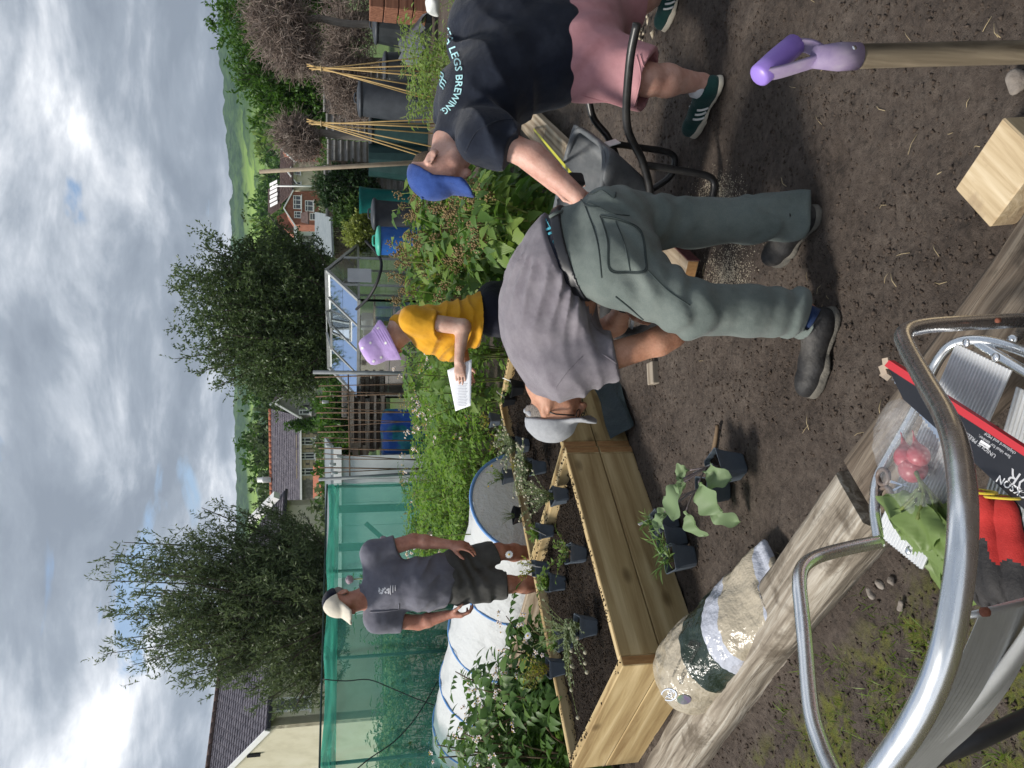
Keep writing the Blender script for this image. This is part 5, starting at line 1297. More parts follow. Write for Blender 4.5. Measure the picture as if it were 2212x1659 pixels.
# ------------------------------------------------------------------ woman in yellow T-shirt reading a sheet
def woman_yellow():
    t = thing('person', 'woman in mustard yellow T-shirt and lilac bucket hat reading a paper sheet', 'person', (0.35, 5.75, 0))
    A = at; Y0 = 5.72
    hipc = A(1095, 668, Y0); waist = A(1010, 685, Y0); chest = A(925, 715, Y0); shL, shR = A(893, 692, Y0 - .17), A(893, 700, Y0 + .20); nk = A(862, 705, Y0); hc = A(838, 742, Y0 - .01)
    elb = A(1000, 706, Y0 - .25); wr = A(991, 779, Y0 - .26); elR = A(990, 720, Y0 + .20); wrR = A(1008, 790, Y0 - .02)
    fb_ = Field((-.35, 5.2, 0.0), (1.0, 6.2, 1.58), 0.007)
    Mh = frame(hc, A(884, 790, Y0 - .04) - hc, A(790, 765, Y0) - hc)
    head(fb_, Mh, .98, .9); fb_.cone(nk - (hc - nk) * .5, hc + (nk - hc) * .35, .068, .058, .03)
    fb_.chain([shL, elb], [.066, .058], .02); fb_.cone(elb, wr, .055, .033, .02); fb_.chain([shR, elR, wrR], [.06, .052, .032], .02)
    dh = A(996, 832, Y0 - .25) - wr; hand(fb_, wr, dh, Vector((-.1, .9, -.25)), 1, (.22, .2, .25, .35), 1.0, .35, .05); hand(fb_, wrR, A(1020, 850, Y0 - .12) - wrR, Vector((0, -.9, .2)), -1, (.3,) * 4, .95, .4)
    fb_.chain([hipc, waist, chest, nk], [.12, .12, .11, .065], .06); fb_.cone(shL, shR, .06, .06, .05)
    footL, footR = Vector((hipc.x + .02, Y0 - .10, .05)), Vector((hipc.x + .06, Y0 + .12, .05))
    for f_ in (footL, footR): fb_.chain([hipc, Vector((f_.x - .03, f_.y, .46)), f_], [.10, .06, .04], .04)
    place(fb_.build('body', M_skin3), t)
    M_y = clothmat('mustard_jersey', [(0.52, 0.235, 0.012), (0.64, 0.315, 0.020), (0.70, 0.37, 0.035)], scale=8, rel=.009)
    ft = Field((-.2, 5.25, .6), (.9, 6.15, 1.5), .007)
    hm = [(A(1060, 690, Y0), Vector((-.12, 0, -1)))]
    ft.ell(A(1035, 690, Y0), (.205, .22, .15), None, .08, clip=hm); ft.ell(A(985, 705, Y0), (.195, .215, .17), None, .09, clip=hm); ft.ell(A(930, 712, Y0), (.185, .22, .15), None, .09); ft.ell(A(970, 745, Y0), (.12, .19, .10), None, .09, clip=hm); ft.ell(A(1050, 690, Y0), (.20, .22, .12), None, .06, clip=hm)
    ft.cone(shL, shR, .088, .085, .08); ft.cone(chest, nk + (nk - hc) * .1, .15, .088, .06, clip=[(nk + (hc - nk) * .02, hc - nk)]); ft.cone(shL, shL.lerp(elb, .62), .10, .096, .05, clip=[(A(943, 715, Y0 - .2), elb - shL)]); ft.cone(shR, shR.lerp(elR, .55), .095, .088, .05)
    ft.disp(lambda x, y, z: -.010 * rdg((z + .25 * x) * 60 + 5 * vnoise(x * 6, y * 6, z * 6)) * np.clip((1.05 - z) / .12, 0, 1) + .006 * vnoise(x * 9, y * 9, z * 9) + .003 * vnoise(x * 24, y * 24, z * 24))
    place(ft.build('t_shirt', M_y), t)
    M_n = clothmat('dark_navy_trousers', [(.008, .009, .018), (.016, .017, .03)], scale=9)
    fl = Field((-.2, 5.2, .02), (.95, 6.2, 1.0), .009); fl.ell(hipc, (.22, .23, .19), None, .05); fl.ell(A(1060, 668, Y0), (.20, .215, .14), None, .06)
    for f_ in (footL, footR): fl.chain([hipc + (f_ - hipc) * .1, Vector((f_.x - .03, f_.y, .46)), f_ + Vector((0, 0, .06))], [.14, .10, .085], .05)
    fl.disp(lambda x, y, z: .005 * vnoise(x * 14, y * 14, z * 14)); place(fl.build('trousers', M_n), t)
    for f_ in (footL, footR):
        u_ = shoe(None, (f_.x + .07, f_.y), (f_.x - .18, f_.y), .08, M_n, M_ink, None, gz1(f_.x, f_.y), .044); u_.name = 'shoe'; so = [o for o in bpy.data.objects if o.name.startswith('shoe_sole') and o.parent is None][0]; place(u_, t); place(so, u_)
    # bucket hat
    M_l = clothmat('lilac_cotton', [(.40, .27, .56), (.48, .34, .65), (.54, .40, .70)], scale=12, rel=.008)
    bot = A(842, 726, Y0); top = A(774, 764, Y0); axh = (top - bot).normalized(); xh = axh.cross(Vector((0, 1, 0))).normalized(); yh = axh.cross(xh)
    mb = MB(); prof = [(.168, -.012), (.170, -.008), (.158, .015), (.145, .04), (.133, .063), (.122, .085), (.120, .10), (.116, .14), (.108, .178), (.09, .200), (.05, .212), (.001, .215)]
    base = A(838, 737, Y0); n = 40; rows = []
    for r, z in prof:
        rows.append([base + (xh * math.cos(2 * math.pi * j / n) * (1.0 + .03 * math.sin(6 * math.pi * j / n)) + yh * math.sin(2 * math.pi * j / n)) * r * .98 + axh * (z * 1.02 - .01 + .006 * math.sin(4 * math.pi * j / n) * (r > .13)) for j in range(n + 1)])
    mb.grid(rows[::-1]); inn = [[base + (q - base) * .97 for q in r_] for r_ in rows]; mb.grid(inn)
    hat = place(mb.build('bucket_hat', M_l), t)
    M_st = clothmat('lilac_stitching', [(.34, .22, .48), (.40, .28, .55)]); hb = bvh_of(hat)
    for k in range(5):
        r, z = .166 - .0085 * k, -.002 + .0155 * k
        place(MB().tube([base + (xh * math.cos(2 * math.pi * j / n) * (1.0 + .03 * math.sin(6 * math.pi * j / n)) + yh * math.sin(2 * math.pi * j / n)) * (r + .0015) * .98 + axh * (z * 1.02 - .008) for j in range(n)], .0016, 4, closed=True).build('brim_stitching', M_st), hat)
    fm = MB()
    for k in range(8):
        a = 2 * math.pi * k / 8; c, s = math.cos(a), math.sin(a); fm.poly([(0, 0, 0), (c * 2.2 - s * 1.0, s * 2.2 + c * 1.0, 0), (c * 4, s * 4, 0), (c * 2.2 + s * 1.0, s * 2.2 - c * 1.0, 0)])
    fm0 = fm.mesh('flower', [M_petal])
    for px, py in ((786, 778), (800, 741), (817, 709), (833, 741), (833, 717) if False else (823, 772), (790, 800) if False else (783, 752), (822, 796), (807, 780)):
        place(decal(hb, fm0.copy(), lambda a, b: (px + a * .9, py + b * .9), 'printed_daisy', M_petal, None, .002), hat)
    # ring on finger is tiny; sheet of paper held in the hand
    return t, wr, dh
woman, w_wr, w_dh = woman_yellow()
M_paper = mat('white_paper', [(.80, .82, .86)], rough=.7)
def paper_sheet():
    c = [(968, 800), (985, 797), (1018, 775), (1017, 850), (1012, 875), (984, 888), (978, 850)]
    t = None; rows = []
    p00, p10, p01, p11 = (966, 800), (1019, 776), (984, 888), (1017, 876); Yd = 5.435
    for i in range(9):
        r_ = []
        for j in range(13):
            u, v = i / 8, j / 12
            x = (p00[0] * (1 - u) + p10[0] * u) * (1 - v) + (p01[0] * (1 - u) + p11[0] * u) * v; y = (p00[1] * (1 - u) + p10[1] * u) * (1 - v) + (p01[1] * (1 - u) + p11[1] * u) * v
            r_.append(at(x, y, Yd + .02 * math.sin(v * 3) - .05 * v + .10 * (1 - u) * 1.0))
        rows.append(r_)
    mb = MB().grid(rows); o = mb.build('paper_sheet', M_paper); md = o.modifiers.new('t', 'SOLIDIFY'); md.thickness = .0008
    tag(o, 'white printed sheet held out by the woman in yellow', 'paper'); pb = bvh_of(o)
    M_g = mat('grey_print', [(.52, .52, .56)], rough=.8)
    for k in range(15):
        a = 830 + k * 3.4; x0 = 984; q = [hit(pb, x, a + (x - 984) * -.05, .001) for x in (988 + (k % 3), 995, 1003, 1010 - (k * 7 % 5))]; q = [p for p in q if p]
        if len(q) > 1: place(MB().tube(q, .0011, 3).build('line_of_print', M_g), o)
paper_sheet()

# ------------------------------------------------------------------ man in grey polo shirt and shorts standing by the tunnel
def man_polo():
    t = thing('person', 'man in grey polo shirt, shorts and cream cap standing by the white tunnel', 'person', (-1.35, 5.3, 0))
    A = at; Y0 = 5.30
    sR, sL = A(806, 1196, Y0 + .02), A(815, 1338, Y0 - .02)          # on the photo's right and left
    nk = A(792, 1290, Y0); hc = A(742, 1300, Y0 - .03); chest = A(850, 1265, Y0); belly = A(915, 1255, Y0); hip = A(975, 1245, Y0)
    eR, wR = A(893, 1168, Y0), A(972, 1176, Y0 - .08); eL, wL = A(905, 1345, Y0), A(968, 1328, Y0 - .08)
    hR, hL = A(990, 1220, Y0 + .03), A(990, 1268, Y0 - .02); kR, kL = A(1075, 1192, Y0 + .02), A(1098, 1262, Y0 - .08); aR, aL = A(1188, 1196, Y0 + .36), A(1225, 1262, Y0 - .02)
    aR = Vector((aR.x, aR.y, .08 + gz1(aR.x, aR.y))); aL = Vector((aL.x, aL.y, .08 + gz1(aL.x, aL.y)))
    fb_ = Field((-1.85, 4.95, .02), (-.85, 5.85, 1.86), .0058)
    Mh = frame(hc, Vector((-.50, -.75, -.34)), Vector((-.10, -.12, 1)))
    head(fb_, Mh, 1.0, 1.05); fb_.cone(nk - Vector((0, 0, .05)), hc + Vector((0, 0.01, -.05)), .068, .062, .03)
    for s_, e_, w_ in ((sR, eR, wR), (sL, eL, wL)):
        fb_.chain([s_, e_], [.058, .050], .02); fb_.chain([e_, e_.lerp(w_, .3), w_], [.047, .048, .031], .02)
    hand(fb_, wR, A(1010, 1180, Y0 - .12) - wR, Vector((-.75, .5, 0)), -1, (.45, .5, .55, .6), 1.05, .5); hand(fb_, wL, A(1012, 1328, Y0 - .12) - wL, Vector((.75, .4, 0)), 1, (.5, .6, .65, .7), 1.05, .5)
    fb_.chain([hip, belly, chest, nk], [.10, .10, .10, .06], .06); fb_.cone(sR, sL, .06, .06, .05)
    for h_, k_, a_ in ((hR, kR, aR), (hL, kL, aL)):
        fb_.chain([h_, k_], [.085, .060], .03); fb_.chain([k_, k_.lerp(a_, .32), a_], [.056, .060, .038], .03)
    place(fb_.build('body', M_skin4), t)
    M_g = clothmat('slate_grey_pique', [(.115, .115, .145), (.155, .155, .19), (.19, .19, .225)], scale=9, rel=.007)
    ft = Field((-1.85, 4.95, .75), (-.85, 5.75, 1.62), .006)
    hm = [(A(970, 1255, Y0), Vector((-.30, 0, -1)))]
    ft.ell(A(945, 1258, Y0), (.175, .145, .16), None, .08, clip=hm); ft.ell(A(905, 1262, Y0 - .03), (.185, .165, .16), None, .09, clip=hm); ft.ell(A(845, 1265, Y0), (.185, .15, .13), None, .09); ft.cone(sR, sL, .078, .080, .08); ft.cone(chest, nk, .13, .080, .06, clip=[(nk + Vector((0, 0, .012)), Vector((-.1, -.35, 1)))]); ft.ell(A(960, 1252, Y0), (.175, .14, .13), None, .06, clip=hm)
    for s_, e_ in ((sR, eR), (sL, eL)): ft.cone(s_, s_.lerp(e_, .75), .084, .078, .05, clip=[(s_.lerp(e_, .58), e_ - s_)])
    ft.disp(lambda x, y, z: -.010 * rdg((z * .7 + x) * 50 + 5 * vnoise(x * 5, y * 5, z * 5)) * np.clip((1.28 - z) / .3, 0, 1) * np.clip(.5 + vnoise(x * 5, y * 5, z * 4), 0, 1) + .005 * vnoise(x * 10, y * 10, z * 10) + .0025 * vnoise(x * 26, y * 26, z * 26))
    polo = place(ft.build('polo_shirt', M_g), t); pb = bvh_of(polo)
    cl = MB()
    for k in range(17):
        pass
    rows = []
    for k in range(19):
        a = -2.4 + 4.8 * k / 18; c, s = math.sin(a), -math.cos(a); o_ = nk + Vector((0, .01, .012)); back = .018 * (1 - math.cos(a)) 
        rows.append([o_ + Vector((c * .078, s * .074, -.005 + .030 - .045 * math.cos(a / 1.6) * 0 + back * .6)), o_ + Vector((c * .100, s * .096, -.022 + back * .4)), o_ + Vector((c * .102, s * .098, -.03 + back * .4))])
    yv = Matrix.Rotation(-.55, 4, 'Z')
    rows = [[nk + (yv.to_3x3() @ (q - nk)) for q in r_] for r_ in rows]
    col_ = MB().grid(rows).build('collar', M_g); md = col_.modifiers.new('t', 'SOLIDIFY'); md.thickness = .005; place(col_, polo)
    for px, r in (([(800, 1322), (830, 1320), (862, 1316)], .006), ([(862, 1316), (862, 1304)], .004)):
        o = seam(pb, px, r, 'placket', M_g, None)
        if o: place(o, polo)
    M_wp = mat('white_print', [(.66, .66, .70)], rough=.85)
    rd = random.Random(5); bl = [(830 + rd.uniform(-11, 11), 1276 + rd.uniform(-6, 6), rd.uniform(1.2, 2.6)) for _ in range(26)]
    for a, b, r in bl:
        o = decal(pb, disc_mesh(7, r, .1), lambda x, y: (a + x, b + y), 'printed_crest', M_wp, None, .002); place(o, polo)
    for k in range(3):
        q = [hit(pb, 844 + k * 5, 1264 + j * 4, .002) for j in range(6 - k)]; q = [p for p in q if p]
        if len(q) > 1: place(MB().tube(q, .0022, 4).build('printed_line', M_wp), polo)
    M_so = clothmat('charcoal_cargo_cotton', [(.045, .045, .042), (.075, .073, .068), (.105, .10, .093)], scale=9, rel=.01)
    fs = Field((-1.8, 4.95, .35), (-.9, 5.75, 1.05), .0065); fs.cone(hR, hL, .115, .115, .06); fs.ell(hip, (.165, .13, .12), None, .06); fs.chain([hR, kR], [.112, .090], .04); fs.chain([hL, kL], [.115, .098], .04)
    for h_, k_ in ((hR, kR), (hL, kL)): fs.cut(k_.lerp(h_, .02), k_ - h_, (k_, .16))
    fs.rbox(A(1040, 1283, Y0 - .12), (.06, .03, .075), None, .02, .03)
    fs.disp(lambda x, y, z: .007 * np.sin((z - .4 * x) * 55 + 5 * vnoise(x * 6, y * 6, z * 6)) * np.clip(.5 + vnoise(x * 6, y * 6, z * 4), 0, 1) + .004 * vnoise(x * 18, y * 18, z * 18)); place(fs.build('shorts', M_so), t)
    R3 = Mh.to_3x3(); PH = lambda x, y, z: Mh @ Vector((x, y, z)); lo, hi = np.array(hc) - .3, np.array(hc) + .3
    M_c1 = clothmat('cream_cotton', [(.62, .56, .46), (.72, .67, .57)], scale=14); M_c2 = clothmat('navy_cap_mesh', [(.008, .010, .022), (.014, .017, .034)])
    for nm, m, sgn in (('cap', M_c1, 1), ('cap_back', M_c2, -1)):
        fc = Field(lo, hi, .006); fc.ell(PH(0, -.012, .040), (.090, .110, .098), R3, .01); inn = Field(lo, hi, .006); inn.ell(PH(0, -.012, .036), (.083, .103, .091), R3, .01); fc.cut(PH(0, 0, .038), R3 @ Vector((0, .05, -1))); fc.cut(PH(0, -.015, 0), R3 @ Vector((0, -sgn, 0)))
        if sgn == 1:
            for k in range(11):
                a = (k - 5) / 5 * 1.05; fc.cone(PH(.076 * math.sin(a), .084 * math.cos(a), .038), PH(.082 * math.sin(a * .85), .102 + .070 * math.cos(a), .020 - .018 * abs(a)), .0085, .0080, .014)
            fc.disp(lambda x, y, z: .0016 * vnoise(x * 26, y * 26, z * 26)); main = place(fc.build(nm, m), t)
        else: place(fc.build(nm, m), main)
    fh = Field(lo, hi, .0055); fh.ell(PH(0, -.030, .012), (.079, .088, .082), R3, .01); fh.cut(PH(0, 0, -.04), R3 @ Vector((0, -.4, -1))); fh.cut(PH(0, .012, 0), R3 @ Vector((0, 1, 0))); place(fh.build('hair', M_hair_g), t)
    eyes(t, Mh, M_eyew)
    M_bo = mat('brown_boot', [(.05, .035, .025), (.09, .065, .045)], scale=10, rough=.7)
    for a_ in (aR, aL):
        u_ = shoe(None, (a_.x + .04, a_.y + .06), (a_.x - .12, a_.y - .17), .09, M_bo, M_ink, None, gz1(a_.x, a_.y), .046); u_.name = 'shoe'; so = [o for o in bpy.data.objects if o.name.startswith('shoe_sole') and o.parent is None][0]; place(u_, t); place(so, u_)
    return t
man4 = man_polo()
# ================================================================== tools and things on the path
def rp(x, y, dist): return CAMP + ray(x, y).normalized() * dist
def gmesh(o): return o
# ---- wheelbarrow
def wheelbarrow():
    t = thing('wheelbarrow', 'grey wheelbarrow with black tubular frame between the two bending men', 'wheelbarrow', (0.8, 3.2, 0))
    a = Vector((-.88, .475, 0)); l = Vector((.475, .88, 0)); Nc = Vector((.93, 2.93, 0))
    P = lambda u, v, z: Nc + a * u + l * v + Z_ * z
    M_tray = mat('grey_steel_tray', [(.085, .095, .105), (.125, .135, .145), (.17, .175, .18)], scale=8, rough=.5, bump=.002, bscale=30)
    lo, hi = (.05, 2.6, .15), (1.5, 4.1, .8)
    ro = Matrix((a, l, Z_)).transposed()
    def solid(g):
        f = Field(lo, hi, .0075); n = 9
        for i in range(n):
            s = i / (n - 1); z = .30 + (.54 - .30) * s; hx, hy = .21 + .14 * s, .19 + .11 * s
            f.rbox(P(.36 - .02 * s, .30, z), (hx - g, hy - g, .05), ro, .05, .03)
        f.cut(P(0, 0, .535), Vector((-.0, 0, 1)) - a * .10); return f
    f = solid(0.0); g = solid(.022); g.cut(P(0, 0, .285), (0, 0, -1)); f.minus(g)
    place(f.build('tray', M_tray), t)
    rim = []
    for k in range(40):
        an = 2 * math.pi * k / 40; c, s = math.cos(an), math.sin(an); sx = abs(c) ** .45 * (1 if c > 0 else -1); sy = abs(s) ** .45 * (1 if s > 0 else -1)
        u = .34 + .345 * sx; rim.append(P(u, .30 + .297 * sy, .528 + .10 * (u) * 1.0 * .9))
    place(MB().tube(rim, .013, 8, closed=True).build('rim', M_tray), t)
    place(MB().box((0, 0, 0), (.075, .004, .05)).build('maker_label', M_white), t).matrix_basis = Matrix.Translation(P(-.005, .17, .47)) @ Matrix((l, -a, Z_)).transposed().to_4x4() @ Matrix.Rotation(.35, 4, 'X')
    r = .0165
    near = catmull([Vector((1.29, 2.60, .545)), Vector((1.19, 2.70, .535)), P(-.10, .02, .47), P(.05, .06, .36), P(.22, .10, .285), P(.55, .20, .25), P(.80, .26, .20)], 6)
    far = catmull([Vector((1.83, 3.00, .545)), Vector((1.66, 3.12, .53)), P(-.10, .58, .47), P(.05, .54, .36), P(.22, .50, .285), P(.55, .40, .25), P(.80, .34, .20)], 6)
    for q in (near, far): place(MB().tube(q, r, 12).build('handle', M_blackmetal), t)
    for v in (.09, .51):
        s = -1 if v < .3 else 1
        lg = catmull([P(.06, v, .36), P(.07, v + .01 * s, .22), P(.09, v + .02 * s, .05), P(.15, v + .025 * s, .018), P(.22, v + .02 * s, .05), P(.34, v, .24), P(.38, v, .27)], 6)
        place(MB().tube(lg, r * .95, 10).build('leg', M_blackmetal), t)
    M_ty = mat('black_rubber_tyre', [(.015, .015, .016), (.03, .03, .03)], scale=30, rough=.75)
    wc = P(.80, .30, .18); w = MB(); w.tube([wc + a * .14 * math.cos(k * .2618) + Z_ * .14 * math.sin(k * .2618) for k in range(24)], .038, 10, closed=True); tw = place(w.build('tyre', M_ty), t)
    h = MB(); h.tube([wc - l * .06, wc + l * .06], .018, 10)
    for k in range(5): h.beam(wc, wc + a * .12 * math.cos(k * 1.2566) + Z_ * .12 * math.sin(k * 1.2566), .02, .012)
    place(h.build('wheel_hub', M_tray), t)
    return t
wheelbarrow()
# ---- scaffold board and tape measure
t = thing('scaffold_board', 'long weathered scaffold board lying behind the wheelbarrow', 'board', (1.3, 4.6, 0))
ba, bb_ = Vector((.44, 3.17, .085)), Vector((2.26, 6.32, .10))
bo1 = board(ba, bb_, .225, .055, 'plank', t, M_board)
M_redend = mat('faded_red_paint', [(.075, .022, .022), (.13, .05, .045)], scale=30, rough=.85)
bd = (bb_ - ba).normalized(); bs = Z_.cross(bd).normalized()
place(MB().box((0, 0, 0), (.46, .004, .056)).build('painted_edge', M_redend), t).matrix_basis = Matrix.Translation(ba + bd * .23 - bs * .1145) @ Matrix((bd, bs, bd.cross(bs))).transposed().to_4x4()
M_tape = mat('yellow_tape', [(.62, .60, .06)], rough=.35)
tp = thing('tape_measure', 'yellow tape measure pulled out along the scaffold board', 'tape measure', (1.2, 4.4, 0))
p1, p2 = at(1130, 262, 6.2), at(1243, 384, 2.98)
pa, pb_ = ba.lerp(bb_, .86) + Z_ * .04, at(1243, 386, 3.0)
place(MB().beam(pa, pb_, .016, .0012, up=Z_).build('tape_blade', M_tape), tp)
place(MB().box((0, 0, 0), (.07, .03, .065), bev=.01).build('tape_case', M_ink), tp).matrix_basis = Matrix.Translation(pb_ + (pb_ - pa).normalized() * .03) @ Matrix.Rotation(.6, 4, 'Z')
# ---- spade
def spade():
    t = thing('spade', 'spade with a purple plastic D-grip and worn wooden shaft stuck in the soil', 'spade', (.72, 1.15, 0))
    M_pur = mat('purple_plastic', [(.235, .145, .50), (.29, .19, .58)], scale=12, rough=.38, spec=.45); M_dp = mat('dusty_purple_plastic', [(.20, .15, .27), (.28, .22, .33), (.36, .31, .38)], scale=16, rough=.6)
    M_sh = woodmat('worn_ash_shaft', (.075, .058, .038), (.15, .12, .082), (.24, .195, .135), 'Z', 2.2, .65, .002, knots=False)
    s0, s1, s2 = rp(1838, 122, 1.42), rp(2030, 117, 1.50), rp(2240, 112, 1.60); ax = (s0 - s2).normalized()
    sh = MB().tube(catmull([s2 - ax * .3, s2, s1, s0], 5), .0185, 16).build('shaft', M_sh); place(sh, t)
    place(MB().tube([s0 - ax * .012, s0 + ax * .02, s0 + ax * .06], [.0205, .0215, .0165], 16).build('socket', M_dp), t)
    g0, g1 = rp(1641, 163, 1.38), rp(1716, 97, 1.44); gd = (g1 - g0).normalized()
    place(MB().tube([g0 - gd * .004, g0, g0.lerp(g1, .25), g0.lerp(g1, .5), g0.lerp(g1, .75), g1, g1 + gd * .004], [.014, .0185, .0190, .0195, .0190, .0185, .014], 16).build('grip', M_pur), t)
    b = s0 + ax * .035
    nrm = gd.cross(ax).normalized()
    for g, o in ((g0, -1), (g1, 1)):
        pts = catmull([g, g.lerp(b, .35) + gd * .008 * o, g.lerp(b, .7) + gd * .004 * o, b], 6); rows = []
        for i, p in enumerate(pts):
            d = (pts[min(i + 1, len(pts) - 1)] - pts[max(i - 1, 0)]).normalized(); w = nrm * (.0135 if i < len(pts) - 4 else .014); th = nrm.cross(d) * .0035
            rows.append([p - w - th, p + w - th, p + w + th, p - w + th, p - w - th])
        place(MB().grid(rows, True).build('grip_arm', M_dp), t)
    place(MB().tube([b - nrm * .021 - ax * .03, b + nrm * .021 - ax * .03], .004, 8).build('rivet', M_alu), t)
    M_bl = mat('muddy_steel_blade', [(.06, .05, .042), (.16, .14, .12)], scale=14, rough=.6, metal=.5)
    e = s2 - ax * .3; q = gd
    rows = [[e - ax * u + (gd * v * (.09 if k_ else .03)) for v in (-1, -.5, 0, .5, 1)] for u, k_ in ((-.03, 0), (.02, 1), (.12, 1), (.24, 1))]
    bl = MB().grid(rows).build('blade', M_bl); md = bl.modifiers.new('t', 'SOLIDIFY'); md.thickness = .004; place(bl, t)
spade()
# ---- sawn offcuts
def offcut(c, L, W, H, rz, label, m, tilt=(0, 0)):
    mb = MB(); mb.box((0, 0, 0), (L, W, H), bev=.004); me = mb.mesh('wood_offcut', [m, M_endgrain])
    o = link('wood_offcut', me); o.location = c; o.rotation_euler = (tilt[0], tilt[1], rz); return tag(o, label, 'wood block', 'sawn wood offcuts')
M_off = woodmat('pale_sawn_offcut', (.33, .235, .13), (.50, .39, .245), (.62, .51, .35), 'Y', 1.8, .8, .004, knots=False, stain=(.30, .22, .14), ring=.04)
offcut(G(2186, 372, .045) + Vector((0, 0, .0)), .20, .145, .09, R(-52), 'large pale sawn wood block by the dark timber\'s end', M_off, (R(6), R(-4)))
M_off2 = woodmat('grey_offcut', (.20, .16, .12), (.32, .275, .22), (.42, .37, .31), 'X', 1.5, .85, .004, knots=False)
offcut(G(1412, 806, .022), .115, .075, .045, R(8), 'small greyish wood offcut on the soil beside the bent man\'s arm', M_off2)
# ---- bucket-like dark sheet tucked along the far bed
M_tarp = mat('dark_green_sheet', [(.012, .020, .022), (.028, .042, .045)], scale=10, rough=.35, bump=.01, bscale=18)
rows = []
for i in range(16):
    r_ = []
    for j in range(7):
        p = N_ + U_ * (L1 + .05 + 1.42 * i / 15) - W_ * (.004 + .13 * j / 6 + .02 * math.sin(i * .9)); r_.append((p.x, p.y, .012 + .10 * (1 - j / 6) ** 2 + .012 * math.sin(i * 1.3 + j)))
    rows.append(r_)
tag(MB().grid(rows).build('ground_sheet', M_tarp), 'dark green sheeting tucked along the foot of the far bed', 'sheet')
# ---- sticks
def stick(pts, r, name, label, m=M_brownstem, cat='stick'):
    return tag(MB().tube(catmull(pts, 4), [r * (1.1 - .4 * k / (4 * (len(pts) - 1))) for k in range(4 * (len(pts) - 1) + 1)], 7).build(name, m), label, cat)
stick([G(1383, 742, .02), G(1405, 770, .02), G(1422, 806, .012)], .006, 'stick', 'thin bare stick lying by the small offcut')
stick([G(1537, 990, .015), G(1545, 955, .015), G(1550, 918, .018)], .011, 'stick', 'brown stick on the soil behind the tall cabbage pot')
M_stone = mat('grey_stone', [(.16, .135, .115), (.28, .25, .22)], scale=18, rough=.9, bump=.006)
def stone(p, r, label):
    f = Field(np.array(p) - r * 2, np.array(p) + r * 2, r / 7); f.ell(p, (r, r * .7, r * .5), Matrix.Rotation(random.uniform(0, 3), 3, 'Z'), .01); f.disp(lambda x, y, z: r * .3 * vnoise(x / r * 1.1, y / r * 1.1, z / r * 1.1))
    return tag(f.build('stone', M_stone), label, 'stone', 'stones on the ground')
stone(G(2190, 178, .02), .035, 'pale knobbly stone beside the spade shaft')
for a_, b_ in ((1712, 1236), (1760, 1262)): pass

# ================================================================== folding aluminium step stool with things on it
stool = thing('step_stool', 'tubular aluminium step stool with ribbed treads nearest the camera', 'step stool', (-.2, 1.2, 0))
def tubep(px, r, name, m=M_alu, n=14, seg=7, par=None):
    pts = catmull([rp(*q) for q in px], seg); return place(MB().tube(pts, r, n).build(name, m), par or stool)
A_px = [(2300, 690, 2.02), (2212, 692, 1.86), (2080, 698, 1.70), (1985, 706, 1.60), (1952, 722, 1.54), (1962, 758, 1.46), (2002, 830, 1.28), (2040, 895, 1.15), (2064, 960, 1.05), (2078, 1050, .98), (2080, 1131, .94), (2073, 1233, .92), (2051, 1368, .92), (2018, 1475, .94), (1968, 1573, .97), (1905, 1662, 1.02), (1830, 1760, 1.1)]
tubep(A_px, .0150, 'side_rail')
B_px = [(1903, 1170, 1.80), (1828, 1185, 1.76), (1765, 1203, 1.72), (1734, 1226, 1.68), (1727, 1262, 1.64), (1732, 1320, 1.60), (1740, 1402, 1.55), (1753, 1537, 1.46), (1778, 1620, 1.40), (1810, 1690, 1.34)]
tubep(B_px, .0140, 'side_rail')
C_px = [(1898, 1165, 1.84), (1889, 1094, 1.88), (1895, 1035, 1.92), (1927, 975, 1.93), (1972, 895, 1.94), (2010, 810, 1.94), (2032, 770, 1.93), (2058, 745, 1.92), (2100, 735, 1.90), (2160, 742, 1.88), (2240, 770, 1.86)]
tubep(C_px, .0115, 'tread_frame')
tubep([(2110, 740, 1.90), (2180, 782, 1.84), (2260, 830, 1.76)], .0105, 'tread_frame'); tubep([(2185, 735, 2.0), (2240, 700, 2.1)], .0105, 'leg')
def ribbed(c00, c10, c01, c11, nrib, name, hgt=.0035, nseg=14, bend=None):
    """sheet from corners: rows run along the ribs"""
    rows = []
    for i in range(nrib * 4 + 1):
        u = i / (nrib * 4); h = hgt if (i % 4) in (1, 2) else 0.0; r_ = []
        for j in range(nseg + 1):
            v = j / nseg; p = (c00 * (1 - u) + c10 * u) * (1 - v) + (c01 * (1 - u) + c11 * u) * v
            if bend is not None: p = p + bend * math.sin(math.pi * v)
            r_.append(p)
        e1, e2 = r_[-1] - r_[0], c10 - c00; nn = e1.cross(e2).normalized(); nn = nn if nn.z > 0 else -nn
        rows.append([p + nn * h for p in r_])
    mb = MB().grid(rows, False); o = mb.build(name, M_alu_t); md = o.modifiers.new('t', 'SOLIDIFY'); md.thickness = .003; return place(o, stool)
zt = .385
tr1 = ribbed(G(2066, 742, zt), G(2185, 800, zt), G(1893, 1150, zt), G(1992, 1230, zt), 18, 'tread')
ribbed(G(2196, 835, zt - .10), G(2330, 900, zt - .10), G(2080, 1230, zt - .10), G(2200, 1300, zt - .10), 15, 'tread')
for a_, b_ in ((2088, 741), (2152, 772), (1902, 1142), (1962, 1190)):
    place(MB().lathe([(.0085, 0), (.008, .003), (.004, .0045), (.0005, .005)], 12, G(a_, b_, zt + .002)).build('bolt', M_alu), stool)
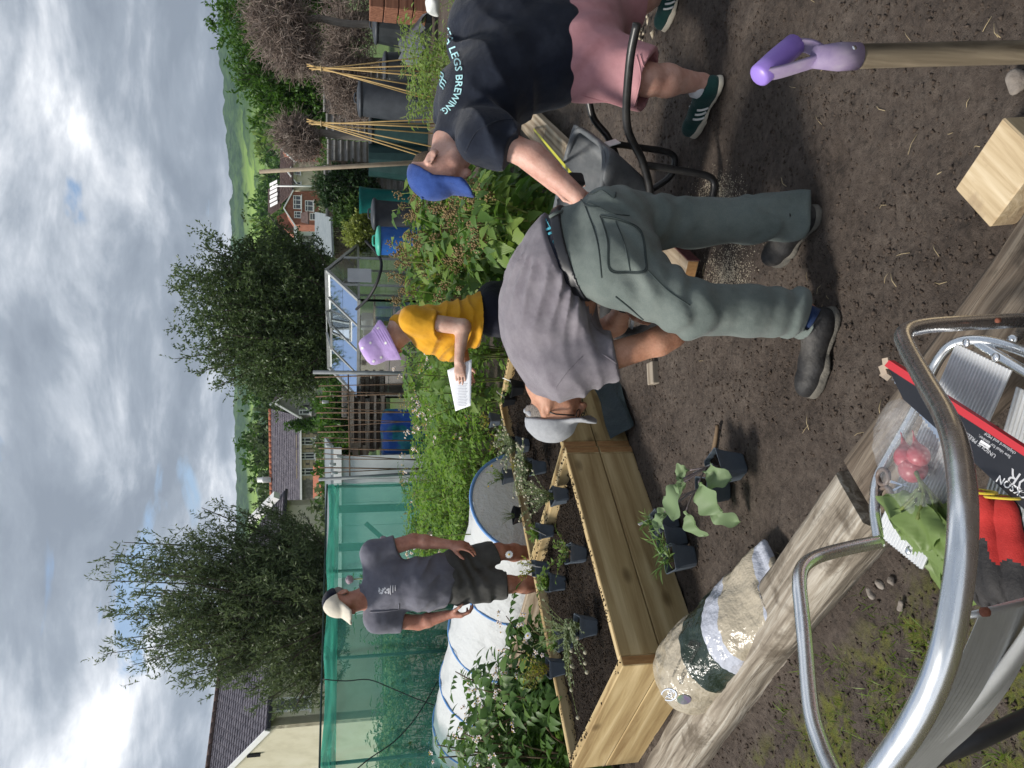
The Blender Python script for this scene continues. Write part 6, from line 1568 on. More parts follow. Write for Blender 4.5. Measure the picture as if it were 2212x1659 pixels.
# ribbed side apron under the big rail, strap and lower rail
rows = []
ap = [(2115, 1330, 1.02, 2260, 1290, 1.28), (2085, 1400, 1.02, 2225, 1400, 1.30), (2050, 1480, 1.03, 2175, 1495, 1.32), (2005, 1560, 1.05, 2110, 1575, 1.34), (1950, 1640, 1.08, 2040, 1640, 1.36), (1880, 1730, 1.15, 1960, 1730, 1.4)]
e0 = catmull([rp(a_, b_, c_) for a_, b_, c_, *_ in ap], 5); e1 = catmull([rp(d_, e_, f_) for *_, d_, e_, f_ in ap], 5)
for i in range(61):
    u = i / 60; r_ = []
    for j in range(len(e0)):
        p = e0[j].lerp(e1[j], u); n_ = Vector((.5, -.3, .8)).normalized(); r_.append(p + n_ * (.0035 if i % 4 in (1, 2) else 0))
    rows.append(r_)
M_alu_d = mat('dull_aluminium', [(.50, .51, .51), (.62, .63, .63)], scale=20, rough=.42, metal=.5)
o = MB().grid(rows, False).build('apron', M_alu_d); place(o, stool)
st = catmull([rp(*q) for q in ((2260, 1300, 1.20), (2200, 1400, 1.20), (2120, 1500, 1.20), (2030, 1580, 1.20), (1930, 1650, 1.22), (1850, 1690, 1.24))], 6)
rows = [[p + Vector((.012, -.006, .012)), p - Vector((.012, -.006, .012))] for p in st]
o = MB().grid(rows).build('strap', mat('white_strap', [(.62, .62, .60), (.75, .75, .73)], scale=20, rough=.45)); md = o.modifiers.new('t', 'SOLIDIFY'); md.thickness = .004; place(o, stool)
tubep([(2300, 1510, 1.5), (2212, 1552, 1.46), (2110, 1600, 1.42), (1980, 1652, 1.40), (1860, 1700, 1.4)], .013, 'leg', M_blackmetal)
br = [rp(2108, 1322, .985), rp(2160, 1308, 1.05), rp(2250, 1285, 1.16)]
o = MB().grid([[p + Z_ * .014, p - Z_ * .010] for p in br]).build('bracket', M_alu_d); md = o.modifiers.new('t', 'SOLIDIFY'); md.thickness = .006; place(o, stool)
M_rust = mat('rusty_bolt', [(.16, .05, .03), (.26, .10, .06)], scale=60, rough=.8)
for q in ((2126, 1322, .965), (2155, 692, 1.70)): place(MB().lathe([(.005, -.004), (.005, .002), (.003, .0035), (.0005, .004)], 10, rp(*q)).build('bolt', M_rust), stool)
# ---- saw in its card sleeve
saw = thing('hand_saw', 'hand saw in a black and red printed card sleeve lying across the step stool', 'saw', (.1, 1.3, .4))
zs = .455
def slab(px, z, th, name, m, par): return place(MB().extrude([G(a_, b_, z) for a_, b_ in px], (0, 0, th)).build(name, m), par)
M_blk = mat('black_card', [(.012, .012, .014), (.022, .022, .026)], scale=9, rough=.3, spec=.5); M_rd = mat('red_card', [(.48, .035, .045)], rough=.4); M_gy = mat('grey_card', [(.10, .105, .12)], rough=.4)
slab([(1928, 795), (2470, 1142), (2470, 1330), (2105, 990), (1960, 862)], zs, .010, 'sleeve', M_blk, saw)
slab([(1931, 778), (1921, 790), (1928, 795), (2470, 1142), (2480, 1130)], zs, .0115, 'sleeve_edge', M_rd, saw)
bpts = [(1921, 802), (1952, 842), (2110, 1000)]; teeth = []
for k in range(41):
    u = k / 40; x = 1922 + (2042 - 1922) * u; y = 806 + (962 - 806) * u; teeth.append((x - (3 if k % 2 else 0), y + (3 if k % 2 else 0)))
slab([(1932, 800), (2120, 985), (2060, 975)] + teeth[::-1], zs - .004, .002, 'blade', M_alu, saw)
M_card = mat('torn_cardboard', [(.42, .33, .25), (.55, .46, .36)], scale=30, rough=.95)
for a_, b_, r_ in ((1908, 800, .5), (1914, 785, .2), (1912, 812, 1.1)): place(MB().box((0, 0, 0), (.022, .012, .006)).build('torn_flap', M_card), saw).matrix_basis = Matrix.Translation(G(a_, b_, zs + .006)) @ Matrix.Rotation(r_, 4, 'Z') @ Matrix.Rotation(.5, 4, 'X')
# print lies upside down as the photo shows it: reading direction runs up the picture
def flat_text(s, px, py, size, ang, m, z, par, name='printed_words', bold=0.0):
    me_ = text_mesh(s, 1.0, bold); c, d = math.cos(ang), math.sin(ang)
    for v in me_.vertices:
        a_, b_ = v.co.x * size, v.co.y * size
        # image directions: reading dir (c, d); up of letters = reading rotated -90 deg on screen
        p = G(px + a_ * c + b_ * d, py + a_ * d - b_ * c, z); v.co = p
    me_.materials.clear(); me_.materials.append(m); return place(link(name, me_), par)
M_pw = mat('pale_grey_ink', [(.50, .50, .52)], rough=.4); M_pwh = mat('white_ink', [(.75, .75, .77)], rough=.4)
ang = R(180 + 32)
zt2 = zs + .0108
flat_text('JACKSON', 2198, 1052, 22, R(180 + 33), M_pwh, zt2, saw, bold=.02)
flat_text('PREDATOR', 2282, 1076, 46, R(180 + 34), M_pw, zt2, saw)
flat_text('UNIQUE PREDATOR TEETH', 2092, 936, 12.5, R(180 + 38), M_pw, zt2, saw)
flat_text('Saw ideal for timber,', 2150, 962, 10, R(180 + 34), M_pw, zt2, saw); flat_text('chipboard and MDF', 2162, 955, 10, R(180 + 34), M_pw, zt2, saw)
for k, s_ in enumerate(('Fast cut', 'ground teeth, hard tipped', 'for wood and board')): flat_text(s_, 2060 + 8 * k, 884 + 2 * k, 8, R(180 + 34), M_rd if k == 0 else M_pw, zt2, saw)
slab([(2121, 950), (2141, 963), (2136, 971), (2116, 958)], zt2 - .0012, .0016, 'barcode_label', M_pwh, saw)
flat_text('HS1278837597', 2128, 962, 4.4, R(180 + 33), M_ink, zt2 + .001, saw)
# ---- pair of work gloves
M_gr = clothmat('red_knit_glove', [(.38, .025, .022), (.50, .045, .04)], scale=30, weave=500); M_gb = mat('black_latex_coating', [(.016, .015, .016), (.035, .032, .032)], scale=30, rough=.65, bump=.003, bscale=90); M_yl = clothmat('yellow_cuff_band', [(.55, .40, .03), (.62, .48, .06)])
def glove(w_px, tip_px, dist, z, side, label, curl):
    w = G(w_px[0], w_px[1], z); tpt = G(tip_px[0], tip_px[1], z - .015); d = (tpt - w).normalized()
    t = thing('work_glove', label, 'glove', w, 0, 'pair of work gloves')
    f = Field(np.minimum(w, tpt) - .14, np.maximum(w, tpt) + .14, .0042)
    hand(f, w, d, Vector((0, 0, -1)), side, curl, 1.06, .7, .20); f.ell(w + d * .05, (.042, .042, .022), None, .03); f.cone(w - d * .04, w + d * .02, .034, .030, .03, flat=((0, 0, 1), .6))
    f.disp(lambda x, y, z: .0004 + .0022 * vnoise(x * 45, y * 45, z * 45))
    o = f.build('glove_body', [M_gr, M_gb]); mi = []
    n_ = np.array([0, 0, 1.0])
    for p in o.data.polygons:
        c = p.center; s_ = (c - w).dot(d); mi.append(1 if s_ + .012 * math.sin(c.z * 90 + c.x * 70) > .045 + .03 * math.sin((c - w).dot(d.cross(Z_)) * 70) or p.normal.z < -.2 else 0)
    o.data.polygons.foreach_set('material_index', mi); place(o, t)
    q = d.cross(Z_).normalized()
    place(MB().tube([w - d * .072 + q * .036 * math.cos(k * .5236) + Z_ * .021 * math.sin(k * .5236) for k in range(12)], .0026, 6, closed=True).build('cuff_band', M_yl), t)
glove((2122, 1150), (2140, 1292), 1.5, .478, 1, 'red and black work glove lying uppermost beside the saw', (.25, .35, .3, .4))
glove((2174, 1165), (2198, 1340), 1.5, .462, -1, 'red and black work glove lying half under its pair', (.3, .25, .35, .3))
# ---- scissors
sci = thing('scissors', 'scissors with brown looped handles on the ribbed tread', 'scissors', G(1920, 1045, .4))
M_sc = mat('brown_plastic', [(.12, .085, .07), (.18, .14, .12)], scale=20, rough=.4)
for cx, cy, rx, ry in ((1908, 1030, 12, 17), (1913, 1072, 14, 20)):
    place(MB().tube([G(cx + rx * math.cos(k * .4488), cy + ry * math.sin(k * .4488) , .402) for k in range(14)], .0055, 7, closed=True).build('handle', M_sc), sci)
for e, s_ in (((1920, 1038), (1968, 1052)), ((1925, 1062), (1966, 1040))): place(MB().extrude([G(e[0], e[1] - 3, .40), G(e[0], e[1] + 4, .40), G(s_[0], s_[1], .40)], (0, 0, .002)).build('blade', M_alu), sci)
# ---- bunch of radishes in a clear bag
rad = thing('radish_bunch', 'bunch of radishes with big leaves hanging off the step stool', 'vegetables', G(1990, 1100, .4))
M_rad = mat('radish_skin', [(.30, .035, .06), (.46, .08, .10), (.55, .20, .20)], scale=12, rough=.35, spec=.5)
for a_, b_, r_, z_ in ((1958, 988, .026, .425), (1972, 1012, .030, .42), (1984, 985, .024, .42)):
    c = G(a_, b_, z_); f = Field(np.array(c) - .06, np.array(c) + .06, .004); f.ell(c, (r_, r_ * .95, r_ * .95), None, .01); f.cone(c, c + Vector((.055, .03, -.01)), .010, .0015, .012); place(f.build('radish', M_rad), rad)
M_lb = leafmat('radish_leaf', [(.11, .18, .05), (.18, .26, .085), (.26, .34, .13)], vein=False)
rdm = random.Random(4)
def big_leaf(L, W, seed):
    mb = MB(); rd = random.Random(seed); n = 12; vs, fs = [], []
    for i in range(n + 1):
        t_ = i / n; w = W * .5 * (.14 if t_ < .2 else (math.sin(math.pi * (t_ - .15) / .87) ** .7 if t_ < .99 else .1)) * (1 + .14 * math.sin(i * 1.3 + seed))
        for c in (-1, -.6, -.25, 0, .25, .6, 1): vs.append((w * c, L * t_, -.25 * L * t_ * t_ + .22 * w * abs(c) + .009 * math.sin(4 * c + i * .7 + seed) - .006 * (abs(c) > .9)))
    for i in range(n):
        for j in range(6): a_ = i * 7 + j; fs.append((a_, a_ + 1, a_ + 8, a_ + 7))
    mb.add(vs, fs, True); return mb.mesh('leaf', [M_lb])
for k, (a_, b_, z_, a2, b2, z2, W) in enumerate([(1985, 1060, .43, 1925, 1170, .42, .13), (1990, 1070, .43, 1960, 1220, .40, .13), (2000, 1070, .43, 2000, 1260, .40, .12), (2010, 1075, .42, 2030, 1290, .36, .12), (1985, 1060, .44, 1915, 1140, .45, .10), (1995, 1065, .44, 1975, 1180, .46, .11), (2020, 1090, .40, 2060, 1320, .34, .13), (2005, 1100, .41, 1985, 1300, .33, .12), (2030, 1090, .40, 2100, 1270, .38, .12), (1998, 1080, .43, 1945, 1200, .38, .12), (2040, 1100, .40, 2085, 1220, .41, .12), (2015, 1080, .43, 2015, 1200, .44, .10)]):
    p, q = G(a_, b_, z_), G(a2, b2, z2); L = (q - p).length * 1.05; d = (q - p).normalized(); x = d.cross(Vector((rdm.uniform(-.3, .3), rdm.uniform(-.3, .3), 1))).normalized(); z = x.cross(d)
    lf = link('leaf', big_leaf(L, W, k), None); lf.matrix_basis = Matrix.Translation(p) @ Matrix((x, d, z)).transposed().to_4x4(); place(lf, rad)
    place(MB().tube(catmull([G(1975, 1010, .425), G(1985, 1035, .435), p, p.lerp(q, .5) + Z_ * .004], 4), .0035, 5).build('stalk', M_stem), rad)
def clearmat(name, tint, alpha):
    m, t, out = _nodes(name); b = t.nodes.new('ShaderNodeBsdfPrincipled'); _set(b, 'Roughness', .12); b.inputs['Base Color'].default_value = rgba(tint); _set(b, 'Specular IOR Level', .6)
    tr = t.nodes.new('ShaderNodeBsdfTransparent'); mx = t.nodes.new('ShaderNodeMixShader'); mx.inputs[0].default_value = alpha
    t.links.new(tr.outputs[0], mx.inputs[1]); t.links.new(b.outputs[0], mx.inputs[2])
    t.links.new(bump_node(t, noise_node(t, coords(t), 24, 4, .6, 0.0), .02), b.inputs['Normal']); t.links.new(mx.outputs[0], out.inputs[0]); return m
M_film = clearmat('clear_plastic_film', (.75, .77, .80), .13)
f = Field((-.38, 1.15, .36), (.12, 1.75, .56), .007); f.ell(G(1972, 985, .42), (.10, .085, .045), Matrix.Rotation(R(20), 3, 'Z'), .02); f.ell(G(1955, 930, .415), (.06, .07, .03), None, .04); f.ell(G(1990, 1035, .42), (.07, .06, .04), None, .04)
f.disp(lambda x, y, z: .010 * fbm(x * 26, y * 26, z * 20, 3)); tag(f.build('plastic_bag', M_film), 'crumpled clear plastic bag around the radishes', 'plastic bag')

# ================================================================== litter on the soil (nobody could count it)
pp = []
for _ in range(30000):
    Y = 1.1 + 5.2 * random.random() ** 1.3; x = random.uniform(-.62, .62) * Y * 1.05
    if vnoise(np.array([x * 3]), np.array([Y * 3]), np.array([3.3]))[0] < random.uniform(-.9, .5): continue
    pp.append((x, Y, 0))
pp = np.array(pp); pp[:, 2] = gz(pp[:, 0], pp[:, 1]) + .001
M_clod = mat('soil_clods', [(.034, .025, .019), (.066, .05, .04), (.092, .072, .058)], scale=30, rough=.95, spec=.15)
crumbs('soil_clods', pp, .003, .013, M_clod, 'small clods of brown soil scattered over the path')
pp = []
for cx, cy, n in ((1555, 420, 1500), (1530, 455, 900), (1575, 590, 1900), (1565, 640, 700), (1600, 500, 900)):
    for _ in range(n):
        p = G(cx + random.gauss(0, 22), cy + random.gauss(0, 24)); pp.append((p.x, p.y, gz1(p.x, p.y) + .003))
M_saw = mat('sawdust', [(.42, .36, .27), (.62, .55, .43)], scale=60, rough=1.0)
crumbs('sawdust', pp, .0016, .0055, M_saw, 'pale sawdust sprinkled on the soil around the board end', flat=.3)
mb = MB(); rdm = random.Random(9)
for _ in range(46):
    if _ < 24: p = G(rdm.uniform(1650, 2212), rdm.uniform(0, 640))
    else: p = G(rdm.uniform(1450, 2100), rdm.uniform(500, 1300))
    a_ = rdm.uniform(0, 6.28); L = rdm.uniform(.015, .06); q = Vector((math.cos(a_), math.sin(a_), 0)) * L; z = gz1(p.x, p.y) + .004
    mb.tube([(p.x, p.y, z), (p.x + q.x * .5 + rdm.uniform(-.006, .006), p.y + q.y * .5, z + .006), (p.x + q.x, p.y + q.y, z + .002)], rdm.uniform(.0006, .0014), 4)
M_straw = mat('straw', [(.34, .26, .14), (.52, .43, .27)], scale=20, rough=.9)
tag(mb.build('straw_litter', M_straw), 'bits of straw and dry stalk on the soil', kind='stuff')
# dead leaves and rubble by the right-hand shoes
pp = []
for _ in range(500): p = G(random.gauss(1345, 30), random.gauss(65, 45)); pp.append((p.x, p.y, gz1(p.x, p.y) + random.uniform(.004, .03)))
M_dead = mat('dead_leaves', [(.16, .12, .075), (.42, .36, .27), (.60, .55, .45)], scale=40, rough=.95)
crumbs('dead_leaves', pp, .012, .04, M_dead, 'pale curled dead leaves heaped by the trainers', flat=.5)
# grass tufts and moss on the near side
P_, D_, Uu_, S2 = [], [], [], []
for _ in range(230):
    p = G(random.uniform(1560, 2212), random.uniform(1180, 1659)); dd = (p.x + .30) * .69 + (p.y - 1.985) * .724
    if dd > -.14: continue
    if vnoise(np.array([p.x * 5]), np.array([p.y * 5]), np.array([8.3]))[0] < .05: continue
    for k in range(9):
        P_.append((p.x + random.gauss(0, .02), p.y + random.gauss(0, .02), gz1(p.x, p.y) - .004)); D_.append((random.gauss(0, .6), random.gauss(0, .6), 1)); Uu_.append((random.gauss(0, 1), random.gauss(0, 1), .2)); S2.append(random.uniform(.4, 1.2))
me = scatter_mesh('grass', leaf_shape(.045, .004, .2, .7, 3), P_, D_, Uu_, S2); me.materials.append(leafmat('short_grass', [(.07, .12, .02), (.13, .19, .035), (.2, .25, .06)])); tag(link('grass', me), 'short thin grass on the mossy ground by the stool', kind='stuff')
for k, (a_, b_) in enumerate(((1880, 1282), (1902, 1262), (1925, 1255), (1985, 1500), (1945, 1310), (2010, 1395))): stone(G(a_, b_, -.035), random.uniform(.014, .022), ['flat stone under the hanging leaves', 'small stone nearest the hanging leaves', 'stone in the dark soil by the leaves', 'pale stone among the moss', 'brown stone by the grass tuft', 'stone by the curved rail'][k])
# ================================================================== buildings
def V3(x, y, z): return Vector((x, y, z))
M_cream = mat('cream_render', [(.50, .46, .34), (.58, .54, .41), (.62, .58, .46)], scale=1.2, rough=.95, bump=.01, bscale=30)
M_slate = mat('grey_slate', [(.060, .055, .070), (.105, .095, .115), (.16, .145, .165)], scale=3.5, rough=.6, spec=.4)
M_tile = mat('brown_roof_tile', [(.060, .038, .034), (.10, .066, .058), (.14, .095, .085)], scale=3, rough=.8)
M_brick = mat('red_brick', [(.20, .075, .05), (.28, .11, .07), (.34, .15, .10)], scale=2.5, rough=.95)
M_stonew = mat('grey_rubble_stone', [(.13, .12, .11), (.20, .185, .165), (.29, .27, .24)], scale=4.5, detail=8, rough=.95, bump=.04, bscale=5)
M_pebble = mat('grey_pebbledash', [(.20, .19, .18), (.29, .275, .26)], scale=12, rough=.95)
M_wpaint = mat('white_paint', [(.72, .72, .71), (.78, .78, .77)], scale=4, rough=.5); M_quoin = mat('buff_quoin', [(.42, .34, .22), (.52, .43, .29)], scale=8, rough=.9)
M_glass = mat('dark_window_glass', [(.03, .035, .04), (.06, .07, .08)], scale=1.5, rough=.08, spec=.6); M_terra = mat('terracotta', [(.30, .10, .06), (.40, .15, .09)], scale=10, rough=.9); M_gutter = mat('dark_gutter', [(.02, .02, .022)], rough=.5)
M_felt = mat('blue_grey_felt', [(.17, .20, .215), (.23, .26, .275)], scale=5, rough=.8)
def slates(a, b, c, d, nr, nc, name, m, parent, th=.03):
    """courses of overlapping tiles on the roof plane a-b (ridge) / d-c (eave), joined"""
    a, b, c, d = map(Vector, (a, b, c, d)); n = (b - a).cross(d - a).normalized(); n = n if n.z > 0 else -n; mb = MB()
    P = lambda u, v: (a * (1 - u) + b * u) * (1 - v) + (d * (1 - u) + c * u) * v
    for i in range(nr):
        for j in range(nc + 1):
            u0 = max(0, (j - (.5 if i % 2 else 0)) / nc + .0015); u1 = min(1, (j + 1 - (.5 if i % 2 else 0)) / nc - .0015)
            if u1 <= u0: continue
            v0, v1 = i / nr, (i + 1.06) / nr; k = th * random.uniform(.8, 1.3); w = random.uniform(-.004, .004)
            p, q, r, s = P(u0, v0) + n * .005, P(u1, v0) + n * .005, P(u1, v1) + n * (k + w), P(u0, v1) + n * k
            lo_r, lo_s = P(u1, v1) + n * .004, P(u0, v1) + n * .004
            mb.add([p, q, r, s, lo_r, lo_s], [(0, 1, 2, 3), (3, 2, 4, 5)])
    o = mb.build(name, m, None); o['kind'] = 'stuff'; return place(o, parent)
def window(parent, c, ex, w, h, nrm, bars=1, m=M_wpaint, sill=True, fr=.07):
    """frame as a part, pane and sill under it"""
    c = Vector(c); ex = Vector(ex).normalized(); ez = Z_; nrm = Vector(nrm).normalized(); mb = MB(); rot = Matrix((ex, nrm, ez)).transposed()
    for sx in (-1, 1): mb.box(c + ex * sx * (w / 2 - fr / 2) + nrm * .03, (fr, .08, h), rot)
    for sz in (-1, 1): mb.box(c + ez * sz * (h / 2 - fr / 2) + nrm * .031, (w - 2 * fr, .08, fr), rot)
    for k in range(bars): mb.box(c + ex * (w * ((k + 1) / (bars + 1) - .5)) + nrm * .03, (fr * .8, .07, h - 2 * fr), rot)
    mb.box(c + ez * h * .18 + nrm * .0295, (w - 2 * fr, .06, fr * .7), rot)
    o = place(mb.build('window', m), parent); place(MB().box(c + nrm * .01, (w - fr, .02, h - fr), rot).build('pane', M_glass), o)
    if sill: place(MB().box(c - ez * (h / 2 + .05) + nrm * .06, (w + .2, .16, .07), rot).build('sill', m), o)
    return o
def wallpoly(parent, pts, nrm, th, m, name='wall'): return place(MB().extrude([Vector(p) for p in pts], Vector(nrm).normalized() * -th).build(name, m), parent)
# ---- cream house on the left
h1 = thing('house', 'cream rendered house with slate roof behind the willow-like tree', 'house', (-12.8, 30, 0))
K = V3(-12.8, 30, 0); ze, zr, hw, Lh = 4.65, 7.15, 4.9, 10.6
wallpoly(h1, [K, K + Z_ * ze, K + W_ * hw + Z_ * zr, K + W_ * 2 * hw + Z_ * ze, K + W_ * 2 * hw], -U_, .3, M_cream)
wallpoly(h1, [K, K + U_ * Lh, K + U_ * Lh + Z_ * ze, K + Z_ * ze], -W_, .3, M_cream)
wallpoly(h1, [K + U_ * Lh, K + U_ * Lh + Z_ * ze, K + U_ * Lh + W_ * hw + Z_ * zr, K + U_ * Lh + W_ * 2 * hw + Z_ * ze, K + U_ * Lh + W_ * 2 * hw], U_, .3, M_cream)
pr = (W_ * hw + Z_ * (zr - ze)); ea = K - W_ * .35 - U_ * .3 + Z_ * (ze - .18); ra = K + W_ * hw - U_ * .3 + Z_ * (zr + .02)
rf = place(MB().extrude([ra, ra + U_ * (Lh + .6), ea + U_ * (Lh + .6), ea], (0, 0, .10)).build('roof', M_slate), h1)
place(MB().extrude([ra, ra + U_ * (Lh + .6), ra + U_ * (Lh + .6) + (W_ * (hw + .35) - Z_ * (zr - ze + .2)), ra + (W_ * (hw + .35) - Z_ * (zr - ze + .2))], (0, 0, .10)).build('roof', M_slate), h1)
slates(ra + Z_ * .11, ra + U_ * (Lh + .6) + Z_ * .11, ea + U_ * (Lh + .6) + Z_ * .11, ea + Z_ * .11, 22, 34, 'slates', M_slate, rf, .03)
for k in range(24): place(MB().tube([ra + U_ * (k * .46) + Z_ * .14, ra + U_ * (k * .46 + .45) + Z_ * .14], .13, 8).build('ridge_tile', M_tile), rf)
place(MB().beam(ea - U_ * .02 + Z_ * .05 - W_ * .02, ra - U_ * .02 + Z_ * .05, .05, .22).build('bargeboard', M_wpaint), h1); place(MB().beam(ra - U_ * .02 + Z_ * .05, ra - U_ * .02 + (W_ * (hw + .35) - Z_ * (zr - ze + .2)) + Z_ * .05, .05, .22).build('bargeboard', M_wpaint), h1)
place(MB().beam(ea - W_ * .08, ea - W_ * .08 + U_ * (Lh + .6), .13, .12).build('gutter', M_gutter), h1)
window(h1, K + U_ * .75 + Z_ * 3.75 - W_ * .0, U_, .55, 1.35, -W_, 0, M_wpaint)
window(h1, K + U_ * 5.5 + Z_ * 3.4, U_, 1.2, 1.3, -W_, 1, M_wpaint)
place(MB().beam(K + U_ * Lh + Z_ * 4.9 - W_ * .4, K + U_ * Lh + W_ * 1.5 + Z_ * 6.2, .35, .3).build('eave_return', M_wpaint), h1)
place(MB().beam(K + W_ * 2.4 - U_ * .05 + Z_ * 5.0, K + W_ * 2.4 - U_ * .05 + Z_ * 5.5, .12, .12).build('vent', M_gutter), h1)
# ---- stone cottage
h2 = thing('cottage', 'grey stone cottage with slate roof and buff-edged windows far behind the potatoes', 'house', at(690, 980, 52))
YC = 52.0; c_l, c_r = at(652, 1090, YC + .8), at(645, 897, YC); base = .9
def down(p, z=base): return V3(p.x, p.y, z)
exc = (c_r - c_l); exc.z = 0; exc.normalize(); nc = V3(exc.y, -exc.x, 0)
eL, eR = c_l.copy(), c_r.copy(); eL.z = eR.z = c_r.z
wallpoly(h2, [down(eL), down(eR), eR, eL], nc, .4, M_stonew)
back = -nc * 2.6; rL, rR = eL + back + Z_ * (at(587, 905, YC + 2.6).z - eR.z), eR + back + Z_ * (at(587, 905, YC + 2.6).z - eR.z)
o1, o2 = eL + nc * .3 - Z_ * .15, eR + nc * .3 - Z_ * .15
rf = place(MB().extrude([rL, rR, o2, o1], (0, 0, .08)).build('roof', M_slate), h2); slates(rR + Z_ * .09, rL + Z_ * .09, o1 + Z_ * .09, o2 + Z_ * .09, 16, 34, 'slates', M_slate, rf, .03)
for k in range(16): place(MB().tube([rR.lerp(rL, k / 16) + Z_ * .1, rR.lerp(rL, (k + .97) / 16) + Z_ * .1], .12, 8).build('ridge_tile', M_terra), rf)
place(MB().beam(o1 + Z_ * .02, o2 + Z_ * .02, .14, .12).build('gutter', M_wpaint), h2)
for y in (953, 986, 1021):
    p = at(664, y, YC + .2); p = eR + exc * ((p - eR).dot(exc)); p.z = at(664, y, YC).z; window(h2, p + nc * .01, exc, .50 if y != 986 else .46, .92, nc, 1, M_wpaint, fr=.06)
    for sx in (-1, 1):
        for k in range(5): place(MB().box(p + exc * sx * (.36 + .05 * (k % 2)) + Z_ * (-.48 + .24 * k) + nc * .02, (.18 + .1 * (k % 2), .1, .22), Matrix((exc, nc, Z_)).transposed()).build('quoin', M_quoin), h2)
    place(MB().box(p + Z_ * .62 + nc * .02, (.9, .1, .22), Matrix((exc, nc, Z_)).transposed()).build('lintel', M_quoin), h2)
# front wing with white bargeboards
g0, g1, ga = at(646, 898, YC - .6), at(646, 835, YC - .6), at(590, 884, YC - .6); ga2 = at(618, 866, YC - .6)
ap = at(592, 868, YC - .6); wl, wr = at(645, 899, YC - .6), at(640, 836, YC - .6)
wallpoly(h2, [down(wl), down(wr), wr, ap, wl], nc, 4.0, M_pebble, 'wing_wall')
for p, q in ((wl, ap), (ap, wr)): place(MB().beam(p + (p - q).normalized() * .3 + nc * .15, q + nc * .15, .10, .34, up=nc).build('bargeboard', M_wpaint), h2)
rfw = place(MB().extrude([wl + nc * .2 + Z_ * .06, ap + nc * .2 + Z_ * .06, ap - nc * 4 + Z_ * .06, wl - nc * 4 + Z_ * .06], (0, 0, .1)).build('roof', M_slate), h2); place(MB().extrude([wr + nc * .2 + Z_ * .06, ap + nc * .2 + Z_ * .06, ap - nc * 4 + Z_ * .06, wr - nc * 4 + Z_ * .06], (0, 0, .1)).build('roof', M_tile), h2)
window(h2, at(658, 890, YC - .62), exc, .32, .7, nc, 0, M_wpaint); window(h2, at(702, 894, YC - .62), exc, .45, .85, nc, 0, M_wpaint)
place(MB().tube([at(648, 880, YC - .7), at(655, 877, YC - .75), at(700, 876, YC - .75)], .05, 6).build('drainpipe', M_gutter), h2)
place(MB().lathe([(.22, 0), (.2, .5), (.24, .55), (.17, .6), (.17, .9)], 10, rL.lerp(rR, .18) + Z_ * .1).build('chimney_pot', M_wpaint), h2)
for (V0, V1, y0, y1, m) in ((680, 692, 1006, 1076, M_terra), (690, 704, 1010, 1070, M_wpaint)):
    place(MB().extrude([at(V0, y0, YC - 6), at(V0, y1, YC - 6), at(V1 + 6, y1, YC - 7.5), at(V1 + 6, y0, YC - 7.5)], (0, .0, .1)).build('lean_to_roof', m), h2)
# ---- brick and cream houses on the right
h3 = thing('house', 'red brick and cream house with brown roof on the slope below the fields', 'house', at(690, 430, 88))
YB = 88.0; ex3 = V3(1, 0, 0); n3 = V3(0, -1, 0); q = lambda V, y, d=0.0: at(V, y, YB + d)
def wpoly(px, d, th, m, name): return wallpoly(h3, [q(a, b, d) for a, b in px], n3, th, m, name)
wpoly([(712, 487), (638, 485), (614, 450), (633, 414), (712, 412)], 0, 6, M_brick, 'wall')
wpoly([(712, 412), (631, 412), (631, 330), (712, 330)], 1.5, 5, M_cream, 'wall'); wpoly([(640, 395), (622, 371), (640, 352)], 1.3, 4, M_cream, 'wall'); wpoly([(712, 345), (634, 345), (609, 322), (634, 300), (712, 300)], 0.6, 5, M_brick, 'wall')
wpoly([(650, 520), (598, 478), (598, 468), (650, 440)], 9, 5, M_brick, 'wall')
def roofq(p, m=M_tile, nr=12, ncl=20):
    a_, b_, c_, d_ = [q(*k) for k in p]; r_ = place(MB().extrude([a_, b_, c_, d_], (0, 0, .15)).build('roof', m), h3); slates(a_ + Z_ * .16, b_ + Z_ * .16, c_ + Z_ * .16, d_ + Z_ * .16, nr, ncl, 'tiles', m, r_, .06)
roofq([(608, 440, 5.0), (608, 312, 5.0), (633, 310, .9), (634, 414, .9)]); roofq([(582, 466, 13.0), (582, 409, 13.0), (612, 395, 8), (608, 448, 8)], M_tile)
roofq([(582, 466, 13), (582, 464, 13), (612, 500, 8), (640, 520, 8)], M_tile, 8, 4)
for a_, b_, d_ in (((638, 488), (613, 450), -.1), ((613, 450), (634, 411), -.1), ((642, 398), (621, 371), 1.1), ((621, 371), (641, 348), 1.1), ((636, 348), (608, 322), .4), ((608, 322), (636, 297), .4)):
    place(MB().beam(q(*a_, d_), q(*b_, d_), .12, .30, up=n3).build('bargeboard', M_wpaint), h3)
place(MB().beam(q(633, 412, 1.2), q(633, 330, 1.2), .14, .14).build('gutter', M_wpaint), h3)
window(h3, q(642, 437, -.02), ex3, 1.5, .85, n3, 2); window(h3, q(643, 464, -.02), ex3, .75, .75, n3, 1); window(h3, q(642, 371, 1.28), ex3, .75, .7, n3, 1); window(h3, q(642, 396, 1.48), ex3, .35, .8, n3, 0); window(h3, q(668, 445, -.02), ex3, 1.2, .9, n3, 1); window(h3, q(678, 468, -.02), ex3, .8, .9, n3, 0)
place(MB().extrude([q(653, 460, -1.5), q(653, 480, -1.5), q(668, 484, -2.5), q(668, 456, -2.5)], (0, 0, .15)).build('porch_roof', M_tile), h3)
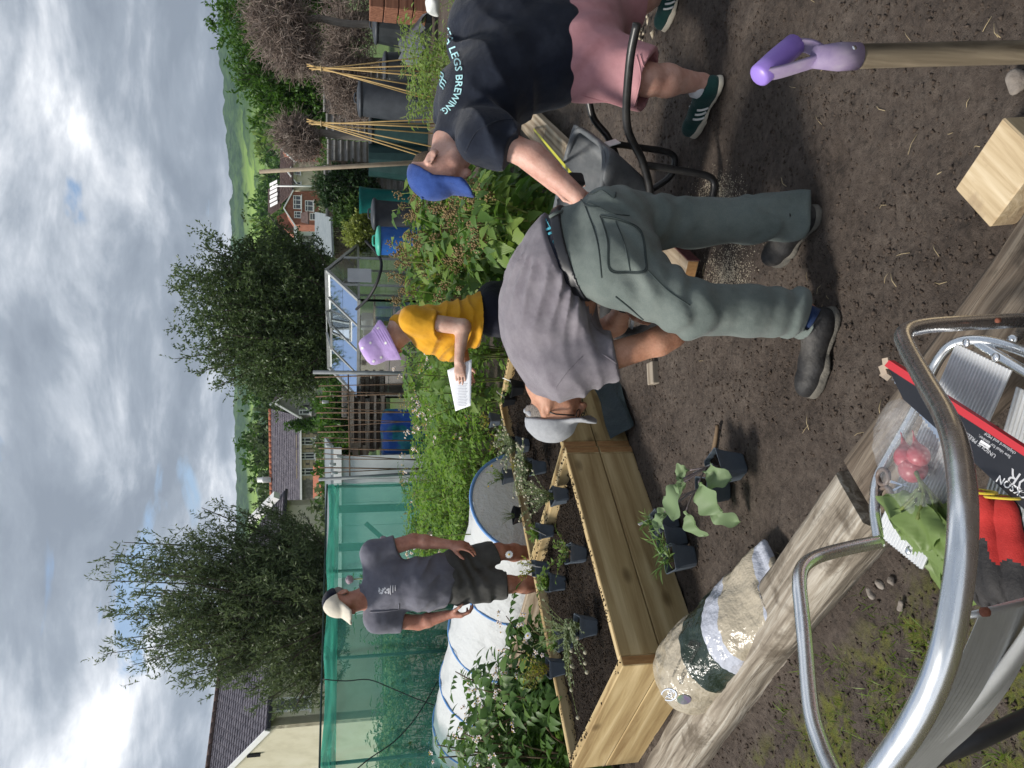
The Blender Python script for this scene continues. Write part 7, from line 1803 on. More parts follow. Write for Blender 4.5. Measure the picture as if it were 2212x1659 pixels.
for k in range(6):  # white-painted strips standing in for diagonal reflections on the roof
    a_, b_ = (600 + (k % 2) * 1, 400 + k * 9), (606 + (k % 2), 396 + k * 9); p0, p1 = q(a_[0] - 8, a_[1], 9.5), q(b_[0] + 2, b_[1] - 4, 7.0); place(MB().beam(p0 + Z_ * .5, p1 + Z_ * .5, .35, .05).build('roof_reflection', M_wpaint), h3)
h4 = thing('white_outbuilding', 'white flat-roofed extension with dark patio door beyond the hedge', 'house', at(690, 540, 60))
wallpoly(h4, [at(700, 500, 60), at(640, 500, 60), at(640, 590, 60), at(700, 590, 60)], n3, 4, M_wpaint)
place(MB().box(at(640, 545, 59.5), (3.6, 1.6, .25)).build('flat_roof', M_wpaint), h4); window(h4, at(672, 545, 59.95), ex3, 1.5, 1.4, n3, 1, M_gutter); place(MB().box(at(670, 513, 59.9), (.25, .06, 1.6)).build('cladding', M_pebble), h4)
# ---- lamp post and grey felt-roofed shed
lp = tag(MB().tube([at(700, 402, 70), at(588, 402, 70)], [.09, .06], 8).build('lamp_post', M_wpaint), 'thin white lamp post in front of the brick house', 'lamp post')
shd = thing('shed', 'shed with a low blue-grey felt roof behind the greenhouse', 'shed', at(740, 505, 24))
a_, b_, c_, d_ = at(684, 458, 26), at(684, 545, 26), at(722, 556, 23), at(718, 464, 23)
place(MB().extrude([a_, b_, c_, d_], (0, 0, .06)).build('roof', M_felt), shd)
for k in range(22):
    u = (k + .5) / 22; p = d_.lerp(c_, u); place(MB().box((p.x, p.y + .15, (p.z + .3) / 2), ((c_ - d_).length / 22 - .015, .03, p.z - .34)).build('plank', M_oldwood2), shd)
# ---- corrugated fence
M_corr = mat('grey_corrugated_iron', [(.16, .16, .15), (.25, .245, .23), (.32, .31, .29)], scale=4, rough=.7, spec=.4)
fn = thing('corrugated_fence', 'grey corrugated iron fence behind the compost bins', 'fence', at(780, 380, 19.5))
for k in range(6):
    x0, x1 = at(750, 470 - 56 * k, 19.5).x, at(750, 470 - 56 * (k + 1), 19.5).x - .02; zt_ = at(706, 400, 19.5).z + .05 * math.sin(k * 2); nw = 13; rows = []
    for i in range(nw * 6 + 1): z = gz1(x0, 19.5) + (zt_ - .1) * i / (nw * 6); y_ = 19.5 + .035 * math.sin(2 * math.pi * i / 6) + .02 * (k % 2); rows.append([(x0, y_, z), ((x0 + x1) / 2, y_, z), (x1, y_, z)])
    place(MB().grid(rows).build('sheet', M_corr), fn)
for k in range(4): p = at(780, 465 - 110 * k, 19.4); place(MB().box((p.x, p.y, 1.0), (.09, .09, 2.1)).build('post', M_oldwood2), fn)
# ---- grey clad store seen through the net
st_ = thing('store_shed', 'pale grey boarded store standing behind the green net cage', 'shed', (-2.6, 14.6, 0))
M_pg = mat('pale_grey_sheeting', [(.46, .47, .49), (.56, .57, .58), (.62, .63, .64)], scale=2.2, rough=.7); S0, S1 = at(738, 985, 14.2), at(742, 1330, 14.8); zt_ = 1.72
for k in range(7):
    p, q_ = S0.lerp(S1, k / 7), S0.lerp(S1, (k + .985) / 7); place(MB().extrude([(p.x, p.y, .05), (q_.x, q_.y, .05), (q_.x, q_.y, zt_), (p.x, p.y, zt_)], (0, .04, 0)).build('panel', M_pg), st_)
place(MB().beam((S0.x + .15, S0.y - .05, zt_ + .05), (S1.x, S1.y - .05, zt_ + .05), .12, .14).build('fascia', M_wpaint), st_)
place(MB().extrude([(S0.x + .2, S0.y - .1, zt_ + .12), (S1.x, S1.y - .1, zt_ + .12), (S1.x, S1.y + 2.2, zt_ + .3), (S0.x + .2, S0.y + 2.2, zt_ + .3)], (0, 0, .05)).build('roof', M_felt), st_)
M_dkpost = mat('dark_green_post', [(.02, .045, .04), (.035, .065, .055)], scale=8, rough=.7)
for yy in (1098, 1180, 1292): p = at(800, yy, 14.1); place(MB().box((p.x, p.y, .9), (.13, .07, 1.7)).build('batten', M_dkpost), st_)
p, q_ = at(790, 1130, 14.05), at(840, 1175, 14.05); place(MB().beam(p, q_, .08, .03, up=V3(0, 1, 0)).build('batten', M_dkpost), st_)
# ================================================================== greenhouse
gh = thing('greenhouse', 'small aluminium greenhouse with an open roof vent beside the woman', 'greenhouse', (1.66, 15.5, 0))
M_gfr = mat('dull_greenhouse_aluminium', [(.30, .31, .30), (.42, .43, .42)], scale=10, rough=.45, metal=.6)
def glassmat(name, a, tint=(.75, .82, .86)):
    m, t, out = _nodes(name); gl = t.nodes.new('ShaderNodeBsdfGlossy'); gl.inputs['Roughness'].default_value = .06; gl.inputs[0].default_value = rgba((.9, .93, .95))
    tr = t.nodes.new('ShaderNodeBsdfTransparent'); tr.inputs[0].default_value = rgba(tint); fr = t.nodes.new('ShaderNodeFresnel'); fr.inputs[0].default_value = 1.5
    ma = t.nodes.new('ShaderNodeMath'); ma.operation = 'MULTIPLY_ADD'; ma.inputs[1].default_value = 1.3; ma.inputs[2].default_value = a; ma.use_clamp = True; t.links.new(fr.outputs[0], ma.inputs[0])
    mx = t.nodes.new('ShaderNodeMixShader'); t.links.new(ma.outputs[0], mx.inputs[0]); t.links.new(tr.outputs[0], mx.inputs[1]); t.links.new(gl.outputs[0], mx.inputs[2]); t.links.new(mx.outputs[0], out.inputs[0]); return m
M_pane = glassmat('greenhouse_glass', .10); M_roofpane = glassmat('roof_glass', .45)
C1 = V3(1.66, 15.5, .10); gw, gl_, ge, gr_ = 1.95, 2.7, 1.28, 1.92
def gp(u, w, z): return C1 + U_ * u + W_ * w + Z_ * z
def gbar(a_, b_, r=.022, name='frame_bar'): return place(MB().beam(a_, b_, r * 2, r * 2).build(name, M_gfr), gh)
for w in (0, gl_):
    for u in (0, .5, gw - .5, gw): gbar(gp(u, w, 0), gp(u, w, ge + (gr_ - ge) * (1 - abs(u - gw / 2) / (gw / 2))))
    gbar(gp(0, w, ge), gp(gw / 2, w, gr_), .03); gbar(gp(gw / 2, w, gr_), gp(gw, w, ge), .03); gbar(gp(0, w, ge), gp(gw, w, ge))
for u, z in ((0, ge), (gw, ge), (gw / 2, gr_)): gbar(gp(u, -.02, z), gp(u, gl_ + .02, z), .04 if u == gw / 2 else .03)
for k in range(5):
    w = gl_ * k / 4; gbar(gp(0, w, 0), gp(0, w, ge)); gbar(gp(gw, w, 0), gp(gw, w, ge)); gbar(gp(0, w, ge), gp(gw / 2, w, gr_), .02); gbar(gp(gw, w, ge), gp(gw / 2, w, gr_), .02)
for k in range(4):
    w0, w1 = gl_ * k / 4 + .03, gl_ * (k + 1) / 4 - .03
    for (u0, z0, u1, z1, m) in ((0, .02, 0, ge - .04, M_pane), (gw, .02, gw, ge - .04, M_pane), (.02, ge + .02, gw / 2 - .02, gr_ - .02, M_roofpane), (gw - .02, ge + .02, gw / 2 + .02, gr_ - .02, M_roofpane)):
        for h in range(2):
            a0, a1 = h / 2, (h + .98) / 2; f_ = lambda t_, w: gp(u0 + (u1 - u0) * t_, w, z0 + (z1 - z0) * t_); place(MB().poly([f_(a0, w0), f_(a0, w1), f_(a1, w1), f_(a1, w0)]).build('pane', m), gh)
for w in (0, gl_):
    for u0, u1 in ((.02, .48), (.52, gw - .52), (gw - .48, gw - .02)):
        zf = lambda u: ge + (gr_ - ge) * (1 - abs(u - gw / 2) / (gw / 2)) - .03; place(MB().poly([gp(u0, w, .02), gp(u1, w, .02), gp(u1, w, zf(u1)), gp((u0 + u1) / 2, w, zf((u0 + u1) / 2)), gp(u0, w, zf(u0))]).build('pane', M_pane), gh)
v0, v1 = gp(gw / 2 - .03, 1.05, gr_ + .03), gp(gw / 2 - .03, 1.65, gr_ + .03); e0_, e1_ = gp(.42, 1.05, gr_ - .08), gp(.42, 1.65, gr_ - .08)
vt = place(MB().poly([v0, v1, e1_, e0_]).build('roof_vent', M_roofpane), gh)
for a_, b_ in ((v0, e0_), (v1, e1_), (e0_, e1_)): place(MB().beam(a_, b_, .045, .045).build('vent_frame', M_gfr), vt)
place(MB().box(gp(gw / 2 + .05, -.03, 1.15), (.02, .02, .02)).build('latch', M_gfr), gh); place(MB().extrude([gp(.55, -.03, 1.02), gp(1.02, -.03, 1.02), gp(1.02, -.03, 1.5), gp(.55, -.03, 1.5)], -W_ * .006).build('white_panel', M_pg), gh)
shelf = thing('staging', 'slatted shelf with boxes inside the greenhouse', 'shelf', gp(.4, 1.3, 0))
for z in (.55, .95): place(MB().extrude([gp(.08, .2, z), gp(.45, .2, z), gp(.45, 2.4, z), gp(.08, 2.4, z)], (0, 0, .03)).build('shelf_board', M_board), shelf)
for w in (.25, 2.3): place(MB().beam(gp(.1, w, 0), gp(.1, w, .98), .04, .04).build('leg', M_gfr), shelf)
for k, (w, z, s_, m, l_) in enumerate(((.75, .98, .24, M_white, 'white tub on the top shelf in the greenhouse'), (1.15, .98, .2, M_pg, 'grey box on the top shelf in the greenhouse'), (.9, .58, .18, mat('yellow_plastic', [(.6, .5, .03)], rough=.4), 'yellow tray on the greenhouse shelf'))):
    o = tag(MB().box(gp(.26, w, z + s_ / 2), (s_, s_ * 1.2, s_), Matrix((U_, W_, Z_)).transposed(), bev=.012).build('storage_box', m), l_, 'box', 'boxes in the greenhouse')
# black hosepipe running to the greenhouse
tag(MB().tube(catmull([at(790, 520, 14.6), at(822, 560, 14.4), at(818, 600, 14.3), at(798, 640, 14.6), at(770, 668, 15.3)], 6), .028, 8).build('hosepipe', M_gutter), 'black hosepipe sagging between the blue butt and greenhouse', 'hosepipe')
# ================================================================== bins and butts
M_bk = mat('black_bin_plastic', [(.014, .017, .019), (.028, .033, .036)], scale=6, rough=.5); M_gb2 = mat('charcoal_bin_plastic', [(.035, .040, .048), (.055, .062, .072)], scale=6, rough=.5); M_dg = mat('dark_green_bin_plastic', [(.008, .030, .030), (.016, .048, .046)], scale=6, rough=.5); M_teal = mat('teal_butt_plastic', [(.006, .10, .095), (.012, .15, .135)], scale=5, rough=.4); M_bl = mat('blue_barrel_plastic', [(.012, .07, .27), (.02, .11, .37)], scale=5, rough=.35); M_mint = mat('mint_lid_plastic', [(.05, .32, .24), (.08, .42, .32)], scale=5, rough=.4)
def bin_(px, Yd, w, hgt, m, label, lid=True, mlid=None, ribs=0, name='compost_bin', cat='compost bin', taper=.78, hatch=False, lip=True):
    p = at(px[0], px[1], Yd); zt = p.z; z0 = gz1(p.x, Yd); t = thing(name, label, cat, (p.x, Yd, z0)); h = zt - z0; r = w / 2; n = 32; rows = []; mb = MB()
    prof = [(r, 0), (r * .99, .05), (r * (1 + taper) / 2, h * .5), (r * taper, h * .92), (r * taper * .98, h)] if taper < 1 else [(r * .8, 0), (r * .82, .03), (r * .92, h * .5), (r, h * .95), (r * 1.05, h * .96), (r * 1.05, h)]
    for rr, z in prof: rows.append([(rr * (1 + (.02 * (j % 2) if ribs else 0)) * math.cos(2 * math.pi * j / n), rr * (1 + (.02 * (j % 2) if ribs else 0)) * math.sin(2 * math.pi * j / n), z) for j in range(n + 1)])
    mb.grid(rows, not ribs); mb.build('body', m, t)
    rt = prof[-1][0]
    if lid:
        l_ = MB(); l_.lathe([(rt * 1.07, h - .03), (rt * 1.09, h + .01), (rt * .95, h + .035), (rt * .5, h + .06), (.01, h + .065)], 28); lo = l_.build('lid', mlid or m, t)
        MB().tube(catmull([(-.09, 0, h + .055), (-.07, 0, h + .10), (.07, 0, h + .10), (.09, 0, h + .055)], 5), .016, 7).build('lid_handle', mlid or m, lo)
    else: MB().lathe([(rt * .96, h - .002), (rt * .94, h - .12), (.01, h - .13)], 28, cap=False).build('water', M_teal if m is M_teal else M_bk, t)
    if hatch: MB().box((r * .12, -r * .93, h * .16), (w * .42, .05, h * .26), bev=.012).build('hatch', M_gb2, t)
    return t
bin_((812, 52), 14.5, .86, 1, M_bk, 'black ribbed compost bin with a grey domed lid beside the reddish hive', True, M_gb2, 1)
bin_((778, 212), 14.8, .84, 1, M_gb2, 'charcoal compost bin with a hatch between the two cane wigwams', True, M_gb2, 0, hatch=True)
bin_((802, 283), 15.2, .86, 1, M_dg, 'ribbed dark green compost bin behind the cane wigwam nearer the pole', True, M_bk, 1)
bin_((796, 346), 15.2, .78, 1, M_dg, 'tapered dark green bin beside the tall leaning pole', False, None, 1)
bin_((776, 432), 15.4, .50, 1, M_teal, 'open teal water butt beside the corrugated fence', False, None, 0, 'water_butt', 'water butt', 1.1)
bin_((808, 462), 14.6, .52, 1, M_gb2, 'charcoal water butt with a hose, between the teal butt and blue barrel', True, M_gb2, 0, 'water_butt', 'water butt', 1.1)
bin_((818, 520), 14.0, .52, 1, M_bl, 'blue barrel with a mint green lid before the greenhouse', True, M_mint, 0, 'water_barrel', 'water butt', .97)
bin_((832, 140), 15.6, .62, 1, M_bk, 'low black bin half hidden by leaves under the other wigwam', True, M_gb2, 0)
rows = []
pc = at(872, 75, 13.2)
for i in range(9):
    rows.append([(pc.x - .42 + .84 * i / 8, pc.y - .05 + .5 * j / 6 + .05 * math.sin(i), .30 + .42 * math.sin(math.pi * min(1, (i + 1) / 9)) * (j + 1) / 7 + .06 * math.sin(i * 2.2 + j * 1.7)) for j in range(7)])
tag(MB().grid(rows).build('plastic_sheet', mat('grey_plastic_sheet', [(.06, .065, .075), (.14, .15, .165)], scale=6, rough=.3)), 'crumpled dark grey plastic sheet heaped before the domed-lid compost bin', 'plastic sheet')
# hive-like brown box and white bag at the right edge
bxh = thing('wooden_hive', 'reddish brown stacked wooden box cut by the frame edge', 'box', at(850, 5, 13.5)); M_rb = woodmat('reddish_board', (.12, .05, .03), (.20, .09, .055), (.27, .13, .08), 'X', 1, .8, .003, knots=False)
p = at(800, -8, 13.6)
for k in range(4): place(MB().box((p.x, p.y, .35 + .25 * k), (.62, .55, .235), bev=.01).build('board', M_rb), bxh)
f = Field(np.array(at(938, 12, 9.5)) - .3, np.array(at(938, 12, 9.5)) + .3, .012); f.ell(at(935, 8, 9.5), (.14, .12, .09), None, .03); f.cone(at(928, 20, 9.5), at(945, 32, 9.5), .03, .02, .04); f.disp(lambda x, y, z: .012 * vnoise(x * 14, y * 14, z * 14)); tag(f.build('white_bag', M_white), 'white plastic bag lying behind the navy shirt', 'bag')
# blue and teal tarpaulin over a heap
f = Field(np.array(at(845, 950, 15.5)) - .8, np.array(at(845, 950, 15.5)) + .8, .022); tc_ = at(850, 950, 15.5)
f.rbox(tc_ + V3(0, 0, -.22), (.56, .38, .46), Matrix.Rotation(.7, 3, 'Z'), .12, .1); f.ell(tc_ + V3(.2, -.1, .05), (.22, .25, .2), None, .1); f.ell(tc_ + V3(-.3, -.1, -.3), (.28, .3, .25), None, .1); f.disp(lambda x, y, z: .035 * np.abs(fbm(x * 4, y * 4, z * 3, 3)))
mt = mat('blue_teal_tarpaulin', [(.008, .10, .16), (.012, .20, .24), (.02, .09, .36), (.02, .10, .42)], scale=1.6, rough=.4, pos=[.36, .46, .52, .62]); tag(f.build('tarpaulin', mt), 'blue and teal tarpaulin wrapped over a heap behind the bean rods', 'tarpaulin')
# ================================================================== bean rods
bf = thing('bean_frame', 'rusty rods and canes between two grey posts with cups on top', 'frame', at(880, 920, 12.5))
M_rod = mat('rusty_rod', [(.09, .055, .035), (.20, .13, .085)], scale=20, rough=.85); M_gpost = mat('grey_steel_post', [(.14, .155, .165), (.22, .235, .245)], scale=6, rough=.6)
def rod(V0, y0, V1, y1, r=.009, m=M_rod, Yd=12.5, name='rod'):
    a_, b_ = at(V0, y0, Yd), at(V1, y1, Yd); b2 = b_ + (b_ - a_) * .6; return place(MB().tube([a_, b2], r, 6).build(name, m), bf)
rod(676, 804, 880, 806, .035, M_gpost, name='post'); rod(688, 1036, 875, 1024, .028, M_gpost, name='post')
for k in range(17):
    y0 = 818 + k * 12.6; rod(688 + (k * 37 % 11) * 2 - 8, y0 + (k * 13 % 7) - 3, 880, y0 + (k * 29 % 21) - 9, .0085 if k % 3 else .012, M_rod)
place(MB().tube([at(752, 800, 12.5), at(756, 1035, 12.5)], .012, 6).build('rod', M_rod), bf)
M_cup = mat('pale_cup', [(.58, .60, .62)], rough=.35)
for V, y in ((704, 868), (712, 962), (735, 986), (720, 1003), (724, 1021)): place(MB().lathe([(.022, 0), (.028, .09), (.03, .10), (.026, .10)], 10, at(V + 6, y, 12.49)).build('cup', M_cup), bf)
# low stone wall, pallet and planks behind the rods
t = thing('stone_wall', 'low rubble wall behind the bean rods', 'wall', at(770, 840, 19))
for k in range(60):
    c = k % 12; r_ = k // 12; p = at(738 + 0, 775 + c * 11 + (5 if r_ % 2 else 0), 19); zz_ = at(738, 800, 19).z - .14 * (r_ + .5); place(MB().box((p.x, 19 + random.uniform(-.02, .02), zz_), (random.uniform(.10, .13), .3, .13), bev=.012).build('stone', M_stonew), t)
plt = thing('pallet_stack', 'stack of wooden pallets and planks beside the blue tarpaulin', 'pallet', at(820, 900, 17))
for k in range(14):
    p = at(760 + 5.5 * k, 860 + (k * 17 % 15), 17); place(MB().box((p.x - .5, 17 + .1 * (k % 3), p.z), (1.3 - .1 * (k % 4), .5, .05 if k % 2 else .09)).build('plank', M_oldwood2 if k % 3 else M_oldwood), plt)
for V, y in ((768, 975), (790, 980)): p = at(V, y, 16.5); place(MB().box((p.x, 16.5, p.z), (.35, .1, .12)).build('plank', M_board), plt)
# ================================================================== cane wigwams and the tall pole
M_cane = mat('bamboo_cane', [(.34, .22, .085), (.48, .34, .15)], scale=8, rough=.6)
def wigwam(apex, feet, Yd, label):
    a_ = at(apex[0], apex[1], Yd); t = thing('cane_wigwam', label, 'cane wigwam', (a_.x, Yd, gz1(a_.x, Yd)))
    for k, (V, y) in enumerate(feet):
        b_ = at(V, y, Yd - .15 + .3 * (k % 2)); d = b_ - a_; s_ = (gz1(a_.x, Yd) - a_.z) / d.z; c0 = a_ + V3((k % 3 - 1) * .012, (k % 2) * .02, 0)
        place(MB().tube([c0 - d.normalized() * (.10 + .03 * (k % 3)), c0 + d * s_], [.007, .010], 7).build('cane', M_cane), t)
    place(MB().tube([a_ + V3(.035 * math.cos(k * .7), .035 * math.sin(k * .7), -.02) for k in range(9)], .008, 5, closed=True).build('tie', M_straw), t)
wigwam((690, 147), [(806, 143), (806, 150), (806, 157), (806, 166), (848, 188), (865, 198), (840, 130)], 10.0, 'cane wigwam rising over pale green leaves')
wigwam((690, 266), [(880, 258), (880, 266), (883, 275), (881, 281), (878, 305), (893, 325), (897, 331)], 10.0, 'cane wigwam nearer the tall pole, in front of the dark green bin')
pa, pb2 = at(560, 371, 9.0), at(902, 351, 9.0); tag(MB().tube([pa, pb2 + (pb2 - pa) * .25], [.022, .030], 9).build('pole', mat('grey_pole', [(.24, .19, .14), (.34, .28, .21)], scale=12, rough=.85)), 'tall thin wooden pole standing behind the blue cap', 'pole')
# ================================================================== fleece tunnel
M_hoop = mat('blue_hoop_pipe', [(.16, .34, .68)], rough=.4)
def fleecemat():
    m, t, out = _nodes('white_fleece'); b = t.nodes.new('ShaderNodeBsdfPrincipled'); _set(b, 'Roughness', .8); b.inputs['Base Color'].default_value = rgba((.74, .76, .77)); _set(b, 'Specular IOR Level', .2)
    v = coords(t); t.links.new(bump_node(t, noise_node(t, v, 5, 5, .55, 0.0), .05), b.inputs['Normal'])
    tl = t.nodes.new('ShaderNodeBsdfTranslucent'); tl.inputs[0].default_value = rgba((.74, .78, .78)); tr = t.nodes.new('ShaderNodeBsdfTransparent')
    m1 = t.nodes.new('ShaderNodeMixShader'); m1.inputs[0].default_value = .35; t.links.new(b.outputs[0], m1.inputs[1]); t.links.new(tl.outputs[0], m1.inputs[2]); t.links.new(m1.outputs[0], out.inputs[0]); return m
M_fl = fleecemat(); M_fl2 = clearmat('thin_fleece', (.80, .83, .83), .80)
tun = thing('fleece_tunnel', 'white fleece tunnel on blue hoops behind the near bed', 'tunnel', (-1.5, 6.8, 0))
E0 = V3(-.95, 6.05, 0); TL = 5.2; NH = 9; th_, tw_ = .58, .52
def arc(s, k, n, rr=1.0): an = math.pi * k / n; return E0 + W_ * s + U_ * (-math.cos(an) * tw_ * rr) + Z_ * (max(0.0, math.sin(an)) ** .85 * th_ * rr + .02)
rows = []
for i in range(79):
    s = TL * i / 78; ph = (i % 15.6) / 15.6; sag = 1 - .035 * math.sin(math.pi * ph) * (1 if i < 78 else 0)
    rows.append([tuple(arc(s, k, 26, sag) + V3(*(float(.016 * v) for v in (vnoise(np.array([s * 5.0]), np.array([k * .9]), np.array([.3]))[0], vnoise(np.array([s * 5.0]), np.array([k * .9]), np.array([4.3]))[0], 1.6 * vnoise(np.array([s * 4.0]), np.array([k * .7]), np.array([7.3]))[0])))) for k in range(27)])
place(MB().grid(rows).build('fleece', M_fl), tun)
n_ = 26; pts = [arc(.01, k, n_, .99) for k in range(n_ + 1)]; cen = E0 + Z_ * .02
place(MB().add([cen] + pts, [(0, k + 1, k + 2) for k in range(n_)]).build('end_panel', M_fl2), tun)
for i in range(0, 6): place(MB().tube([arc(TL * i / 5.0, k, 26, 1.012) for k in range(27)], .014 if i == 0 else .010, 8).build('hoop', M_hoop), tun)
for v in (-1,): board(E0 + U_ * (tw_ + .1) * v - W_ * .0 + Z_ * .10, E0 + U_ * (tw_ + .1) * v + W_ * TL + Z_ * .10, .045, .20, 'edging_board', tun, M_board)
# ================================================================== green net cage
def netmat(name, col, cover, scale=0):
    m, t, out = _nodes(name); d = t.nodes.new('ShaderNodeBsdfDiffuse'); d.inputs[0].default_value = rgba(col); tl = t.nodes.new('ShaderNodeBsdfTranslucent'); tl.inputs[0].default_value = rgba(col)
    m0 = t.nodes.new('ShaderNodeMixShader'); m0.inputs[0].default_value = .5; t.links.new(d.outputs[0], m0.inputs[1]); t.links.new(tl.outputs[0], m0.inputs[2])
    tr = t.nodes.new('ShaderNodeBsdfTransparent'); tr.inputs[0].default_value = rgba((.85, 1, .95)); mx = t.nodes.new('ShaderNodeMixShader')
    nz = noise_node(t, coords(t, (1, 1, .25)), 3.0, 4, .6); mr = t.nodes.new('ShaderNodeMapRange'); mr.inputs['To Min'].default_value = cover - .10; mr.inputs['To Max'].default_value = cover + .12; t.links.new(nz, mr.inputs['Value'])
    t.links.new(mr.outputs[0], mx.inputs[0]); t.links.new(tr.outputs[0], mx.inputs[1]); t.links.new(m0.outputs[0], mx.inputs[2]); t.links.new(mx.outputs[0], out.inputs[0]); return m
M_net = netmat('green_netting', (.17, .52, .44), .36); M_net2 = netmat('folded_green_netting', (.13, .55, .44), .72)
cage = thing('net_cage', 'tall cage of green garden netting behind the white tunnel', 'net cage', (-3, 10.4, 0))
NA, NB = V3(-1.52, 11.95, 0), V3(-5.2, 8.1, 0); nd = (NB - NA).normalized(); NL = (NB - NA).length; HN = 1.88
def netpanel(a_, b_, nseg, name, m, z0=0.0, z1=HN, off=0.0):
    rows = []; d = (b_ - a_); nn = V3(d.y, -d.x, 0).normalized()
    for i in range(nseg + 1):
        p = a_ + d * i / nseg; sg = .035 * abs(math.sin(math.pi * i / nseg * 4)); rows.append([tuple(p + nn * (off + .05 * float(vnoise(np.array([i * .35]), np.array([j * .9]), np.array([z0]))[0])) + Z_ * (z0 + (z1 - z0) * j / 8 - sg * j / 8)) for j in range(9)])
    return place(MB().grid(rows).build(name, m), cage)
netpanel(NA, NB, 60, 'net', M_net); netpanel(NA, NA + W_ * 2.6, 30, 'net', M_net); netpanel(NA, NB, 60, 'net_hem', M_net2, HN - .17, HN + .005, .02)
rows = [[tuple(NA + nd * NL * i / 30 + W_ * 2.6 * j / 6 + Z_ * (HN - .03 * abs(math.sin(math.pi * i / 30 * 4)) - .06 * math.sin(math.pi * j / 6))) for j in range(7)] for i in range(31)]; place(MB().grid(rows).build('net_roof', M_net), cage)
place(MB().tube([NA + Z_ * (HN + .01), NB + Z_ * (HN + .01)], .014, 6).build('top_rope', M_dkpost), cage)
for s_ in (0, .28, .52, .76, 1.0): p = NA + nd * NL * s_ + W_ * .06; place(MB().tube([p, p + Z_ * HN], .022, 8).build('post', M_dkpost), cage)
for k in range(3):
    s_ = .36 + .22 * k; a_ = NA + nd * NL * s_ + Z_ * HN - W_ * .06; place(MB().tube(catmull([a_ + nd * (.10 * j * (1 if k < 2 else -2)) * (j / 5) - Z_ * (.28 * j) + nd * .03 * math.sin(j * 2.2) for j in range(6)], 4), .007, 5).build('cord', M_gutter), cage)
# ================================================================== foliage
def compound_leaf(nl, L, leafL, leafW, m, fold=.25, curl=.5, serr=0.0, n=4, droop=.35, name='leaf'):
    """leaf stalk along +Y with paired leaflets, one mesh"""
    P_, D_, U2, S2 = [], [], [], []
    for i in range(nl):
        k = (i + 1) // 2; tt = 1 - k / (nl / 2 + .6); y = L * tt; z = -droop * L * tt * tt * .6
        if i == 0: d = (0, 1, -.4)
        else: sx = 1 if i % 2 else -1; d = (sx * .9, .45, -.25)
        P_.append((0, y, z)); D_.append(d); U2.append((0, .15, 1)); S2.append(1.0 if i == 0 else .85 - .06 * k)
    me = scatter_mesh(name, leaf_shape(leafL, leafW, fold, curl, n, serr), P_, D_, U2, S2); me.materials.append(m); return me
M_pot_l = leafmat('potato_leaf', [(.085, .17, .030), (.145, .25, .042), (.22, .33, .065)], tr=.42); M_pot_d = leafmat('deep_green_leaf', [(.04, .085, .022), (.07, .13, .032), (.12, .19, .05)], tr=.35, obj_rand=False)
M_rasp = leafmat('raspberry_leaf', [(.055, .12, .03), (.095, .18, .042), (.16, .25, .055), (.25, .33, .075)], tr=.38, obj_rand=True, vein=True); M_rasp2 = leafmat('yellowing_raspberry_leaf', [(.14, .19, .04), (.22, .26, .06), (.33, .26, .10)], tr=.35, obj_rand=True)
M_pinkp = mat('pale_pink_petal', [(.58, .50, .50), (.66, .60, .59)], scale=40, rough=.6)
def leaf_bush(h, r, n, leafL, leafW, seed, m, nl=5, stems=6):
    """stems and compound leaves as one stem mesh + one foliage mesh"""
    rd = random.Random(seed); mb = MB(); P_, D_, U2, S2 = [], [], [], []; sts = []
    for i in range(stems):
        a = 2 * math.pi * i / stems + rd.uniform(-.4, .4); rr = r * rd.uniform(.35, .8); pts = [V3(rr * t ** 1.3 * math.cos(a), rr * t ** 1.3 * math.sin(a), h * rd.uniform(.85, 1.0) * (1 - (1 - t) ** 1.5)) for t in (0, .25, .5, .75, 1)]; mb.tube(pts, [.007, .006, .005, .004, .003], 5); sts.append(pts)
    for i in range(n):
        pts = rd.choice(sts); t = rd.uniform(.15, 1) * 4; j = min(3, int(t)); p = pts[j].lerp(pts[j + 1], t - j); a = rd.uniform(0, 6.28); L = rd.uniform(.5, 1) * .22 * (h / .6) ** .5
        d = V3(math.cos(a), math.sin(a), rd.uniform(-.15, .55)).normalized()
        for k in range(nl):
            kk = (k + 1) // 2; tt = 1 - kk / (nl / 2 + .6); q_ = p + d * L * tt - Z_ * .25 * L * tt * tt; side = d.cross(Z_).normalized() * (1 if k % 2 else -1)
            dd = d if k == 0 else (side * .9 + d * .5); P_.append(q_); D_.append(dd + V3(0, 0, -.25)); U2.append((rd.uniform(-.35, .35), rd.uniform(-.35, .35), 1)); S2.append(rd.uniform(.65, 1.15) * (1 if k == 0 else .85))
    me = scatter_mesh('foliage', leaf_shape(leafL, leafW, .3, .5, 3), P_, D_, U2, S2); me.materials.append(m); return mb.mesh('stem', [M_stem]), me, [s_[-1] for s_ in sts]
flm = MB()
for k in range(5):
    a = k * 1.2566; flm.poly([(0, 0, .004), (.010 * math.cos(a - .5), .010 * math.sin(a - .5), .003), (.017 * math.cos(a), .017 * math.sin(a), 0), (.010 * math.cos(a + .5), .010 * math.sin(a + .5), .003)])
flm.cur = 1; flm.lathe([(.004, .003), (.003, .010), (.0005, .012)], 6); FLOWER = flm.mesh('flower', [M_pinkp, M_eye])
def flower_cluster(parent, p, n, rd, s=1.0):
    for _ in range(n):
        o = link('flower', FLOWER, parent); o.location = p + V3(rd.gauss(0, .022), rd.gauss(0, .022), rd.gauss(.012, .014)) * s; o.rotation_euler = (rd.uniform(.2, 1.1), rd.uniform(-.7, .7), rd.uniform(-1, 1)); o.scale = (s,) * 3
protos = [leaf_bush(.62 + .05 * k, .38, 62, .074, .044, 100 + k, M_pot_l) for k in range(4)]
rd = random.Random(21); spots = []
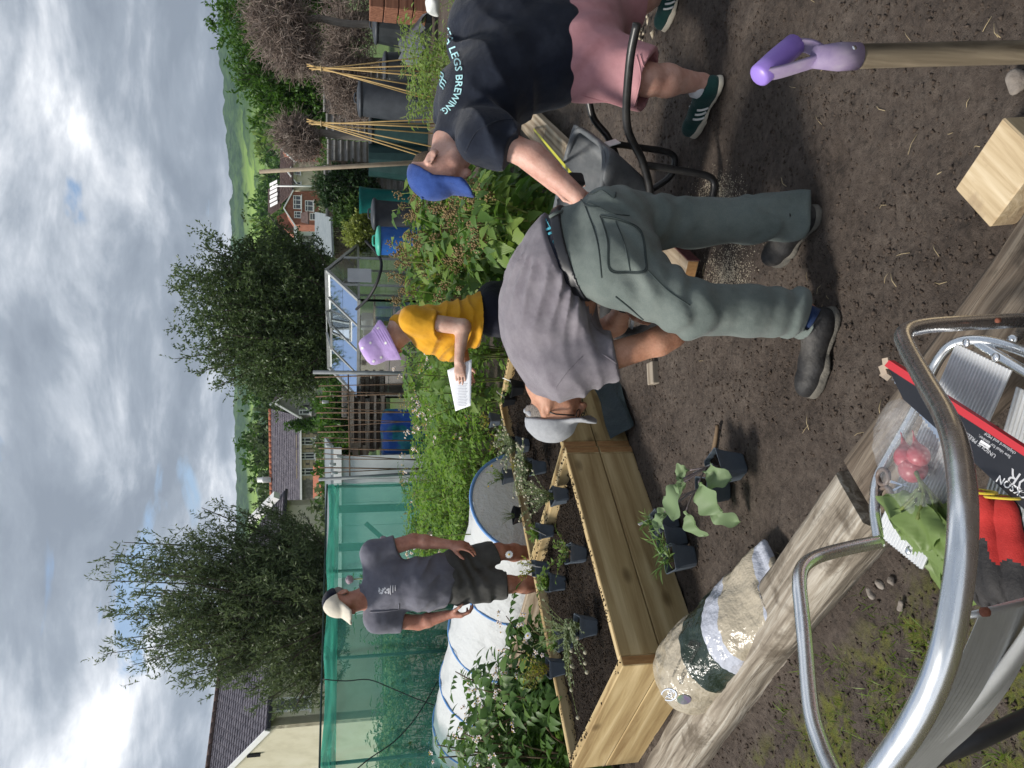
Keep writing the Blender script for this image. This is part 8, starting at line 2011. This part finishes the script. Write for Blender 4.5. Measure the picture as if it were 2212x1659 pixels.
for i in range(400):
    Y = 6.7 + 5.2 * (i / 400) ** .9; x = rd.uniform(-.235, .045) * Y
    p = V3(x, Y, 0)
    if (p - E0).dot(U_) < .74 or any((p - s_).length < .40 for s_ in spots): continue
    spots.append(p)
for i, p in enumerate(spots):
    st_m, fo_m, tips = protos[i % 4]
    inf = rd.random() < .62; t = thing('potato_plant', 'leafy green potato plant ' + ('in flower' if inf else 'without flowers') + ' in the patch behind the beds', 'potato plant', (p.x, p.y, gz1(p.x, p.y)), rd.uniform(0, 6.28), 'potato plants in the flowering patch'); s_ = rd.uniform(.85, 1.15); t.scale = (s_, s_, s_ * rd.uniform(.9, 1.1))
    link('stem', st_m, t); o = link('foliage', fo_m, t); o['kind'] = 'stuff'
    if inf:
        for tp_ in rd.sample(tips, 2): flower_cluster(t, tp_ + V3(0, 0, .07), 5, rd, 1.35)
# the near clump at lower left of the tunnel: every leaf its own
LEAF_N = [compound_leaf(5, .15, .088, .050, M_pot_d, n=4), compound_leaf(7, .19, .082, .046, M_pot_d, n=4), compound_leaf(5, .13, .105, .060, M_pot_d, n=4)]
M_pot_d2 = leafmat('deep_green_leaf_single', [(.05, .11, .025), (.09, .17, .038), (.15, .24, .06)], tr=.35, obj_rand=True)
for m_ in LEAF_N: m_.materials.clear(); m_.materials.append(M_pot_d2)
TIPS = []
def leafy_plant(name, label, cat, base, h, r, nst, nlf, leaves, rd, group, mstem, fl=0, lean=V3(0, 0, 0), scl=(.8, 1.25), top=.2):
    t = thing(name, label, cat, base, 0, group); TIPS.clear()
    for i in range(nst):
        a = 2 * math.pi * i / nst + rd.uniform(-.5, .5); rr = r * rd.uniform(.3, 1); hh = h * rd.uniform(.7, 1.0); pts = [V3(rr * t_ ** 1.4 * math.cos(a), rr * t_ ** 1.4 * math.sin(a), hh * (1 - (1 - t_) ** 1.4)) + lean * t_ for t_ in (0, .2, .4, .6, .8, 1)]
        MB().tube(pts, [.0085, .0078, .007, .006, .005, .0035], 6).build('stem', mstem, t)
        for j in range(nlf):
            u = (top + (1 - top) * (j + rd.random()) / nlf) * 5; q_ = min(4, int(u)); p = pts[q_].lerp(pts[q_ + 1], min(1, u - q_)); b = rd.uniform(0, 6.28); el = rd.uniform(-.35, .5); d = V3(math.cos(b) * math.cos(el), math.sin(b) * math.cos(el), math.sin(el))
            up = V3(rd.uniform(-.4, .4), rd.uniform(-.5, .3), 1); x = d.cross(up).normalized(); z = x.cross(d); s_ = rd.uniform(*scl) * (1.1 - .3 * u / 5)
            o = link('leaf', rd.choice(leaves), t); o.matrix_local = Matrix.Translation(p) @ Matrix((x, d, z)).transposed().to_4x4() @ Matrix.Scale(s_, 4)
        TIPS.extend((pts[-1], pts[-1], pts[-2]))
        if fl and rd.random() < fl: flower_cluster(t, pts[-1] + V3(0, 0, .03), 4, rd, 1.05)
    return t
rd = random.Random(31)
lab = ['by the bed corner farthest from the bag', 'with pink-white flowers above the bed rim', 'tallest, against the green net', 'next to the tunnel\'s edging board', 'behind the yellowing pot', 'low one overhanging the bed rim', 'cut off by the frame beside the net', 'in front of the white fleece', 'between the bed and the tunnel', 'at the back of the near clump']
for i, (x, y, h) in enumerate(((-2.00, 4.62, .72), (-2.36, 4.75, .95), (-2.62, 5.35, 1.0), (-1.86, 5.05, .62), (-1.74, 4.72, .50), (-2.25, 4.42, .60), (-2.75, 4.85, .95), (-2.15, 5.15, .85), (-2.05, 4.85, .78), (-2.45, 5.1, .95))):
    leafy_plant('potato_plant', 'dark leafy flowering plant ' + lab[i], 'potato plant', (x, y, gz1(x, y)), h, .30, 6, 12, LEAF_N, rd, 'dark leafy plants by the near bed', M_redstem, .5, V3(0, 0, 0), (.95, 1.5), .15)
# raspberry canes between the woman and the navy shirt
LEAF_R = [compound_leaf(3, .09, .105, .070, M_rasp, .22, .45, .10, 6), compound_leaf(5, .13, .095, .060, M_rasp, .22, .45, .10, 6), compound_leaf(3, .08, .12, .085, M_rasp, .2, .4, .10, 6)]; LEAF_R2 = [compound_leaf(3, .08, .09, .065, M_rasp2, .22, .5, .10, 5)]
M_seedh = mat('brown_seed_cluster', [(.13, .085, .04), (.22, .155, .075), (.28, .22, .10)], scale=60, rough=.95)
def seed_cluster(parent, p, rd, n=26, r=.05):
    n_ = n; b = np.array([[rd.gauss(0, r * .6), rd.gauss(0, r * .6), rd.gauss(0, r * .8)] for _ in range(n_)]); mb = MB()
    for q_ in b: mb.lathe([(.0008, -.008), (.0075, -.003), (.0075, .003), (.0008, .008)], 5, q_)
    o = mb.build('seed_head', M_seedh, parent, kind='stuff'); o.location = p; return o
rd = random.Random(41)
can = []
for i in range(46):
    V = rd.uniform(960, 1150); y = rd.uniform(400, 655)
    can.append((V, y))
k_ = 0
cl = ['by the woman\'s back', 'behind the blue cap', 'beside the pole', 'over the scaffold board', 'in the middle of the patch', 'near the greenhouse side']
placed = []
for i in range(420):
    Y = rd.uniform(4.5, 8.2); yy = rd.uniform(395, 650); x = (829.5 - yy) / F * Y * 1.02; p = V3(x, Y, 0)
    if any((p - q_).length < .25 for q_ in placed) or (p - V3(.9, 4.1, 0)).length < .55: continue
    bdist = abs((p - ba).dot(bs)); 
    if bdist < .28 and Y < 7: continue
    if (p - V3(.38, 5.72, 0)).length < .45 or ((p - (N_ + U_ * (L1 + L2 + .08))).dot(U_) < .12 and Y < 6.6): continue
    placed.append(p)
for i, p in enumerate(placed):
    h = rd.uniform(.72, 1.0) if p.y < 6 else rd.uniform(.85, 1.15)
    t = leafy_plant('raspberry_bush', 'leafy raspberry canes with serrated leaves between the woman and blue-capped man', 'raspberry bush', (p.x, p.y, gz1(p.x, p.y)), h, .26, 4, 9, LEAF_R if i % 4 else LEAF_R + LEAF_R2, rd, 'raspberry bushes in the patch', M_stem, 0, V3(0, 0, 0), (.95, 1.6), .12)
    for q_ in rd.sample(TIPS, 4 if i % 3 else 7): seed_cluster(t, q_ + V3(rd.gauss(0, .025), rd.gauss(0, .025), rd.uniform(-.02, .05)), rd, 30, .034)
print('raspberry', len(placed), 'potato', len(spots))
# tall raspberry stems rising in front of the bean rods, left of the hat
for (V, y, Yd, h_) in ((905, 820, 6.6, 1.35), (870, 770, 6.9, 1.30), (930, 860, 6.4, 1.15)):
    p = at(V, y, Yd); leafy_plant('raspberry_bush', {820: 'tall leaning raspberry cane before the bean rods', 770: 'raspberry cane close behind the lilac hat', 860: 'raspberry cane above the held sheet of paper'}[y], 'raspberry bush', (p.x, Yd, 0), h_, .16, 2, 9, LEAF_R, rd, 'raspberry canes by the hat', M_stem, 0, V3(0, 0, 0), (.9, 1.4), .3)
# pale leafy shrub at right behind the navy shirt, weeds, and bushes inside the cage
M_pale = leafmat('pale_shrub_leaf', [(.10, .17, .035), (.16, .24, .055), (.24, .32, .09)], tr=.4)
pr2 = [leaf_bush(1.0, .5, 120, .085, .042, 300 + k, M_pale, 3, 9) for k in range(2)]; pr3 = [leaf_bush(.55, .4, 70, .05, .03, 320 + k, M_pot_l, 3, 7) for k in range(2)]; pr4 = [leaf_bush(1.3, .55, 110, .10, .06, 340 + k, M_pot_d, 3, 8) for k in range(2)]
def put_bush(pr, x, y, label, group, rd, s=1.0, name='leafy_shrub', cat='shrub', z=None):
    t = thing(name, label, cat, (x, y, gz1(x, y)), rd.uniform(0, 6), group); t.scale = (s, s, s); st_m, fo_m, _ = rd.choice(pr); link('stem', st_m, t); o = link('foliage', fo_m, t); o['kind'] = 'stuff'; return t
for i, (V, y, Yd, s_) in enumerate(((850, 150, 8.6, 1.0), (880, 190, 8.0, .95), (900, 120, 8.2, .9), (845, 105, 9.2, 1.05), (890, 235, 7.6, .8), (930, 90, 7.2, .7), (860, 215, 9.4, .95), (915, 155, 7.2, .8))):
    p = at(V, y, Yd); put_bush(pr2, p.x, Yd, 'pale green bushy shrub behind the man in navy, ' + ('under the wigwam', 'beside the wigwam\'s foot', 'against his upper back', 'by the low black bin', 'closest to his blue cap', 'by the white bag', 'before the hatched bin', 'over the printed words')[i], 'pale shrubs behind the man in navy', rd, s_)
for i in range(26):
    Yd = rd.uniform(5.2, 10); y = rd.uniform(-20, 330); x = (829.5 - y) / F * Yd
    if abs((V3(x, Yd, 0) - ba).dot(bs)) < .35: continue
    put_bush(pr3, x, Yd, 'low weedy growth behind the man in navy', 'low weeds behind the man in navy', rd, rd.uniform(.45, .8), 'weed_clump', 'weeds')
for i in range(22):
    s_ = .30 + .7 * (i % 11) / 11 + rd.uniform(-.03, .03); p = NA + nd * NL * s_ + W_ * (.5 + 1.0 * (i // 11)); put_bush(pr4, p.x, p.y, 'leafy crop growing inside the green net cage', 'crops inside the net cage', rd, rd.uniform(.75, 1.15), 'caged_plant', 'plant')
for i in range(18):
    y = rd.uniform(560, 800); Yd = rd.uniform(9.5, 13.5); x = (829.5 - y) / F * Yd; put_bush(pr3, x, Yd, 'green growth in front of the greenhouse', 'growth in front of the greenhouse', rd, rd.uniform(.8, 1.2), 'weed_clump', 'weeds')
# alliums against the net
M_all = mat('faded_allium', [(.28, .22, .27), (.40, .33, .37)], scale=80, rough=.95, bump=.01, bscale=120)
for V, y, Yd, l_ in ((828, 1167, 6.2, 'round mauve allium head by the polo shirt\'s shoulder'), (755, 1252, 6.4, 'round mauve allium head beside the cream cap')):
    p = at(V, y, Yd); t = thing('allium', l_, 'allium', (p.x, Yd, gz1(p.x, Yd)), 0, 'allium seed heads'); MB().tube([(0, 0, 0), (.02, 0, p.z * .5), (0, 0, p.z - .03)], .005, 5).build('stem', M_stem, t)
    f = Field((-.06, -.06, -.06), (.06, .06, .06), .005); f.ell((0, 0, 0), (.034, .034, .032), None, .01); f.disp(lambda x, y, z: .006 * vnoise(x * 160, y * 160, z * 160)); o = f.build('flower_head', M_all, t, 0); o.location = (0, 0, p.z - gz1(p.x, Yd))
# ================================================================== trees
M_bark = mat('grey_brown_bark', [(.05, .042, .032), (.12, .10, .078)], scale=14, rough=.95, bump=.01); M_twig = mat('dry_twig', [(.13, .095, .078), (.24, .19, .16), (.36, .31, .27)], scale=5, rough=.95)
M_willow = leafmat('olive_leaf', [(.066, .094, .042), (.106, .143, .062), (.16, .205, .095)], tr=.3); M_apple = leafmat('dark_apple_leaf', [(.046, .074, .028), (.076, .116, .042), (.12, .17, .06)], tr=.3); M_hedge = leafmat('hedge_leaf', [(.035, .085, .016), (.06, .13, .022), (.11, .20, .035)], tr=.35); M_ivy = leafmat('ivy_leaf', [(.018, .045, .014), (.035, .07, .022)], tr=.2)
def tree(label, base, crown, shoots, seed, mleaf, leafL, leafW, per, name, trunk_r=.14, up=.9, tw=.35, cat='tree', group=None, nst=3, low=.15):
    """crown = list of ellipsoids (centre, radii); shoots grow from the trunk to points inside them and carry leafy twigs"""
    r = np.random.default_rng(seed); base = V3(*base); t = thing(name, label, cat, base, 0, group); tb = MB(); P_, D_, U2, S2 = [], [], [], []
    top = sum((V3(*c) for c, _ in crown), V3(0, 0, 0)) / len(crown) - base; fork = V3(top.x * .3, top.y * .3, top.z * .35)
    tb.tube(catmull([V3(0, 0, -.1), V3(fork.x * .3, fork.y * .3, fork.z * .5), fork], 4), [trunk_r * (1.2 - .05 * k) for k in range(9)], 9)
    limbs = MB(); tot = sum(a_[1][0] * a_[1][1] * a_[1][2] for a_ in crown)
    for c, rad in crown:
        n = max(6, int(shoots * rad[0] * rad[1] * rad[2] / tot)); c = V3(*c) - base
        for i in range(n):
            v = r.normal(size=3); v /= np.linalg.norm(v); v = v * r.uniform(.25, 1.0) ** .45; e = c + V3(v[0] * rad[0], v[1] * rad[1], v[2] * rad[2])
            m_ = fork.lerp(e, .5) + V3(*(r.normal(size=3) * .12)) + V3(0, 0, -up * .12 * (e - fork).length); pts = catmull([fork, m_, e], 5)
            if i % 7 == 0: limbs.tube(pts, [.030 * trunk_r / .14 * (1.05 - k / 10.5) + .003 for k in range(len(pts))], 4, cap=False)
            L = (e - m_).length
            for k in range(per):
                tt = r.uniform(.35, 1.0) * (len(pts) - 1); j = min(len(pts) - 2, int(tt)); p = pts[j].lerp(pts[j + 1], tt - j); d = V3(*(r.normal(size=3))).normalized() + V3(0, 0, up) + (e - m_).normalized() * .5; d.normalize(); ln = tw * r.uniform(.4, 1.0)
                nl = int(r.integers(6, 11))
                for q_ in range(nl):
                    s_ = (q_ + .5) / nl; P_.append(p + d * ln * s_ + V3(0, 0, -.12 * ln * s_ * s_)); dd = r.normal(size=3) * .8 + np.array(d) * .9; D_.append(dd); U2.append(r.normal(size=3)); S2.append(r.uniform(.6, 1.2))
                if k % 4 == 0: limbs.tube([p, p + d * ln], [.004, .002], 3, cap=False)
    tb.build('trunk', M_bark, t); limbs.build('limbs', M_bark, t)
    me = scatter_mesh('crown', leaf_shape(leafL, leafW, .2, .3, 2), P_, D_, U2, S2); me.materials.append(mleaf); o = link('crown', me, t); o['kind'] = 'stuff'; return t
def ce(V, y, Y, rx, ry, rz): p = at(V, y, Y); return ((p.x, p.y, p.z), (rx, ry, rz))
YT = 17.0; p = at(760, 1310, YT)
cr = [ce(600, 1310, YT, 2.3, 1.5, 1.25), ce(480, 1290, YT, 1.9, 1.3, 1.3), ce(380, 1280, YT, 1.5, 1.1, 1.2), ce(640, 1180, YT, 1.1, 1.0, .8), ce(520, 1150, YT, .9, .8, 1.1), ce(640, 1420, YT, 1.3, 1.0, .8), ce(440, 1400, YT, 1.1, .9, 1.1), ce(300, 1350, YT, .7, .6, .9), ce(270, 1240, YT, .5, .5, .8), ce(330, 1190, YT, .55, .5, 1.0), ce(250, 1320, YT, .35, .35, .6), ce(300, 1420, YT, .5, .4, .7), ce(420, 1490, YT, .5, .4, .55), ce(680, 1500, YT, .5, .4, .4), ce(235, 1405, YT, .25, .25, .55), ce(245, 1215, YT, .22, .22, .5)]
tree('tall feathery olive-green tree above the green net cage', (p.x, YT, gz1(p.x, YT)), cr, 760, 51, M_willow, .105, .036, 18, 'willow_tree', .16, 1.1, .42)
YM = 20.0; p = at(740, 700, YM)
cr = [ce(600, 690, YM, 2.35, 1.6, 1.2), ce(520, 680, YM, 1.9, 1.4, 1.2), ce(440, 640, YM, 1.25, 1.1, .8), ce(640, 800, YM, 1.0, 1.0, .8), ce(620, 560, YM, 1.1, 1.0, 1.1), ce(520, 800, YM, .8, .8, 1.1), ce(440, 760, YM, .7, .7, .8), ce(470, 560, YM, .7, .7, .6), ce(395, 700, YM, .4, .4, .4), ce(430, 510, YM, .35, .35, .5), ce(540, 500, YM, .4, .5, .6), ce(390, 610, YM, .3, .3, .35)]
tree('dense dark apple tree behind the greenhouse', (p.x, YM, gz1(p.x, YM)), cr, 760, 52, M_apple, .085, .050, 22, 'apple_tree', .17, .3, .40)
for y, s_ in ((555, 0.8), (640, .9)): pass
# green hedge trees at right
YH = 25.0
for k, (V, y, rx, rz, l_) in enumerate(((560, 30, 2.2, 1.5, 'bright green hedge tree cut by the frame edge'), (590, 130, 2.3, 1.4, 'bright green hedge tree behind the dry brushwood'), (640, 215, 1.5, 1.1, 'green hedge tree nearest the hillside view'))):
    p = at(760, y, YH); tree(l_, (p.x, YH, gz1(p.x, YH)), [ce(V, y, YH, rx, 1.3, rz), ce(V + 70, y + 10, YH, rx * 1.05, 1.3, rz * .9), ce(V - 55, y - 10, YH, rx * .6, .9, rz * .6)], 420, 60 + k, M_hedge, .13, .085, 12, 'hedge_tree', .15, .3, .45, group='green hedge trees')
# dead brown standards and dry hedge
def twig_mass(name, label, base, blobs, n, seed, trunk=None, cat='dead tree', curl=.35):
    r = np.random.default_rng(seed); base = V3(*base); t = thing(name, label, cat, base); mb = MB()
    if trunk: MB().tube(catmull([q_ - base for q_ in trunk], 4), .075, 9).build('trunk', mat('weathered_grey_trunk', [(.12, .105, .09), (.22, .20, .175)], scale=9, rough=.95, stretch=(3, 3, .4), bump=.01), t)
    for c, rad in blobs:
        c = V3(*c) - base
        for i in range(n):
            v = r.normal(size=3); v /= np.linalg.norm(v); v *= r.uniform(.1, 1) ** .4; p = c + V3(v[0] * rad[0], v[1] * rad[1], v[2] * rad[2]); d = (p - c).normalized() + V3(*(r.normal(size=3) * .8)) + V3(0, 0, .2); d.normalize(); L = r.uniform(.18, .5); b = V3(*(r.normal(size=3))) * curl * L
            mb.tube([p - d * L * .5, p + b * .3, p + d * L * .4, p + d * L * .6 + b * .5], [.008, .0065, .005, .003], 3, cap=False)
    o = mb.build('twigs', M_twig, t); o['kind'] = 'stuff'; return t
Yd = 16.5
p = at(800, 55, Yd); twig_mass('dead_tree', 'dead brown shrub on a grey trunk above the domed-lid bin', (p.x, Yd, gz1(p.x, Yd)), [ce(610, 60, Yd, .95, .6, .75), ce(590, 10, Yd, .8, .5, .6), ce(640, 110, Yd, .55, .4, .5)], 950, 71, [V3(p.x + .15, Yd, 0), at(760, 52, Yd), at(690, 40, Yd), at(650, 45, Yd)])
p = at(800, 295, Yd); twig_mass('dead_tree', 'smaller dead brown shrub on a grey trunk before the corrugated fence', (p.x, Yd, gz1(p.x, Yd)), [ce(635, 292, Yd, .42, .35, .40), ce(660, 310, Yd, .35, .3, .30)], 700, 72, [V3(p.x, Yd, 0), at(750, 294, Yd), at(690, 286, Yd), at(660, 290, Yd)])
Yd = 18.0; p = at(800, 150, Yd); twig_mass('dry_hedge', 'low dry brown hedge along the back of the compost bins', (p.x, Yd, gz1(p.x, Yd)), [ce(750, 20, Yd, 1.0, .5, .7), ce(755, 110, Yd, .9, .5, .6), ce(760, 200, Yd, .8, .5, .55), ce(735, 165, Yd, .7, .4, .5)], 800, 73, None, 'hedge')
# shrubs and ivy on the fence, climber on the cottage, distant trees
def blob_tree(label, V, y, Yd, rx, rz, seed, m, L=.10, W=.06, n=150, name='garden_shrub', cat='shrub', group=None, per=10, tw=.3): p = at(V, y, Yd); return tree(label, (p.x, Yd, gz1(p.x, Yd)), [((p.x, Yd, p.z), (rx, rx * .7, rz)), ((p.x + rx * .4, Yd, p.z - rz * .6), (rx * .8, rx * .6, rz * .7))], n, seed, m, L, W, per, name, .05, .3, tw, cat, group)
blob_tree('dark ivy clump on the corrugated fence', 725, 412, 19.2, .55, .42, 81, M_ivy, .09, .07); blob_tree('feathery green shrub above the corrugated fence', 698, 400, 20.5, .55, .26, 82, M_willow, .08, .03); blob_tree('ivy-covered shrub behind the charcoal butt', 752, 462, 19.0, .4, .4, 83, M_pot_d); blob_tree('shrub with rusty seed heads by the grey shed', 770, 505, 17.0, .35, .25, 84, M_rasp2, .07, .045)
blob_tree('conifer-like climber trained up the cottage front', 665, 918, 50.5, .42, 1.75, 85, M_hedge, .14, .08, 260, 'climber', 'climbing plant', None, 10, .3)
rd = random.Random(77)
for i, (V, y, Yd, rx, rz) in enumerate(((575, 935, 78, 3.0, 1.8), (570, 985, 80, 3.2, 2.2), (575, 1030, 80, 3.0, 2.0), (572, 870, 82, 3.6, 2.4), (590, 1060, 75, 2.2, 1.8), (560, 955, 84, 1.2, 2.6), (585, 820, 80, 3.5, 2.2))):
    blob_tree('distant tree above the stone cottage roof, ' + ('second from the climber', 'third from the climber', 'fourth from the climber', 'nearest the apple tree', 'nearest the cream house', 'the dark pointed conifer', 'half behind the apple tree')[i], V, y, Yd, rx, rz, 90 + i, M_hedge if i % 2 else M_apple, .55, .35, 60, 'distant_tree', 'tree', 'distant trees above the cottage', 8, 1.0)
for i, (V, y, Yd, rx, rz) in enumerate(((590, 330, 150, 6, 3.2), (592, 380, 150, 6, 3), (596, 290, 140, 6, 3.4), (588, 540, 120, 6, 4), (570, 450, 165, 7, 3), (580, 490, 150, 6, 3.4), (600, 250, 120, 5, 3.5))):
    blob_tree('distant tree above the brick house, ' + ('over the cream wall', 'over the cream gable', 'beside the dead shrub', 'nearest the apple tree', 'over the brown ridge', 'over the brick gable', 'nearest the hedge trees')[i], V, y, Yd, rx, rz, 110 + i, M_hedge if i % 3 else M_pale, 1.0, .6, 60, 'distant_tree', 'tree', 'distant trees above the brick house', 8, 1.6)
for i, (V, y, Yd, rx, rz) in enumerate(((708, 430, 45, 2.2, .6), (708, 360, 42, 2.0, .5), (705, 520, 40, 2.0, .7), (712, 860, 30, 1.6, .7), (720, 950, 30, 1.5, .6), (716, 1030, 28, 1.4, .5), (715, 1140, 26, 2.4, .6), (720, 900, 27, 1.2, .6))):
    blob_tree('garden hedge before the houses, ' + ('below the brick gable', 'below the cream gable', 'below the white extension', 'below the pebbledash wing', 'below the cottage windows', 'behind the grey store', 'below the willow tree', 'behind the bean rods')[i], V, y, Yd, rx, rz, 130 + i, M_hedge if i % 2 else M_willow, .2, .12, 80, 'garden_hedge', 'hedge', 'garden hedges before the houses', 9, .5)
# ================================================================== thin summer haze
def haze():
    m, t, out = _nodes('haze_air'); v = t.nodes.new('ShaderNodeVolumePrincipled'); v.inputs['Color'].default_value = (.62, .74, .90, 1); v.inputs['Density'].default_value = .00022; v.inputs['Anisotropy'].default_value = .3
    t.links.new(v.outputs[0], out.inputs['Volume']); o = MB().box((0, 1000, 170), (3600, 3000, 345)).build('haze', m); tag(o, 'faint blue haze in the valley air', kind='stuff')
haze()
